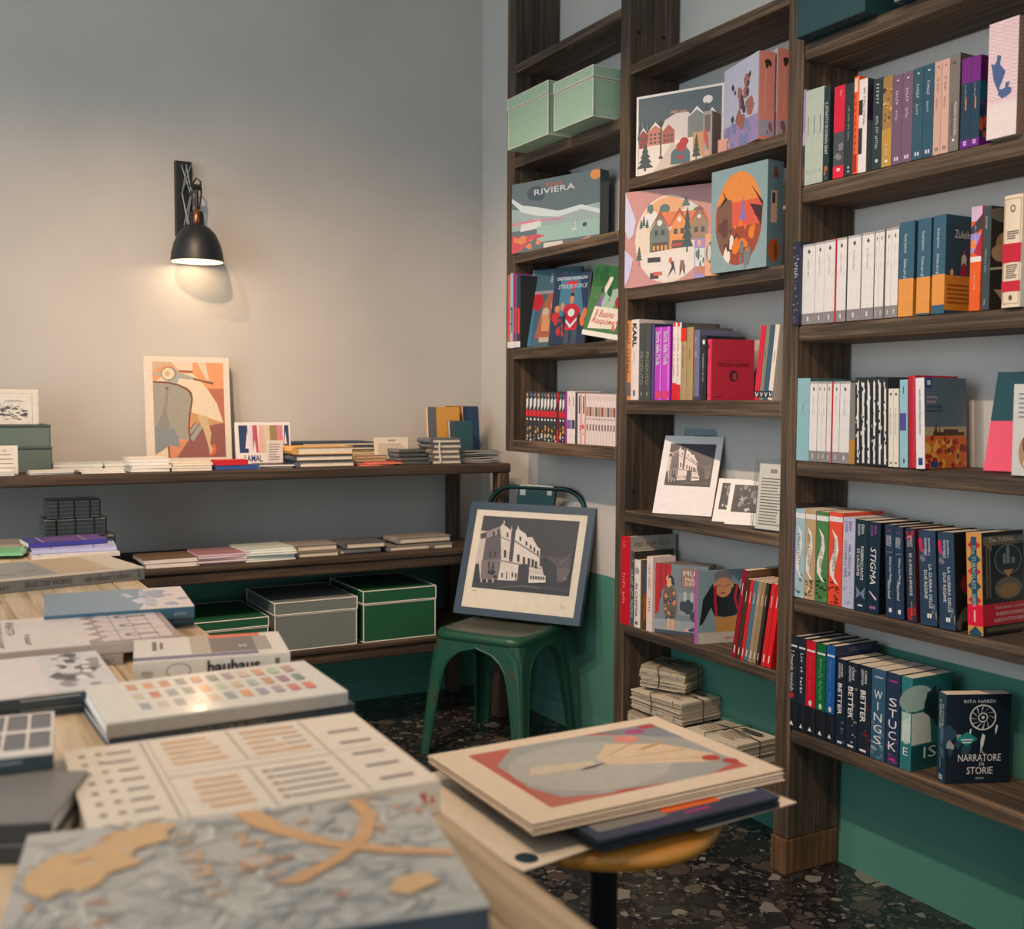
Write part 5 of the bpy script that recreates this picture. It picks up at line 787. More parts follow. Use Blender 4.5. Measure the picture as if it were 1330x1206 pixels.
# ================================================================ LEFT BAY
z = LB[1]; SG = (146, 172, 146)
for i, (x0, x1) in enumerate(((659.5, 712), (719, 770))):
    XX = XF-.085; a = onX((x0, 150), XX); b_ = onX((x1, 140), XX); ht = onX((x1, (104, 84)[i]), XX)[2]-z
    storage_box('pale sage-green piped storage box, %s on the left bay high shelf' % ('left one' if i == 0 else 'right one'), (XX, a[1], z), -math.pi/2, a[1]-b_[1], .25, ht, SG, lidf=.24, group='sage storage boxes on the left bay')
z = LB[2]
riv = [((96, 110, 114), R(0, 0, 1, 1)), ((150, 166, 164), [(0, .32), (1, .3), (1, .55), (.6, .52), (.3, .56), (0, .64)]), ((206, 214, 212), [(0, .8), (.12, .68), (.3, .62), (.55, .52), (.8, .56), (1, .46), (1, .4), (.8, .5), (.55, .44), (.3, .5), (.12, .58), (0, .74)]), ((206, 206, 204), [(.1, .3), (.35, .32), (.34, .45), (.12, .44)]), ((150, 178, 168), R(.3, .12, 1, .34)), ((196, 84, 90), [(0, 0), (.1, .02), (.2, .14), (.4, .2), (.3, .24), (.1, .22), (0, .26)]), ((214, 130, 84), BLOBS(8, .03, .06, .35, .22, .05, 3)), ((206, 120, 140), [(0, .4), (.3, .42), (.6, .40), (.6, .42), (.2, .45), (0, .43)]), ((206, 196, 186), R(.38, .02, .6, .1)), ((226, 150, 80), EL(.955, .94, .06, .07)), ((206, 200, 200), [EL(.72, .24, .03, .012), R(.735, .25, .74, .36)]), ((70, 84, 86), EL(.84, .28, .025, .03)), ((214, 140, 120), [(.6, .03), (.75, .06), (.9, .12), (.9, .0), (.6, 0)]), ((70, 84, 92), [EL(.28, .82, .1, .1), EL(.33, .78, .06, .08)])]  # picture ground lightened to hold the hazy glare of the shrink wrap
riv = [(c, [CL(p) for p in (ps if isinstance(ps[0][0], (list, tuple)) else [ps])]) for c, ps in riv]
faceout('glossy grey-green travel puzzle box with an orange sun, left bay', 665, 779, 240.5, z, XF-.012, XF+.11, .05, (92, 110, 116), side=(34, 52, 58), coat=.7, rough=.25, front=riv, ftx=[('French', (.4, .88, .58, .95), (206, 116, 70), 0, .4), ('RIVIERA', (.27, .79, .73, .87), (220, 220, 218), 0, 0)], group='puzzle boxes in the left bay')
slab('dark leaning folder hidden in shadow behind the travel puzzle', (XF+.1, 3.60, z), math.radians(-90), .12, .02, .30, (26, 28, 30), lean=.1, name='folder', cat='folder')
z = LB[3]; g = 'comic albums in the left bay'
for i, (x0, x1, yt, c, nm) in enumerate(((659.4, 662.4, 357, (196, 84, 50), 'orange-red'), (662.6, 666.4, 355, (150, 172, 196), 'pale blue'), (666.6, 669, 355, (150, 30, 76), 'magenta'), (669.2, 671.4, 356, (96, 74, 140), 'purple'), (671.6, 676, 358, (40, 48, 48), 'black'))):
    row(z, x0, x1, yt, c, 'thin %s comic spine at the left end of the left bay comic shelf' % nm, xs=XF-.006, spine=[((224, 216, 210), R(0, .01, 1, .09)), ((206, 60, 50) if i != 1 else (40, 60, 120), R(.2, .2, .8, .55))], stx=[('SHAMAN CALLING', (.5, .9, .25, .75), (224, 220, 214))] if i == 1 else (), d=.15, group=g)
P, yaw, w_, h = span(682, 747, 346, z, XF+.02, XF+.1)
slab('large teal hardcover comic leaning back behind the superhero comic', P, yaw, .235, .014, .30, (58, 88, 102), side=(24, 36, 44), lean=.16, name='comic_album', cat='comic', part='cover', rough=.3, coat=.4, front=[((150, 84, 60), [(.18, .12), (.3, .55), (.4, .7), (.6, .62), (.7, .2), (.5, .05)]), ((170, 26, 40), EL(.14, .58, .15, .12)), ((60, 110, 140), R(.03, .02, .12, .5)), ((190, 130, 90), [EL(.36, .4, .08, .07), EL(.52, .52, .07, .06), R(.3, .2, .46, .36)]), ((176, 160, 140), [R(.28, .06, .68, .12), EL(.36, .45, .07, .05)]), ((140, 130, 140), R(.02, .68, .5, .72)), ((120, 140, 150), R(.0, 0, .025, 1)), ((130, 150, 160), [R(.4, .82, .44, .94), R(.48, .82, .52, .92), R(.66, .82, .72, .93), R(.8, .84, .84, .93)]), ((170, 30, 44), EL(.6, .88, .035, .05))], group=g)
P, yaw, w_, h = span(712, 757, 361, z, XF-.004, XF+.05)
slab('dark blue superhero comic with a red-costumed footballer and a big red seven', P, yaw, .165, .012, .262, (30, 48, 76), side=(40, 46, 60), lean=.15, name='comic_album', cat='comic', part='cover', rough=.3, coat=.4, front=[((60, 110, 134), [(.2, .95), (.7, .95), (.9, .4), (.2, .4)]), ((30, 44, 66), [R(0, .0, 1, .1), R(0, .3, .2, .7)]), ((170, 40, 36), BLOBS(9, .05, .15, .4, .45, .08, 3)), ((190, 120, 80), [EL(.16, .5, .07, .05), EL(.3, .53, .05, .06), EL(.9, .4, .06, .06)]), ((206, 100, 40), BLOBS(4, .82, .28, .98, .45, .06, 5)), ((60, 66, 76), [R(.42, 0, .54, .25), R(.62, 0, .76, .25)]), ((170, 26, 40), [(.34, .5), (.42, .56), (.66, .56), (.8, .48), (.78, .36), (.72, .2), (.42, .2), (.36, .36)]), ((190, 200, 204), [EL(.56, .44, .09, .055), [(.36, .36), (.56, .22), (.76, .36), (.74, .38), (.56, .27), (.38, .38)]]), ((30, 40, 50), [[(.34, .48), (.36, .2), (.44, .1), (.42, .4)], [(.78, .46), (.84, .2), (.8, .1), (.72, .36)]]), ((196, 120, 84), EL(.55, .63, .055, .065)), ((44, 30, 26), [(.49, .64), (.5, .71), (.56, .72), (.61, .68), (.6, .66), (.52, .68)]), ((196, 24, 40), [[(.36, .88), (.66, .88), (.66, .85), (.54, .73), (.48, .73), (.58, .84), (.36, .83)], R(.42, .2, .72, .23)])], ftx=[('CRISTIANO RONALDO', (.08, .9, .92, .945), (206, 206, 204), .01), ('STRIKER FORCE', (.14, .78, .94, .84), (176, 190, 200), 0, .25)], group=g)
P, yaw, w_, h = span(752, 800, 355, z, XF+.0, XF+.06)
slab('green illustrated picture book leaning right beside the left bay post', (XF+.012, P[1]-.004, z), math.radians(-72), .19, .01, .245, (70, 110, 66), side=(150, 150, 130), name='picture_book', cat='book', part='cover', front=[((40, 96, 50), R(0, .7, 1, 1)), ((150, 170, 150), [(.3, .6), (.9, .75), (1, .4), (.4, .35)]), ((120, 90, 140), [(.2, .35), (.35, .7), (.45, .7), (.3, .35)]), ((214, 196, 190), [(.32, .62), (.45, .85), (.55, .85), (.42, .6)]), ((30, 80, 44), BLOBS(10, .02, .6, .9, .98, .09, 3)), ((90, 140, 70), BLOBS(10, .02, .1, .9, .6, .07, 4)), ((214, 202, 184), [(.12, .1), (.85, .14), (.9, .42), (.2, .42)]), ((176, 24, 40), EL(.85, .52, .15, .1)), ((226, 220, 208), R(0, 0, 1, .07)), ((200, 100, 90), BLOBS(5, .6, .1, .95, .3, .04, 6))], ftx=[('Il Buono', (.25, .28, .75, .38), (190, 60, 50), 0, .3), ('Raspone', (.2, .16, .8, .27), (190, 60, 50), 0, .3)], group=g)
gb = [o for o in C.objects if o.get('label', '').startswith('green illustrated picture')][0]
gb.matrix_world = Matrix.Translation((XF+.012, P[1]+.0, z+.0008)) @ Matrix.Rotation(math.radians(-80), 4, 'Z') @ Matrix.Translation((0, 0, .010*math.sin(.12)+.19*math.sin(.16))) @ Matrix.Rotation(-.12, 4, 'X') @ Matrix.Rotation(.16, 4, 'Y')
z = LB[4]; g = 'manga volumes on the lowest left bay shelf'
MG = [(683, 686.8), (687.2, 691.8), (692.2, 697), (697.4, 701.4), (702, 706), (706.2, 710), (710.2, 714.2), (714.6, 718.4), (718.6, 722.8), (723.2, 725.4), (726, 729.8), (730, 733.6)]
for i, (x0, x1) in enumerate(MG):
    red = i in (9,)
    row(z, x0, x1, 508+.35*i*.5, (44, 46, 52) if not red else (190, 24, 36), '%s from the left of twelve black-red-gold manga spines, left bay' % ORD[i], d=.11, spine=[([(206, 140, 40), (60, 110, 120), (120, 90, 150)][i % 3], R(.2, .9, .8, .96)), ((206, 204, 200), [(.15, .62), (.85, .72), (.85, .88), (.15, .84)]), ((200, 22, 46), R(.0, .5, 1, .62)), ((206, 204, 204), R(.25, .42, .75, .46)), ((206, 150, 50), BLOBS(3, .2, .1, .8, .3, .3, i, .14)), ((196, 190, 186), BLOBS(3, .2, .02, .8, .14, .3, i+7, .1))] if not red else [((40, 40, 46), R(0, .25, 1, .8))], group=g)
row(z, 733.8, 736.2, 509.5, (150, 24, 130), 'thin magenta manga spine dividing black from white volumes, left bay', d=.11, group=g)
for i, (x0, x1) in enumerate(((736.6, 742.2), (742.4, 747))): row(z, x0, x1, 508, (220, 206, 200), '%s of two taller white manga with a purple box, left bay' % ('left one', 'right one')[i], d=.11, spine=[([(120, 90, 150), (60, 66, 80)][i], R(.05, .28, .95, .45)), ((90, 84, 84), LINES(.4, .5, .6, .9, 1))], group=g)
row(z, 747.2, 749.8, 509.6, (58, 56, 70), 'thin dark manga spine between the tall and the small white volumes', d=.11, group=g)
for i, (x0, x1) in enumerate(((750.2, 755.4), (755.8, 760.8))): row(z, x0, x1, 510.5+.4*i, (220, 204, 198), '%s of two white manga with red lettering, left bay' % ('left one', 'right one')[i], d=.11, spine=[((190, 50, 40), R(.78, 0, .95, 1)), ((190, 30, 30), BLOBS(5, .2, .2, .7, .4, .25, i, .1)), ((50, 50, 56), R(.3, .6, .6, .95))], group=g)
for i in range(10):
    x0 = 761.2+3.86*i; row(z, x0, x0+3.6, 511+.18*i, (226, 206, 198), '%s from the left of ten thin pinkish-white manga spines, left bay' % ORD[i], d=.11, spine=[([(176, 120, 90), (120, 80, 70), (190, 150, 120), (90, 90, 100)][i % 4], R(.1, .56, .9, .74)), ((110, 90, 90), [R(.3, .49, .7, .52), R(.25, .28, .75, .4)]), ((150, 130, 126), LINES(.4, .78, .6, .96, 1))], group='thin white manga volumes')

# ================================================================ FRAMED PHOTO ON THE CHAIR
fx = math.radians(-57); FW, FH, FT = .535, .445, .022
P = np.array([1.888, 3.815, .4555]); P[:2] += np.array([-.040, -.085]); P[2] = .456
r = thing('framed_photograph', 'dark blue-framed black-and-white photograph of a grand theatre, propped on the green chair', 'picture', mtx=place(P, fx, 0, math.radians(19), 0, FT))
FB = mat((54, 70, 84), .35); bw = .028; mb = MB()
for a, b_ in (((0, 0, 0), (FW, FT, bw)), ((0, 0, FH-bw), (FW, FT, FH)), ((0, 0, bw), (bw, FT, FH-bw)), ((FW-bw, 0, bw), (FW, FT, FH-bw))): mb.box(a, b_, FB)
mb.build('frame_moulding', r)
mb = MB(); mb.box((bw-.002, .006, bw-.002), (FW-bw+.002, .009, FH-bw+.002), mat((220, 204, 186), .8)); mb.build('mount_board', r)
mw, mh = FW-2*bw, FH-2*bw
art(r, (bw+mw*.068, .006, bw+mh*.2), (mw*.865, 0, 0), (0, 0, mh*.735), FAC, 'photograph', rough=.3)
art(r, (bw, .006, bw), (mw, 0, 0), (0, 0, mh), [((120, 110, 104), [R(.88, .085, .885, .12), R(.895, .08, .91, .085), R(.9, .095, .915, .1), R(.075, .165, .115, .17)])], 'pencil_signature')
mb = MB(); mb.box((bw-.001, .0035, bw-.001), (FW-bw+.001, .0042, FH-bw+.001), WIN); clear(mb, 'glazing', r)

# ================================================================ ON THE DISPLAY UNIT: TOP
def desk_box(x0, x1, yt, yb, Y): a = onY((x0, yb), Y); b_ = onY((x1, yb), Y); return a[0], b_[0], onY(((x0+x1)/2, yt), Y)[2]
def flat_stack(nm, cat, lab, X0, X1, Y0, Y1, z0, t, n, cols, seed=1, group=None, wob=.004, label_fn=None):
    """n flat sheets or booklets; each is a thing of its own"""
    rn = random.Random(seed); out = []
    for i in range(n):
        mb = MB(); c = cols[i % len(cols)]; w_, d = X1-X0, Y1-Y0; b = .0005
        r = thing(nm, lab(i) if callable(lab) else lab, cat, (X0+rn.uniform(-wob, wob), Y0+rn.uniform(-wob, wob), z0+i*t+.0006), rn.uniform(-.05, .05) if wob else 0, group)
        mb.box((0, 0, 0), (w_, d, b), mat(c[0])); mb.box((0, 0, t-b-.0002), (w_, d, t-.0002), mat(c[0])); mb.build('cover', r)
        mb = MB(); mb.box((.0008, .0008, b), (w_-.0008, d-.0008, t-b-.0002), mat(c[1], .9)); mb.build('page_block', r); out.append(r)
    return out
# scooter poster
Q = HOM(((268, 138), (937, 143), (970, 1020), (297, 1027))); q = lambda *p: CL(Q(*p)); X0, X1, zt = desk_box(191, 302, 463, 600, 4.2)
LAY = [((222, 152, 106), R(0, 0, 1, 1)), ((196, 168, 132), q((268, 138), (450, 138), (460, 160), (330, 190), (268, 230))), ((176, 106, 82), q((780, 383), (945, 383), (955, 700), (800, 700))), ((140, 88, 80), q((440, 1024), (610, 860), (640, 800), (740, 700), (957, 702), (970, 1022))), ((206, 134, 100), q((420, 1022), (430, 870), (610, 860), (500, 1022))), ((190, 142, 96), q((630, 600), (945, 700), (640, 760))),
    ((226, 204, 178), q((445, 138), (648, 140), (648, 218), (510, 215))), ((140, 78, 56), q((515, 215), (648, 220), (648, 236), (520, 230))), ((206, 190, 162), q((690, 140), (770, 142), (810, 310), (775, 300))), ((232, 210, 180), q((300, 320), (360, 270), (640, 240), (720, 310), (800, 400), (880, 520), (943, 700), (630, 600), (500, 345))),
    ((170, 166, 152), q((275, 240), (350, 230), (350, 262), (275, 262))), ((160, 160, 150), q((470, 190), (510, 230), (660, 280), (655, 302), (520, 290), (500, 340), (400, 335), (420, 300))), ((120, 84, 56), q((655, 282), (770, 312), (850, 325), (840, 345), (760, 325), (655, 302))), ((128, 126, 116), q(*[(420+72*math.cos(a*.35), 247+65*math.sin(a*.35)) for a in range(18)])), ((226, 206, 176), q(*[(418+60*math.cos(a*.35), 247+54*math.sin(a*.35)) for a in range(18)])), ((196, 168, 130), q(*[(410+26*math.cos(a*.5), 247+24*math.sin(a*.5)) for a in range(12)])),
    ((120, 72, 58), q((275, 318), (400, 320), (520, 345), (600, 380), (640, 420), (652, 480), (640, 560), (628, 640), (622, 760), (632, 850), (650, 880), (640, 882), (618, 850), (606, 760), (612, 640), (624, 560), (634, 480), (620, 430), (590, 395), (510, 358), (400, 335), (275, 332))), ((152, 146, 132), q((275, 332), (400, 335), (510, 358), (590, 395), (620, 430), (634, 480), (624, 560), (612, 640), (604, 760), (618, 860), (520, 850), (300, 990), (285, 720))), ((136, 130, 120), q((405, 380), (425, 370), (405, 600), (440, 745), (300, 760), (360, 620), (390, 480))), ((84, 76, 68), q((392, 375), (425, 368), (402, 400))),
    ((128, 134, 134), q((295, 725), (380, 755), (470, 750), (520, 850), (528, 925), (430, 905), (370, 950), (300, 990))), ((226, 206, 176), q((300, 1000), (410, 925), (425, 1020), (300, 1022))), ((140, 88, 66), q((415, 920), (432, 910), (440, 1022), (420, 1022))), ((150, 150, 140), q((625, 760), (700, 690), (745, 745), (655, 875), (630, 850))), ((120, 72, 58), [q((625, 750), (675, 690), (680, 694), (628, 762)), q((628, 815), (718, 700), (722, 705), (632, 828))]), ((196, 168, 128), q((690, 625), (790, 640), (810, 740), (828, 800), (815, 890), (850, 950), (815, 1000), (795, 900), (750, 760))), ((222, 104, 62), q((840, 893), (862, 900), (880, 965), (850, 1000), (808, 1006), (855, 955)))]
slab('framed scooter poster in salmon and grey leaning on the wall under the lamp', (X0, 4.2, DZ), 0, X1-X0, .016, zt-DZ, (232, 216, 196), lean=.10, name='poster', cat='poster', part='white_frame', front=inset(LAY, .095, .06, .925, .95))
# box pair, town print and small sign at the left
X0, X1, zt = desk_box(-40, 68, 582, 609, 3.98)
storage_box('lower grey-green box under its twin at the left end of the display unit', (X0, 3.98, DZ), 0, X1-X0, .2, zt-DZ, (92, 106, 98), lidf=.04, pipe=(70, 84, 80), group='grey-green boxes on the display unit')
X0, X1, zt2 = desk_box(-40, 66, 553, 580, 3.98)
storage_box('upper grey-green box at the left end of the display unit', (X0, 3.98, zt+.003), 0, X1-X0, .2, zt2-zt-.003, (96, 110, 102), lidf=.04, pipe=(70, 84, 80), group='grey-green boxes on the display unit')
X0, X1, zt3 = desk_box(-60, 51, 506, 553, 4.1)
TOWN = [((228, 218, 204), R(0, 0, 1, 1)), ((120, 112, 106), [R(.05, .93, .95, .935), R(.05, .04, .055, .935), R(.945, .04, .95, .935)]), ((96, 90, 86), BLOBS(40, .1, .1, .88, .5, .05, 5, .8)), ((206, 196, 186), BLOBS(30, .1, .1, .88, .5, .03, 6, .8)), ((60, 56, 54), BLOBS(36, .1, .1, .88, .55, .025, 7, .8)), ((150, 142, 136), LINES(.6, .66, .9, .72, 2, 3)), ((120, 112, 106), BLOBS(14, .5, .5, .8, .66, .04, 9, .5))]
slab('white-framed engraving of a town standing on the grey-green boxes', (X0, 4.1, zt2+.001), 0, X1-X0, .014, zt3-zt2, (230, 216, 198), lean=.06, name='framed_print', cat='picture', part='white_frame', front=inset(TOWN, .04, .02, .97, .95))
X0, X1, zt4 = desk_box(-20, 24, 579, 611, 3.86)
slab('small white text card standing before the grey-green boxes', (X0, 3.86, DZ), 0, X1-X0, .004, zt4-DZ, (226, 214, 198), lean=.1, name='text_card', cat='sign', part='card', front=[((130, 122, 112), LINES(.1, .1, .92, .7, 4, 5, .2)), ((170, 160, 150), R(.55, .8, .65, .86))])
PW = [((226, 216, 202), (232, 224, 212)), ((214, 204, 190), (226, 216, 204))]
for i, (x0, x1, y0, d, n, lab) in enumerate(((-30, 18, 3.80, .07, 2, 'left frame edge'), (40, 97, 3.81, .09, 2, 'left of the middle'), (105, 162, 3.81, .09, 2, 'left of the paper stacks'))):
    a = onY((x0, 612), y0)[0]; b_ = onY((x1, 612), y0)[0]
    flat_stack('envelope_pack', 'stationery', lambda j, lab=lab: '%s thin white card pack on the display unit edge, %s' % (('lower', 'upper')[j], lab), a, b_, y0, y0+d, DZ, .006, n, PW, i, 'white card packs', .003)
for i, (x0, x1, y0) in enumerate(((68, 133, 4.0), (136, 176, 4.0))):
    a = onY((x0, 602), y0)[0]; b_ = onY((x1, 602), y0)[0]
    flat_stack('envelope_pack', 'stationery', lambda j, i=i: '%s pale grey-green card pack lying toward the wall, %s' % (('lower', 'upper')[j], ('left pile', 'right pile')[i]), a, b_, y0, y0+.12, DZ, .012, 2, [((190, 192, 182), (214, 210, 200))], i+9, 'pale card packs toward the wall', .003)
a = onY((171, 612), 3.83)[0]; b_ = onY((222, 612), 3.83)[0]
flat_stack('notebook', 'notebook', lambda j: '%s notebook of the white pile in front of the scooter poster' % ORD[j], a, b_, 3.83, 3.97, DZ, .0115, 4, PW, 3, 'white notebook pile', .006)
a = onY((224, 612), 3.83)[0]; b_ = onY((276, 612), 3.83)[0]
flat_stack('notebook', 'notebook', lambda j: '%s cream booklet of the low pile right of the white notebooks' % ORD[j], a, b_, 3.83, 3.96, DZ, .009, 3, [((214, 200, 178), (222, 208, 188)), ((150, 138, 122), (222, 208, 188))], 4, 'cream booklet pile', .005)
a = onY((281, 612), 3.82)[0]; b_ = onY((337, 612), 3.82)[0]
flat_stack('pencil_case', 'notebook', 'flat blue notebook under the red one on the display unit', a, b_, 3.82, 3.9, DZ, .016, 1, [((40, 70, 120), (44, 76, 128))], 5, None, 0)
a2 = onY((281, 600), 3.82)[0]; b2 = onY((323, 600), 3.82)[0]
flat_stack('pencil_case', 'notebook', 'flat red notebook lying on the blue one on the display unit', a2, b2, 3.822, 3.9, DZ+.0165, .018, 1, [((196, 30, 36), (190, 30, 38))], 6, None, 0)
X0, X1, zt = desk_box(308, 379, 549, 600, 3.98); rn = random.Random(4)
STR_ = [((40, 60, 96), (.06, .25)), ((206, 196, 196), (.22, .3)), ((176, 80, 96), (.3, .4)), ((206, 160, 150), (.4, .5)), ((196, 180, 150), (.5, .62)), ((140, 120, 84), (.62, .76)), ((196, 120, 130), (.76, .86)), ((44, 60, 100), (.86, .97))]
slab('white catalogue with a band of coloured fabric swatches on its cover', (X0, 3.98, DZ), 0, X1-X0, .02, zt-DZ, (228, 218, 210), lean=.12, name='catalogue', cat='book', part='book_block', front=[(c, [(a, .3), (b, .3), (b+rn.uniform(-.02, .04), .93), (a+rn.uniform(-.02, .03), .93)]) for c, (a, b) in STR_]+[((226, 214, 210), [TRI(.2, .4, .08, .4), TRI(.33, .3, .06, .3), TRI(.9, .5, .05, .3)])], ftx=[('LAMAL', (.14, .10, .46, .25), (50, 56, 110), .01), ('AIL', (.84, .10, .98, .25), (50, 56, 110), .01)])
X0, X1, zt = desk_box(347, 368, 572, 601, 3.9)
slab('tiny text card in front of the fabric swatch catalogue', (X0, 3.9, DZ+.0155), 0, X1-X0, .003, zt-DZ-.0155, (206, 194, 184), name='text_card', cat='sign', part='card', lean=.05, front=[((140, 128, 122), LINES(.12, .08, .9, .85, 7, 6, .4))])
a = onY((338, 612), 3.83)[0]; b_ = onY((384, 612), 3.83)[0]
flat_stack('notebook', 'notebook', lambda j: '%s pale booklet of the low pile beneath the tiny text card' % ORD[j], a, b_, 3.85, 3.965, DZ, .007, 2, [((206, 196, 182), (226, 216, 202)), ((60, 58, 58), (226, 216, 202))], 8, 'pale booklet pile', .006)
# felt notebooks with yellow top
a = onY((383, 606), 3.83)[0]; b_ = onY((461, 606), 3.83)[0]
def felt(lab, X0, X1, Y0, Y1, z0, t, c, pg=(216, 200, 176), group=None, yaw=0.0, band=False):
    r = thing('felt_notebook', lab, 'notebook', (X0, Y0, z0+.0006), yaw, group); w_, d = X1-X0, Y1-Y0; M_ = mat(c, .95); pts = [(0, 0)]
    mb = MB(); b = min(.004, t*.25); mb.box((0, .003, 0), (w_, d, b), M_); mb.box((0, 0, t-b), (w_, d, t), M_); mb.tube([(.0, .002, t*.5), (.0, d-.002, t*.5)], t*.5, M_, 8); mb.build('cover', r, .0015)
    mb = MB(); mb.box((.004, .004, b), (w_-.004, d-.003, t-b), mat(pg, .95)); mb.build('page_block', r)
    if band: mb = MB(); mb.box((w_*.3, -.001, -.0002), (w_*.33, 0, t+.001), mat((50, 50, 54))); mb.box((w_*.3, -.001, t), (w_*.33, d, t+.0012), mat((50, 50, 54))); mb.build('elastic_band', r)
    return r
felt('grey felt notebook lowest of the pile with a yellow top one', a+.012, b_, 3.83, 3.98, DZ, .022, (84, 88, 92), group='felt notebook pile')
felt('darker felt notebook in the middle of the pile with a yellow top one', a, b_-.004, 3.835, 3.98, DZ+.0235, .022, (70, 74, 80), group='felt notebook pile')
felt('mustard-yellow felt notebook topping the pile beside the swatch catalogue', a, b_-.006, 3.83, 3.98, DZ+.047, .030, (196, 146, 82), group='felt notebook pile')
a = onY((381, 590), 4.06)[0]; b_ = onY((480, 590), 4.06)[0]
for i, (c, nm) in enumerate((((70, 84, 100), 'lowest'), ((150, 148, 146), 'second'), ((176, 140, 84), 'third'), ((60, 76, 96), 'fourth'), ((44, 58, 76), 'topmost'))):
    felt('%s flat notebook of the tall pile behind the yellow felt one' % nm, a+.006*i, b_+.03-.006*i, 4.03, 4.2, DZ+.0172*i, .016, c, group='flat notebook pile behind')
a = onY((458, 606), 3.95)[0]; b_ = onY((500, 606), 3.95)[0]
for i, c in enumerate(((120, 110, 96), (190, 150, 100), (160, 140, 110))): felt('%s tan notebook of the low pile left of the cream text sign' % ORD[i], a, b_, 3.93, 4.02, DZ+.0125*i, .012, c, group='tan notebook pile')
for i, (x0, c, nm) in enumerate(((470, (190, 56, 40), 'under one'), (478, (206, 50, 40), 'top one'))):
    a = onY((x0, 606), 3.83)[0]; flat_stack('envelope_pack', 'stationery', 'red paper envelope, %s of two before the cream text sign' % nm, a, a+.14, 3.83+.01*i, 3.9, DZ+.007*i, .0065, 1, [(c, (206, 130, 100))], i, 'red envelopes', 0)[0].rotation_euler[2] = .08-.2*i
X0, X1, zt = desk_box(487, 531, 568, 598, 3.94)
slab('cream text sign card standing among the notebooks', (X0, 3.94, DZ+.022), 0, X1-X0, .003, zt-DZ-.022, (222, 206, 184), lean=.1, name='text_card', cat='sign', part='card', front=[((150, 136, 118), LINES(.1, .12, .92, .7, 8, 5, .4)), ((160, 146, 130), R(.4, .8, .62, .9))])
a = onY((519, 605), 3.83)[0]; b_ = onY((560, 605), 3.83)[0]
for i, nm in enumerate(('lowest', 'middle', 'upper', 'topmost')):
    r = thing('wrapped_stationery', 'clear-wrapped grey stationery pack, %s of the pile beside the ribbon notebooks' % nm, 'stationery', (a+.004*(i % 2), 3.835+.006*i, DZ+.0006+.0155*i), .1*(i-1.5)*.5, 'clear-wrapped packs')
    mb = MB(); mb.box((.006, .004, .001), (b_-a-.006, .1, .0125), mat(((150, 146, 138), (170, 160, 146))[i % 2], .6)); mb.build('paper_block', r); mb = MB(); mb.box((0, 0, 0), (b_-a, .105, .0145), WIN); clear(mb, 'wrapping', r)
a = onY((560, 605), 3.83)[0]; b_ = onY((600, 605), 3.83)[0]
for i in range(5):
    felt('%s little notebook of the pile with a hanging white ribbon' % ('lowest', 'second', 'third', 'fourth', 'grey topmost')[i], a+.006*(i % 2), b_-.004*(i % 3), 3.83, 3.95, DZ+.0205*i, .0195, ((110, 100, 92), (110, 100, 92), (120, 108, 98), (96, 92, 90), (92, 94, 98))[i], group='ribbon notebook pile')
    if i == 4: T_ = [o for o in C.objects if o.get('label', '').startswith('grey topmost little')][0]; mb = MB(); pts = [(.03, .004, .010), (.03, -.004, .008), (.029, -.005, -.03), (.034, -.006, -.07)]; [mb.poly([pts[k], (pts[k][0]+.008, pts[k][1], pts[k][2]), (pts[k+1][0]+.008, pts[k+1][1], pts[k+1][2]), pts[k+1]], mat((226, 212, 190), .7)) for k in range(3)]; mb.build('ribbon', T_)
# upright notebooks against the wall
def upright(lab, x0, x1, yt, Y, c, spinec, lean=.1, th=.018):
    X0, X1, zt = desk_box(x0, x1, yt, 600, Y); w_ = X1-X0; h = (zt-DZ)/math.cos(lean); r = thing('notebook', lab, 'notebook', group='upright notebooks by the corner', mtx=place((X0, Y, DZ), 0, 0, lean, 0, th))
    pts = [(w_-.008, 0), (w_-.002, .002), (w_, .008), (w_, h-.008), (w_-.002, h-.002), (w_-.008, h)]; full = [(0, 0)]+pts+[(0, h)]
    for nm, y0, y1, m_, ins in (('cover', 0, .0025, mat(c, .6), 0), ('page_block', .0026, th-.0026, mat((222, 206, 184), .9), .0015), ('back_cover', th-.0025, th, mat(c, .6), 0)):
        mb = MB(); mb.prism([(min(max(x, ins), w_-ins), min(max(z_, ins), h-ins)) for x, z_ in full], y0, y1, m_); mb.v = [(x, z_, y) for x, y, z_ in mb.v]; mb.f = [f[::-1] for f in mb.f]; mb.build(nm, r)
    mb = MB(); mb.box((-.0005, -.0006, 0), (w_*.26, 0, h), mat(spinec, .8)); mb.build('spine_cloth', r); return r
upright('ochre-yellow upright notebook with grey cloth spine by the corner', 558, 599, 529, 4.10, (206, 146, 66), (92, 96, 100))
upright('tan upright notebook mostly hidden behind the ochre one', 582, 607, 527.5, 4.14, (176, 106, 56), (120, 90, 60))
upright('tall navy upright notebook at the right beside the corner', 604, 624, 528, 4.12, (36, 62, 92), (34, 54, 80))
upright('short teal upright notebook in front of the navy one', 586, 615, 547, 4.03, (44, 80, 88), (70, 76, 84))
a = onY((600, 605), 3.84)[0]; b_ = onY((660, 605), 3.84)[0]; rn = random.Random(3)
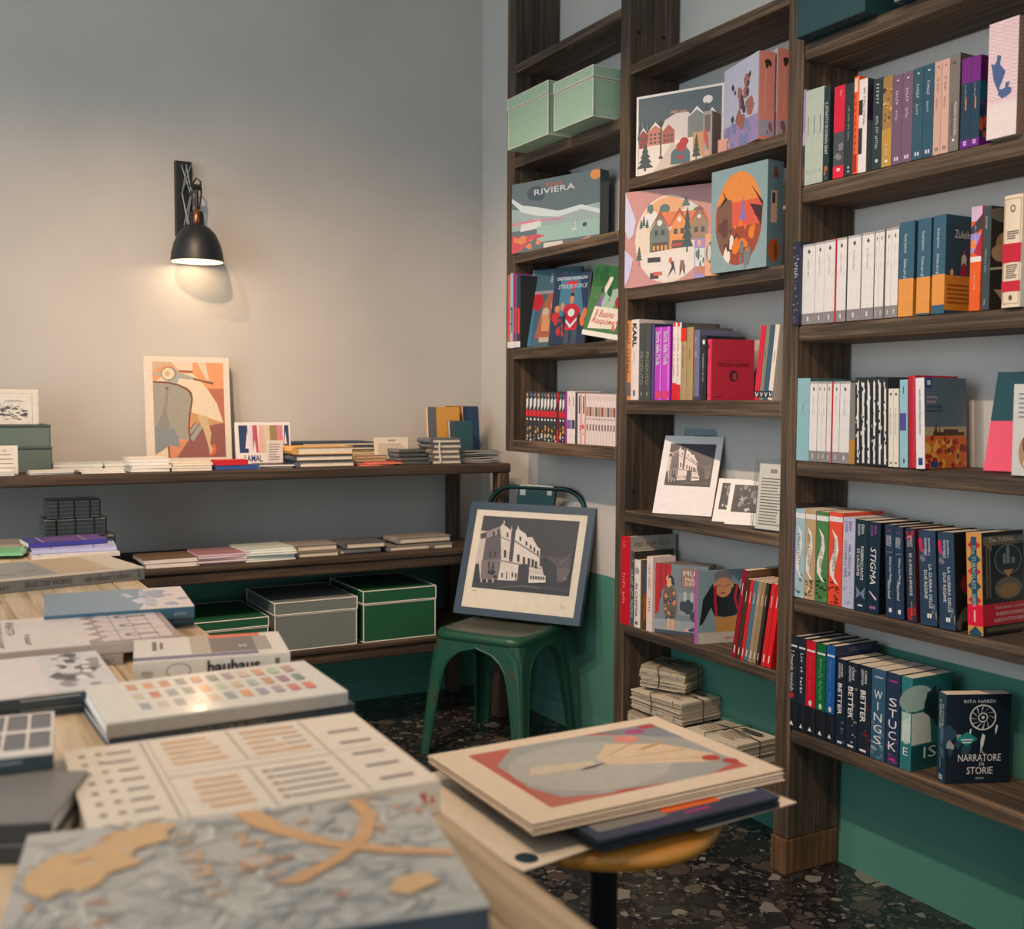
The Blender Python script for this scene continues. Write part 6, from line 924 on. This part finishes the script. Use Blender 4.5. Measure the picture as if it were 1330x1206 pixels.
for i in range(6):
    r = thing('paper_sheet_pack', '%s dark glossy flat pack of the loose heap at the desk corner' % ('lowest', 'second', 'third', 'fourth', 'fifth', 'topmost')[i], 'stationery', (a+rn.uniform(-.006, .012), 3.85+rn.uniform(0, .03), DZ+.0006+.0085*i), rn.uniform(-.09, .09), 'dark glossy packs')
    w_ = b_-a-.02; mb = MB(); k = 6; rows = []
    M_ = mat(((70, 76, 74), (96, 96, 90), (60, 68, 68))[i % 3], .25)
    for j in range(k): x0, x1 = w_*j/k, w_*(j+1)/k; f = lambda x: .0012*math.sin(x*40+i); mb.poly([(x0, 0, f(x0)+.006), (x1, 0, f(x1)+.006), (x1, .13, f(x1)+.006), (x0, .13, f(x0)+.006)], M_); mb.poly([(x0, 0, f(x0)+.0012), (x1, 0, f(x1)+.0012), (x1, 0, f(x1)+.006), (x0, 0, f(x0)+.006)], mat((170, 166, 156), .4))
    mb.poly([(0, 0, .002), (w_, 0, .002), (w_, .13, .002), (0, .13, .002)], M_); mb.poly([(w_, 0, .002), (w_, .13, .002), (w_, .13, .007), (w_, 0, .007)], M_); mb.build('sheets', r)
# --- middle level of the display unit
def onmid(x0, x1, y0): return onY((x0, 735), y0)[0], onY((x1, 735), y0)[0]
a, b_ = onmid(188, 258, 3.82); flat_stack('notebook', 'notebook', lambda j: '%s brown-covered notebook at the left of the middle level' % ('lower', 'upper')[j], a, b_, 3.82, 4.0, MZ, .015, 2, [((112, 90, 70), (226, 216, 206))], 2, 'brown notebooks', .003)
a, b_ = onmid(256, 322, 3.82); flat_stack('booklet', 'booklet', lambda j: '%s pink-edged booklet of the pile on the middle level' % ORD[j], a, b_, 3.82, 3.99, MZ, .0075, 5, [((150, 110, 116), (226, 190, 196)), ((124, 104, 106), (226, 206, 206))], 6, 'pink booklets', .008)
a, b_ = onmid(320, 385, 3.82); flat_stack('booklet', 'booklet', lambda j: '%s mint-edged booklet of the pile on the middle level' % ORD[j], a, b_, 3.82, 4.0, MZ, .0075, 6, [((176, 186, 176), (216, 214, 204))], 7, 'mint booklets', .008)
for i, (x0, x1, dz, nm) in enumerate(((386, 440, 0, 'lower of the pair right of the mint booklets'), (385, 440, .0215, 'upper of the pair right of the mint booklets'), (442, 500, 0, 'third pile'), (448, 500, .0215, 'upper in the third pile'), (506, 560, 0, 'fourth pile, beneath'), (520, 590, .0245, 'uppermost near the chair'), (562, 588, 0, 'low at the right end'))):
    a, b_ = onmid(x0, x1, 3.83); felt('wrapped felt notebook on the middle level, %s' % nm, a, b_, 3.83+.01*(i % 3), 3.97, MZ+dz, .021 if dz == 0 else .024, ((110, 104, 98), (126, 118, 108), (100, 96, 94), (74, 74, 78))[i % 4], (196, 180, 156), 'felt notebooks on the middle level', .04*(i % 3-1))
# wrapped sketchbooks, stacked far left
for lv, (x0, x1, yb, yt, nm) in enumerate(((57, 146, 697, 0, 'lowest, hidden'), (60, 150, 697, 0, 'second lowest'), (57, 139, 697, 673, 'second highest'), (62, 131, 672, 648, 'topmost'))):
    a = onY((x0, yb), 3.86)[0]; b_ = onY((x1, yb), 3.86)[0]; z0 = MZ+.061*lv+.0006; hgt = .058
    r = thing('sketchbook_bundle', '%s strapped bundle of thin grey sketchbooks in clear wrap, middle level left' % nm, 'notebooks', (a, 3.86, z0), 0, 'strapped sketchbook bundles')
    for k in range(9):
        mb = MB(); t = hgt/9; mb.box((.004+.001*(k % 2), .004, t*k), (b_-a-.004, .14, t*(k+.8)), mat(((150, 146, 138), (120, 118, 112))[k % 2], .8)); mb.build('sketchbook', r)
    for f in (.2, .5, .8):
        mb = MB(); x = (b_-a)*f; mb.box((x-.003, .0025, 0), (x+.003, .0035, hgt), mat((40, 42, 44))); mb.box((x-.003, .0025, hgt), (x+.003, .14, hgt+.0008), mat((40, 42, 44))); mb.build('strap', r)
    mb = MB(); mb.box((0, 0, 0), (b_-a, .145, hgt+.0015), WIN); clear(mb, 'wrapping', r)
# --- lower level: piped boxes
GD = (22, 78, 50)
for x0, x1, yt, yb, c, lab, tw in ((228, 349, 806, 848, GD, 'dark green piped storage box, left one, half hidden by the table', 0), (357, 464, 779, 842, (104, 112, 108), 'grey piped storage box between two green ones under the display unit', 0), (472, 566, 764, 829, GD, 'dark green piped storage box at the right, nearest the chair', 0)):
    Y0 = 3.80; a = onY((x0, yb), Y0)[0]; b_ = onY((x1, yb), Y0)[0]; zt = onY(((x0+x1)/2, yt), Y0)[2]
    storage_box(lab, (a, Y0, BZ), 0, b_-a, .36, zt-BZ, c, lidf=.27, pipe=(214, 206, 190), group='piped storage boxes under the display unit')

# ================================================================ ON THE FRONT TABLE
def flat(lab, FLp, FRp, BRp, z0, t, col, side=None, top=(), ttx=(), front=(), ftx=(), right=(), hard=True, page=(232, 222, 210), name='book', cat='book', group=None, yaw=None, d=None, w_=None, coat=.15, spine='front', rough=.35):
    """a book lying flat; corners of its top face read off the photograph on the plane of that face"""
    zt = z0+t; A = onZ(FLp, zt); B = onZ(FRp, zt); v = B-A; w_ = w_ or np.linalg.norm(v); yaw = math.atan2(v[1], v[0]) if yaw is None else yaw; ex = np.array([math.cos(yaw), math.sin(yaw)]); ey = np.array([-ex[1], ex[0]])
    if d is None: Cc = onZ(BRp, zt); d = abs((Cc-B)[:2] @ ey)
    o = B[:2]-ex*w_; r = thing(name, lab, cat, (o[0], o[1], z0+.0006), yaw, group); b = .0026 if hard else .001; t = t-.0006; lip = .003 if hard else .0006
    M1, M2 = mat(col, rough, coat=coat), mat(side or col, rough, coat=coat); mb = MB(); mb.box((0, 0, t-b), (w_, d, t), M1); mb.box((0, 0, 0), (w_, d, b), M2)
    if spine == 'front': mb.box((0, 0, b), (w_, b, t-b), M2)
    elif spine == 'right': mb.box((w_-b, 0, b), (w_, d, t-b), M2)
    elif spine == 'left': mb.box((0, 0, b), (b, d, t-b), M2)
    elif spine == 'back': mb.box((0, d-b, b), (w_, d, t-b), M2)
    cv = mb.build('cover', r, .0006)
    mb = MB(); mb.box((b if spine == 'left' else lip, b if spine == 'front' else lip, b), (w_-(b if spine == 'right' else lip), d-(b if spine == 'back' else lip), t-b), mat(page, .9)); mb.build('page_block', r)
    if top: art(cv, (0, 0, t), (w_, 0, 0), (0, d, 0), top, 'cover_print', rough=rough, coat=coat)
    if front: art(cv, (0, 0, 0), (w_, 0, 0), (0, 0, t), front, 'spine_print', rough=rough, coat=coat)
    if right: art(cv, (w_, 0, 0), (0, d, 0), (0, 0, t), right, 'side_print')
    for s, bx, c, *o in ftx: T(cv, s, (0, 0, 0), (w_, 0, 0), (0, 0, t), bx, c, 'spine_title', bold=(o[0] if o else 0))
    for s, bx, c, *o in ttx:   # o[0]='d': reads towards the viewer's left-to-right rotated
        if o and o[0] == 'r': T(cv, s, (w_, 0, t), (0, d, 0), (-w_, 0, 0), bx, c, 'cover_title', bold=(o[1] if len(o) > 1 else 0))
        elif o and o[0] == 'l': T(cv, s, (0, d, t), (0, -d, 0), (w_, 0, 0), bx, c, 'cover_title', bold=(o[1] if len(o) > 1 else 0))
        else: T(cv, s, (0, 0, t), (w_, 0, 0), (0, d, 0), bx, c, 'cover_title')
    r['top'] = float(z0+t+.0006); return r
# far row
G_ = 'small books at the far end of the table'
flat('white booklet nearest of the fanned violet pile at the table far end', (43, 723), (156, 716.2), (151.6, 709.5), TZ, .012, (224, 212, 196), top=[((170, 160, 150), [R(.05, .05, .1, .9), R(.3, 0, .31, 1)]), ((150, 140, 150), LINES(.5, .4, .8, .8, 2))], hard=False, d=.15, group=G_)
flat('lavender booklet in the middle of the fanned violet pile', (41, 714.4), (151.6, 709.4), (144, 702), TZ+.012, .012, (176, 174, 206), top=[((120, 112, 150), [R(.22, 0, .235, 1), R(.72, 0, .735, 1)]), ((140, 130, 170), LINES(.4, .3, .6, .6, 2))], hard=False, d=.14, group=G_)
flat('deep violet booklet at the back of the fanned pile', (37, 705.6), (139.6, 699), (136, 693.8), TZ+.024, .014, (92, 62, 130), side=(60, 60, 140), top=[((196, 170, 180), [R(.18, 0, .2, 1), R(.72, 0, .735, 1)]), ((130, 96, 150), LINES(.3, .3, .6, .7, 2)), ((60, 62, 140), R(0, 0, .18, 1))], hard=False, d=.13, group=G_)
flat('taupe booklet at the far left table end behind the mint one', (-60, 709), (25, 706.5), (22, 699.5), TZ, .010, (150, 136, 124), hard=False, d=.14, group=G_)
flat('mint-green booklet at the far left table end', (-50, 719), (29, 717), (26, 708), TZ+.010, .010, (120, 186, 132), hard=False, d=.12, top=[((90, 150, 100), LINES(.4, .4, .6, .6, 1))], group=G_)
# selected works
r = flat('pale landscape art volume with a long grey lettered spine, far table', (-66, 760.5), (187.7, 736.5), (166, 716.5), TZ, .030, (206, 190, 168), side=(112, 108, 104), top=[((150, 148, 140), R(.0, .1, .55, .95)), ((120, 122, 120), BLOBS(7, .05, .2, .5, .7, .1, 3, .5)), ((196, 168, 134), R(.55, .1, .84, .95)), ((212, 196, 174), R(.84, 0, 1, 1))], ftx=[('SELECTED WORKS', (.36, .3, .60, .72), (62, 60, 58)), ('- the collector\'s edition -', (.66, .25, .93, .78), (62, 60, 58)), ('works', (.2, .3, .29, .7), (62, 60, 58))], front=[((70, 68, 66), R(.965, .2, .972, .85))])
a = flat('lower sky-blue paperback of the pair on the table', (56, 809.5), (252, 797), (230, 771), TZ, .022, (92, 126, 140), side=(56, 92, 108), hard=False, page=(226, 220, 210), ftx=[('adelphi', (.86, .3, .95, .7), (150, 170, 176))], group='sky-blue paperbacks', d=.185)
CLD = [((118, 142, 156), R(0, 0, 1, 1)), ((226, 208, 200), [(.62, .0), (1, 0), (1, 1), (.72, 1), (.66, .8), (.72, .6), (.6, .45), (.68, .3)]), ((150, 150, 176), BLOBS(8, .72, .1, .98, .9, .07, 3, 1.4)), ((206, 200, 206), BLOBS(6, .55, .2, .75, .9, .06, 6, 1.4))]
flat('upper sky-blue paperback with a pale cloud picture on the table', (57, 800), (252.6, 787), (228.6, 761.5), TZ+.022, .022, (112, 138, 152), side=(56, 92, 108), hard=False, page=(226, 220, 210), top=CLD, ftx=[('adelphi', (.86, .3, .95, .7), (150, 170, 176))], ttx=[('ADRIATICO', (.1, .68, .9, .76), (180, 194, 200), 'l')], group='sky-blue paperbacks')
# white architecture books
flat('grey lower book under the white facade-drawing book', (-70, 864), (160, 849), (140, 830), TZ, .018, (150, 136, 124), hard=False, ftx=[('cultura', (.84, .2, .95, .8), (70, 66, 64))], d=.12)
FD = [((226, 208, 196), R(0, 0, 1, 1)), ((150, 130, 126), [(.62, 0), (1, 0), (1, 1), (.62, 1), (.66, .9), (.62, .84), (.68, .74), (.62, .66), (.68, .56), (.62, .48), (.69, .38), (.62, .3), (.69, .2), (.62, .12)]), ((206, 188, 180), [(.67, .05), (.97, .05), (.97, .95), (.67, .95), (.7, .85), (.66, .8), (.71, .72), (.66, .62), (.71, .52), (.66, .45), (.71, .36), (.66, .28), (.71, .2), (.66, .12)]), ((120, 100, 96), [R(.67+.08*i, .04, .674+.08*i, .96) for i in range(4)]+[R(.7, .05+.3*i, .97, .06+.3*i) for i in range(4)]), ((96, 80, 78), [EL(.82, .2+.3*i, .045, .05) for i in range(3)]), ((206, 188, 180), [EL(.835, .2+.3*i, .04, .035) for i in range(3)]), ((96, 70, 66), [R(.83, .18+.3*i, .92, .21+.3*i) for i in range(3)])]
flat('white book with a fine facade drawing and red lettering, left table', (-95, 856), (236.5, 826.5), (208, 790), TZ+.018, .019, (226, 208, 196), side=(176, 156, 142), top=FD, hard=False, ttx=[('ITALIA', (.12, .30, .56, .335), (110, 106, 104), 'l', .01), ('ARCHITETTURE', (.12, .245, .92, .285), (90, 86, 86), 'l', .01), ('1945', (.56, .37, .9, .40), (110, 106, 104), 'l')])
# white book with monochrome art and dark spine
flat('dark-spined white book under the one with monochrome art, left table', (-90, 931), (159, 903), (140, 850), TZ, .017, (206, 196, 186), side=(44, 54, 58), d=.2, front=[((110, 116, 116), LINES(.45, .35, .95, .7, 1))])
MONO = [((230, 216, 206), R(0, 0, 1, 1)), ((206, 196, 192), R(.62, 0, 1, 1)), ((140, 134, 132), BLOBS(16, .66, .05, .98, .95, .07, 4, 1.3)), ((70, 68, 70), BLOBS(10, .66, .2, .9, .95, .05, 5, 1.6)), ((226, 216, 210), BLOBS(8, .68, .1, .95, .8, .04, 6, 1.5)), ((222, 206, 198), R(.48, 0, .62, 1))]
flat('white book with swirling monochrome art on its right half, left table', (-90, 918), (157, 889.5), (134.7, 843.5), TZ+.017, .018, (230, 216, 206), side=(42, 54, 58), top=MONO, front=[((130, 134, 132), LINES(.45, .35, .95, .7, 1))], ttx=[('disegni', (.3, .2, .65, .24), (150, 140, 134), 'l')])
# bauhaus
BH = [((230, 216, 200), R(0, 0, 1, 1)), ((170, 156, 136), R(.37, .22, .86, 1)), ((214, 92, 48), R(.5, .86, .86, 1)), ((96, 90, 86), R(.5, .22, .8, .86)), ((150, 140, 126), R(.8, .22, .9, .86)), ((84, 84, 120), R(0, .07, .8, .2)), ((176, 170, 160), [EL(.7, .45, .015, .05), EL(.73, .45, .015, .05)]), ((90, 84, 80), [R(.12, .45, .15, .85), R(.17, .5, .19, .8)])]
flat('thick white book with orange, grey and blue blocks and bold spine lettering', (173, 861.5), (377, 847.5), (339, 821), TZ, .040, (230, 216, 200), side=(222, 206, 186), top=BH, hard=False, page=(236, 230, 222), ftx=[('bauhaus', (.46, .4, .8, .92), (44, 42, 44), .03), ('1919-1933', (.05, .35, .12, .8), (120, 110, 100))], front=[((150, 140, 128), [EL(.28, .6, .08, .3)]), ((222, 206, 186), EL(.28, .6, .07, .25)), ((110, 100, 92), R(.9, .3, .93, .85))])
# colour-chip book on a navy one
ns = flat('navy spine book lying under the colour-chip book', (141, 960), (461, 913), (396, 868), TZ, .014, (44, 56, 64), side=(40, 52, 60), ftx=[('SECRET LIVES OF COLOUR', (.32, .3, .62, .8), (120, 110, 90))], page=(206, 196, 184))
rn = random.Random(11); PC = [(226, 106, 70), (160, 130, 140), (206, 170, 140), (110, 124, 122), (150, 166, 158), (226, 112, 84), (180, 130, 110), (130, 140, 146), (190, 120, 80), (96, 120, 110), (170, 186, 150), (150, 90, 110), (216, 140, 80), (190, 176, 150), (196, 96, 76)]
CH_ = [((214, 206, 192), R(0, 0, 1, 1))]
for i in range(11):
    for j in range(3):
        u, v = .16+.07*i, .20+.26*j; CH_.append((rn.choice(PC), [(u, v), (u+.042, v), (u+.042, v+.17), (u, v+.17)]))
pal = flat('grey-white book with three rows of colour chips and a glossy cover', (138, 940), (452, 897.5), (391.5, 861), TZ+.014, .020, (214, 206, 192), side=(158, 152, 142), top=CH_, coat=1.0, rough=.3, page=(232, 226, 218))
pal.rotation_euler[0] = .019; pal.location.z += .0002
# monochrome grid book and grey pile at the left edge
GR = [((214, 200, 188), R(0, 0, 1, 1))]+[((76, 78, 80), [R(.3+.14*i, .12+.46*j, .42+.14*i, .5+.46*j) for i in range(5) for j in range(2)]), ((176, 170, 166), [R(.31+.14*i, .18+.46*j+.1*k, .41+.14*i, .2+.46*j+.1*k) for i in range(5) for j in range(2) for k in range(3)])]
zg = TZ
flat('grey book lowest of the left edge pile', (-190, 1105), (67, 1094), (52, 1030), zg, .020, (110, 106, 102), side=(40, 42, 44), d=.2)
flat('grey-topped book in the middle of the left edge pile', (-190, 1077), (66.7, 1065), (54, 1002), zg+.020, .022, (118, 112, 106), side=(44, 46, 48), coat=0)
flat('book with rows of small monochrome photographs, top of the left edge pile', (-180, 1003), (69, 976), (58, 924.5), zg+.042, .020, (214, 200, 188), side=(48, 58, 62), top=GR, front=[((110, 116, 116), LINES(.6, .3, .95, .7, 1))], coat=0)
# infographic volume
rn = random.Random(5); INF = [((222, 204, 182), R(0, 0, 1, 1)), ((176, 158, 140), [R(.235, .02, .245, .98), R(.26, .02, .265, .98), R(.78, .02, .79, .98), R(.26, .47, .79, .49), R(.26, .55, .79, .56), R(.5, .02, .51, .47), R(.52, .56, .53, .98), R(.8, .5, .99, .51)])]
bars = {k: [] for k in range(4)}
for i in range(8): bars[0].append(R(.04, .06+.115*i, .06, .10+.115*i)); bars[1].append(R(.11+.03*rn.random(), .06+.115*i, .2, .085+.115*i)); bars[2].append(EL(.1, .08+.115*i, .012, .016))
for i in range(5): bars[3].append(R(.31+.02*rn.random(), .1+.07*i, .46, .13+.07*i)); bars[3].append(R(.3, .62+.07*i, .44+.05*rn.random(), .65+.07*i)); bars[3].append(R(.56, .6+.075*i, .72*rn.uniform(.9, 1.05), .63+.075*i)); bars[1].append(R(.56, .08+.075*i, .74, .1+.075*i)); bars[1].append(R(.84, .1+.16*i, .95, .13+.16*i)); bars[2].append(EL(.545, .09+.075*i, .012, .016)); bars[0].append(R(.68, .62+.07*i, .75, .64+.07*i))
INF += [((140, 124, 110), bars[0]), ((126, 112, 104), bars[1]), ((150, 120, 90), bars[2]), ((206, 160, 116), bars[3])]
flat('cream volume with infographic panels on its cover, near table', (118, 1090), (572, 1013), (464, 924.5), TZ, .036, (222, 204, 182), side=(222, 204, 182), top=INF, right=[], front=[((196, 110, 90), [R(.93, .25, .955, .7), TRI(.972, .35, .02, .3)])], coat=.05, page=(226, 214, 198))
# decorative map volume in the foreground
def FRONDS(n, seed, L_, w_):
    rn = random.Random(seed); out = []
    for _ in range(n):
        u, v, a0, k = rn.uniform(.02, .98), rn.uniform(.03, .97), rn.uniform(0, 6.28), rn.uniform(-2.2, 2.2); l, r_ = [], []
        for i in range(6):
            t = i/5; a_ = a0+k*t; ww = w_*math.sin(math.pi*min(.97, t+.05)); l.append((u-ww*math.sin(a_), v+ww*1.3*math.cos(a_))); r_.append((u+ww*math.sin(a_), v-ww*1.3*math.cos(a_))); u += L_/5*math.cos(a_); v += L_/5*1.3*math.sin(a_)
        out.append(CL(l+r_[::-1]))
    return out
MAP = [((178, 170, 158), R(0, 0, 1, 1)), ((158, 154, 146), FRONDS(90, 3, .12, .012)), ((192, 184, 170), FRONDS(90, 4, .12, .010)), ((150, 148, 144), FRONDS(80, 9, .10, .007)), ((204, 162, 114), [(.02, .62), (.05, .7), (.08, .78), (.12, .76), (.16, .80), (.2, .92), (.25, .93), (.3, .98), (.36, .92), (.33, .86), (.34, .8), (.26, .74), (.25, .68), (.28, .62), (.2, .56), (.19, .5), (.16, .45), (.11, .47), (.08, .42), (.03, .5)]), ((186, 176, 160), FRONDS(14, 21, .05, .006)), ((206, 156, 108), [(.5, .98), (.56, .99), (.62, .8), (.72, .62), (.86, .5), (.99, .42), (.99, .37), (.84, .45), (.7, .57), (.6, .72), (.53, .85)]), ((204, 154, 106), [(.8, .98), (.84, .98), (.86, .8), (.82, .6), (.74, .45), (.62, .3), (.56, .32), (.7, .47), (.78, .62), (.82, .8)]),
    ((200, 156, 116), [[(u+.012, v), (u+.062, v+.02), (u+.06, v+.035), (u+.01, v+.016)] for u, v in [(.33, .80), (.34, .73), (.345, .64), (.35, .58), (.37, .50), (.375, .44), (.39, .36), (.40, .29), (.47, .74), (.49, .66), (.53, .38), (.55, .31)]]+[[(u, v), (u+.014, v), (u+.02, v+.07), (u+.006, v+.07)] for u, v in [(.395, .57), (.41, .45), (.50, .68), (.54, .62)]]), ((200, 156, 116), EL(.535, .515, .04, .045)), ((182, 172, 160), EL(.535, .515, .026, .028)), ((196, 140, 100), FRONDS(16, 31, .06, .008)), ((210, 166, 118), [(.8, .16), (.84, .12), (.92, .18), (.9, .27), (.83, .25)])]
flat('large pale volume with ochre and grey map-like ornament, closest to the viewer', (-20, 1268), (636, 1174), (502, 1034), TZ, .044, (176, 172, 164), side=(44, 60, 72), top=MAP, coat=.1, page=(206, 196, 184))

# ================================================================ PRINTS STACKED ON THE STOOL
sz = .7036
def board(lab, FLp, FRp, z0, t, d, col, edge, top=(), ttx=(), group=None, w_=None, flip=False, yaw=None, name='mounted_print'):
    zt = z0+t; A = onZ(FLp, zt); B = onZ(FRp, zt); v = B-A; JR = random.Random(int(z0*1e5)); A = A+np.array([JR.uniform(-.0035, .0035), JR.uniform(-.0035, .0035), 0]); w0 = np.linalg.norm(v); yaw = math.atan2(v[1], v[0]) if yaw is None else yaw; w_ = w_ or w0
    r = thing(name, lab, 'print', (A[0], A[1], z0+.0004), yaw, group); mb = MB(); bk = t*(.45 if sum(edge) > 200 else .22); mb.box((0, 0, bk), (w_, d, t-.0008), mat(edge, .8)); mb.mi[1] = mb.m(mat(col, .5)); mb.build('mount_board', r, .0003); mb = MB(); mb.box((.0025, .0025, .0002), (w_-.0025, d-.0025, bk), mat((58, 42, 30) if sum(edge) > 200 else (104, 98, 90), .9)); mb.build('gap_layer', r)  # inset layer paints the shaded gap under each board, paler under navy ones
    if top: art(r, (0, 0, t-.0008), (w_, 0, 0), (0, d, 0), top, 'print_face', rough=.4, coat=.3)
    for s, bx, c in ttx: T(r, s, (0, 0, t-.0008), (w_, 0, 0), (0, d, 0), bx, c, 'print_title')
    return r
MTB = (222, 202, 178); EDG = (176, 150, 122)
board('cream print board with a navy round seal, lowest on the stool', (683, 1131.5), (790, 1095), sz, .005, .36, (226, 208, 182), (170, 150, 126), w_=.42, top=[((100, 76, 50), R(.3, .22, .95, .95)), ((196, 120, 50), R(.36, .9, .95, .95)), ((60, 72, 84), R(.3, .16, .9, .22)), ((44, 62, 72), EL(.065, .075, .035, .045))])
z1 = sz+.0052
board('plain cream sheet jutting out to the right under the navy prints', (905, 1078), (1065.5, 1031.5), z1, .004, .26, (222, 200, 174), (190, 166, 140), w_=.19)
NVY = [((40, 50, 72), R(0, 0, 1, 1)), ((120, 112, 104), R(.05, .1, .42, .95)), ((222, 96, 40), R(.42, .14, .74, .8)), ((176, 176, 160), R(.74, .16, .97, .8)), ((140, 160, 130), R(.78, .22, .96, .7)), ((170, 40, 110), LINES(.5, .05, .72, .10, 1))]
z2 = z1+.0042
for i in range(4):
    board('%s dark navy print of the four-deep stack on the stool' % ('lowest', 'second', 'third', 'topmost')[i], (782-1.5*i, 1102.5-4*i), (1015-1.0*i, 1044-3.6*i), z2+.0058*i, .0056, .22, (40, 50, 72), (34, 42, 50), top=NVY if i == 3 else (), group='navy prints on the stool')
z3 = z2+.0058*4
SC_ = [((214, 192, 164), R(0, 0, 1, 1)), ((176, 86, 70), R(.12, .12, .92, .9)), ((150, 150, 142), [(.14, .18), (.3, .12), (.75, .12), (.92, .2), (.92, .7), (.6, .9), (.3, .9), (.16, .7)]), ((168, 164, 152), EL(.45, .5, .3, .33)), ((206, 180, 146), [(.5, .46), (.85, .25), (.9, .35), (.8, .6), (.62, .72), (.5, .56)]), ((190, 160, 124), [[(.5, .5), (.86, .3), (.87, .32)], [(.5, .52), (.84, .45), (.84, .48)], [(.5, .53), (.72, .66), (.7, .68)]]), ((196, 178, 150), [(.2, .5), (.45, .47), (.48, .54), (.25, .6)]), ((70, 60, 60), [(.38, .455), (.43, .45), (.5, .48), (.5, .49), (.42, .48)]), ((176, 100, 80), [(.12, .12), (.4, .12), (.2, .2), (.14, .4)]), ((120, 126, 128), [(.66, .9), (.92, .62), (.92, .9)]), ((206, 130, 110), EL(.72, .74, .05, .06)), ((160, 60, 110), EL(.8, .82, .04, .04)), ((170, 60, 50), [EL(.86, .3, .035, .04), EL(.9, .22, .03, .04), EL(.88, .86, .04, .03)]), ((186, 134, 70), [(.7, .56), (.82, .6), (.82, .62), (.7, .58)]), ((180, 60, 50), [(.3, .12), (.6, .12), (.4, .15)])]
A = onZ((690, 1072), .75)
for i in range(4):
    t = (.75-z3)/4; zz = z3+t*i; sh = (.006*(i-3))
    r = board('%s cream-mounted scooter print of the pile on the stool' % ('lowest', 'second', 'third', 'topmost')[i], (690, 1072+15*(3-i)/4), (1018, 1000+15*(3-i)/4), zz, t, .305, MTB, EDG, top=SC_ if i == 3 else (), group='cream-mounted prints on the stool')
board('pale sheet peeking out behind the cream-mounted prints', (560, 984), (800, 944), z3-.0002, .003, .012, (224, 206, 180), (190, 170, 140), w_=.30, name='loose_sheet')
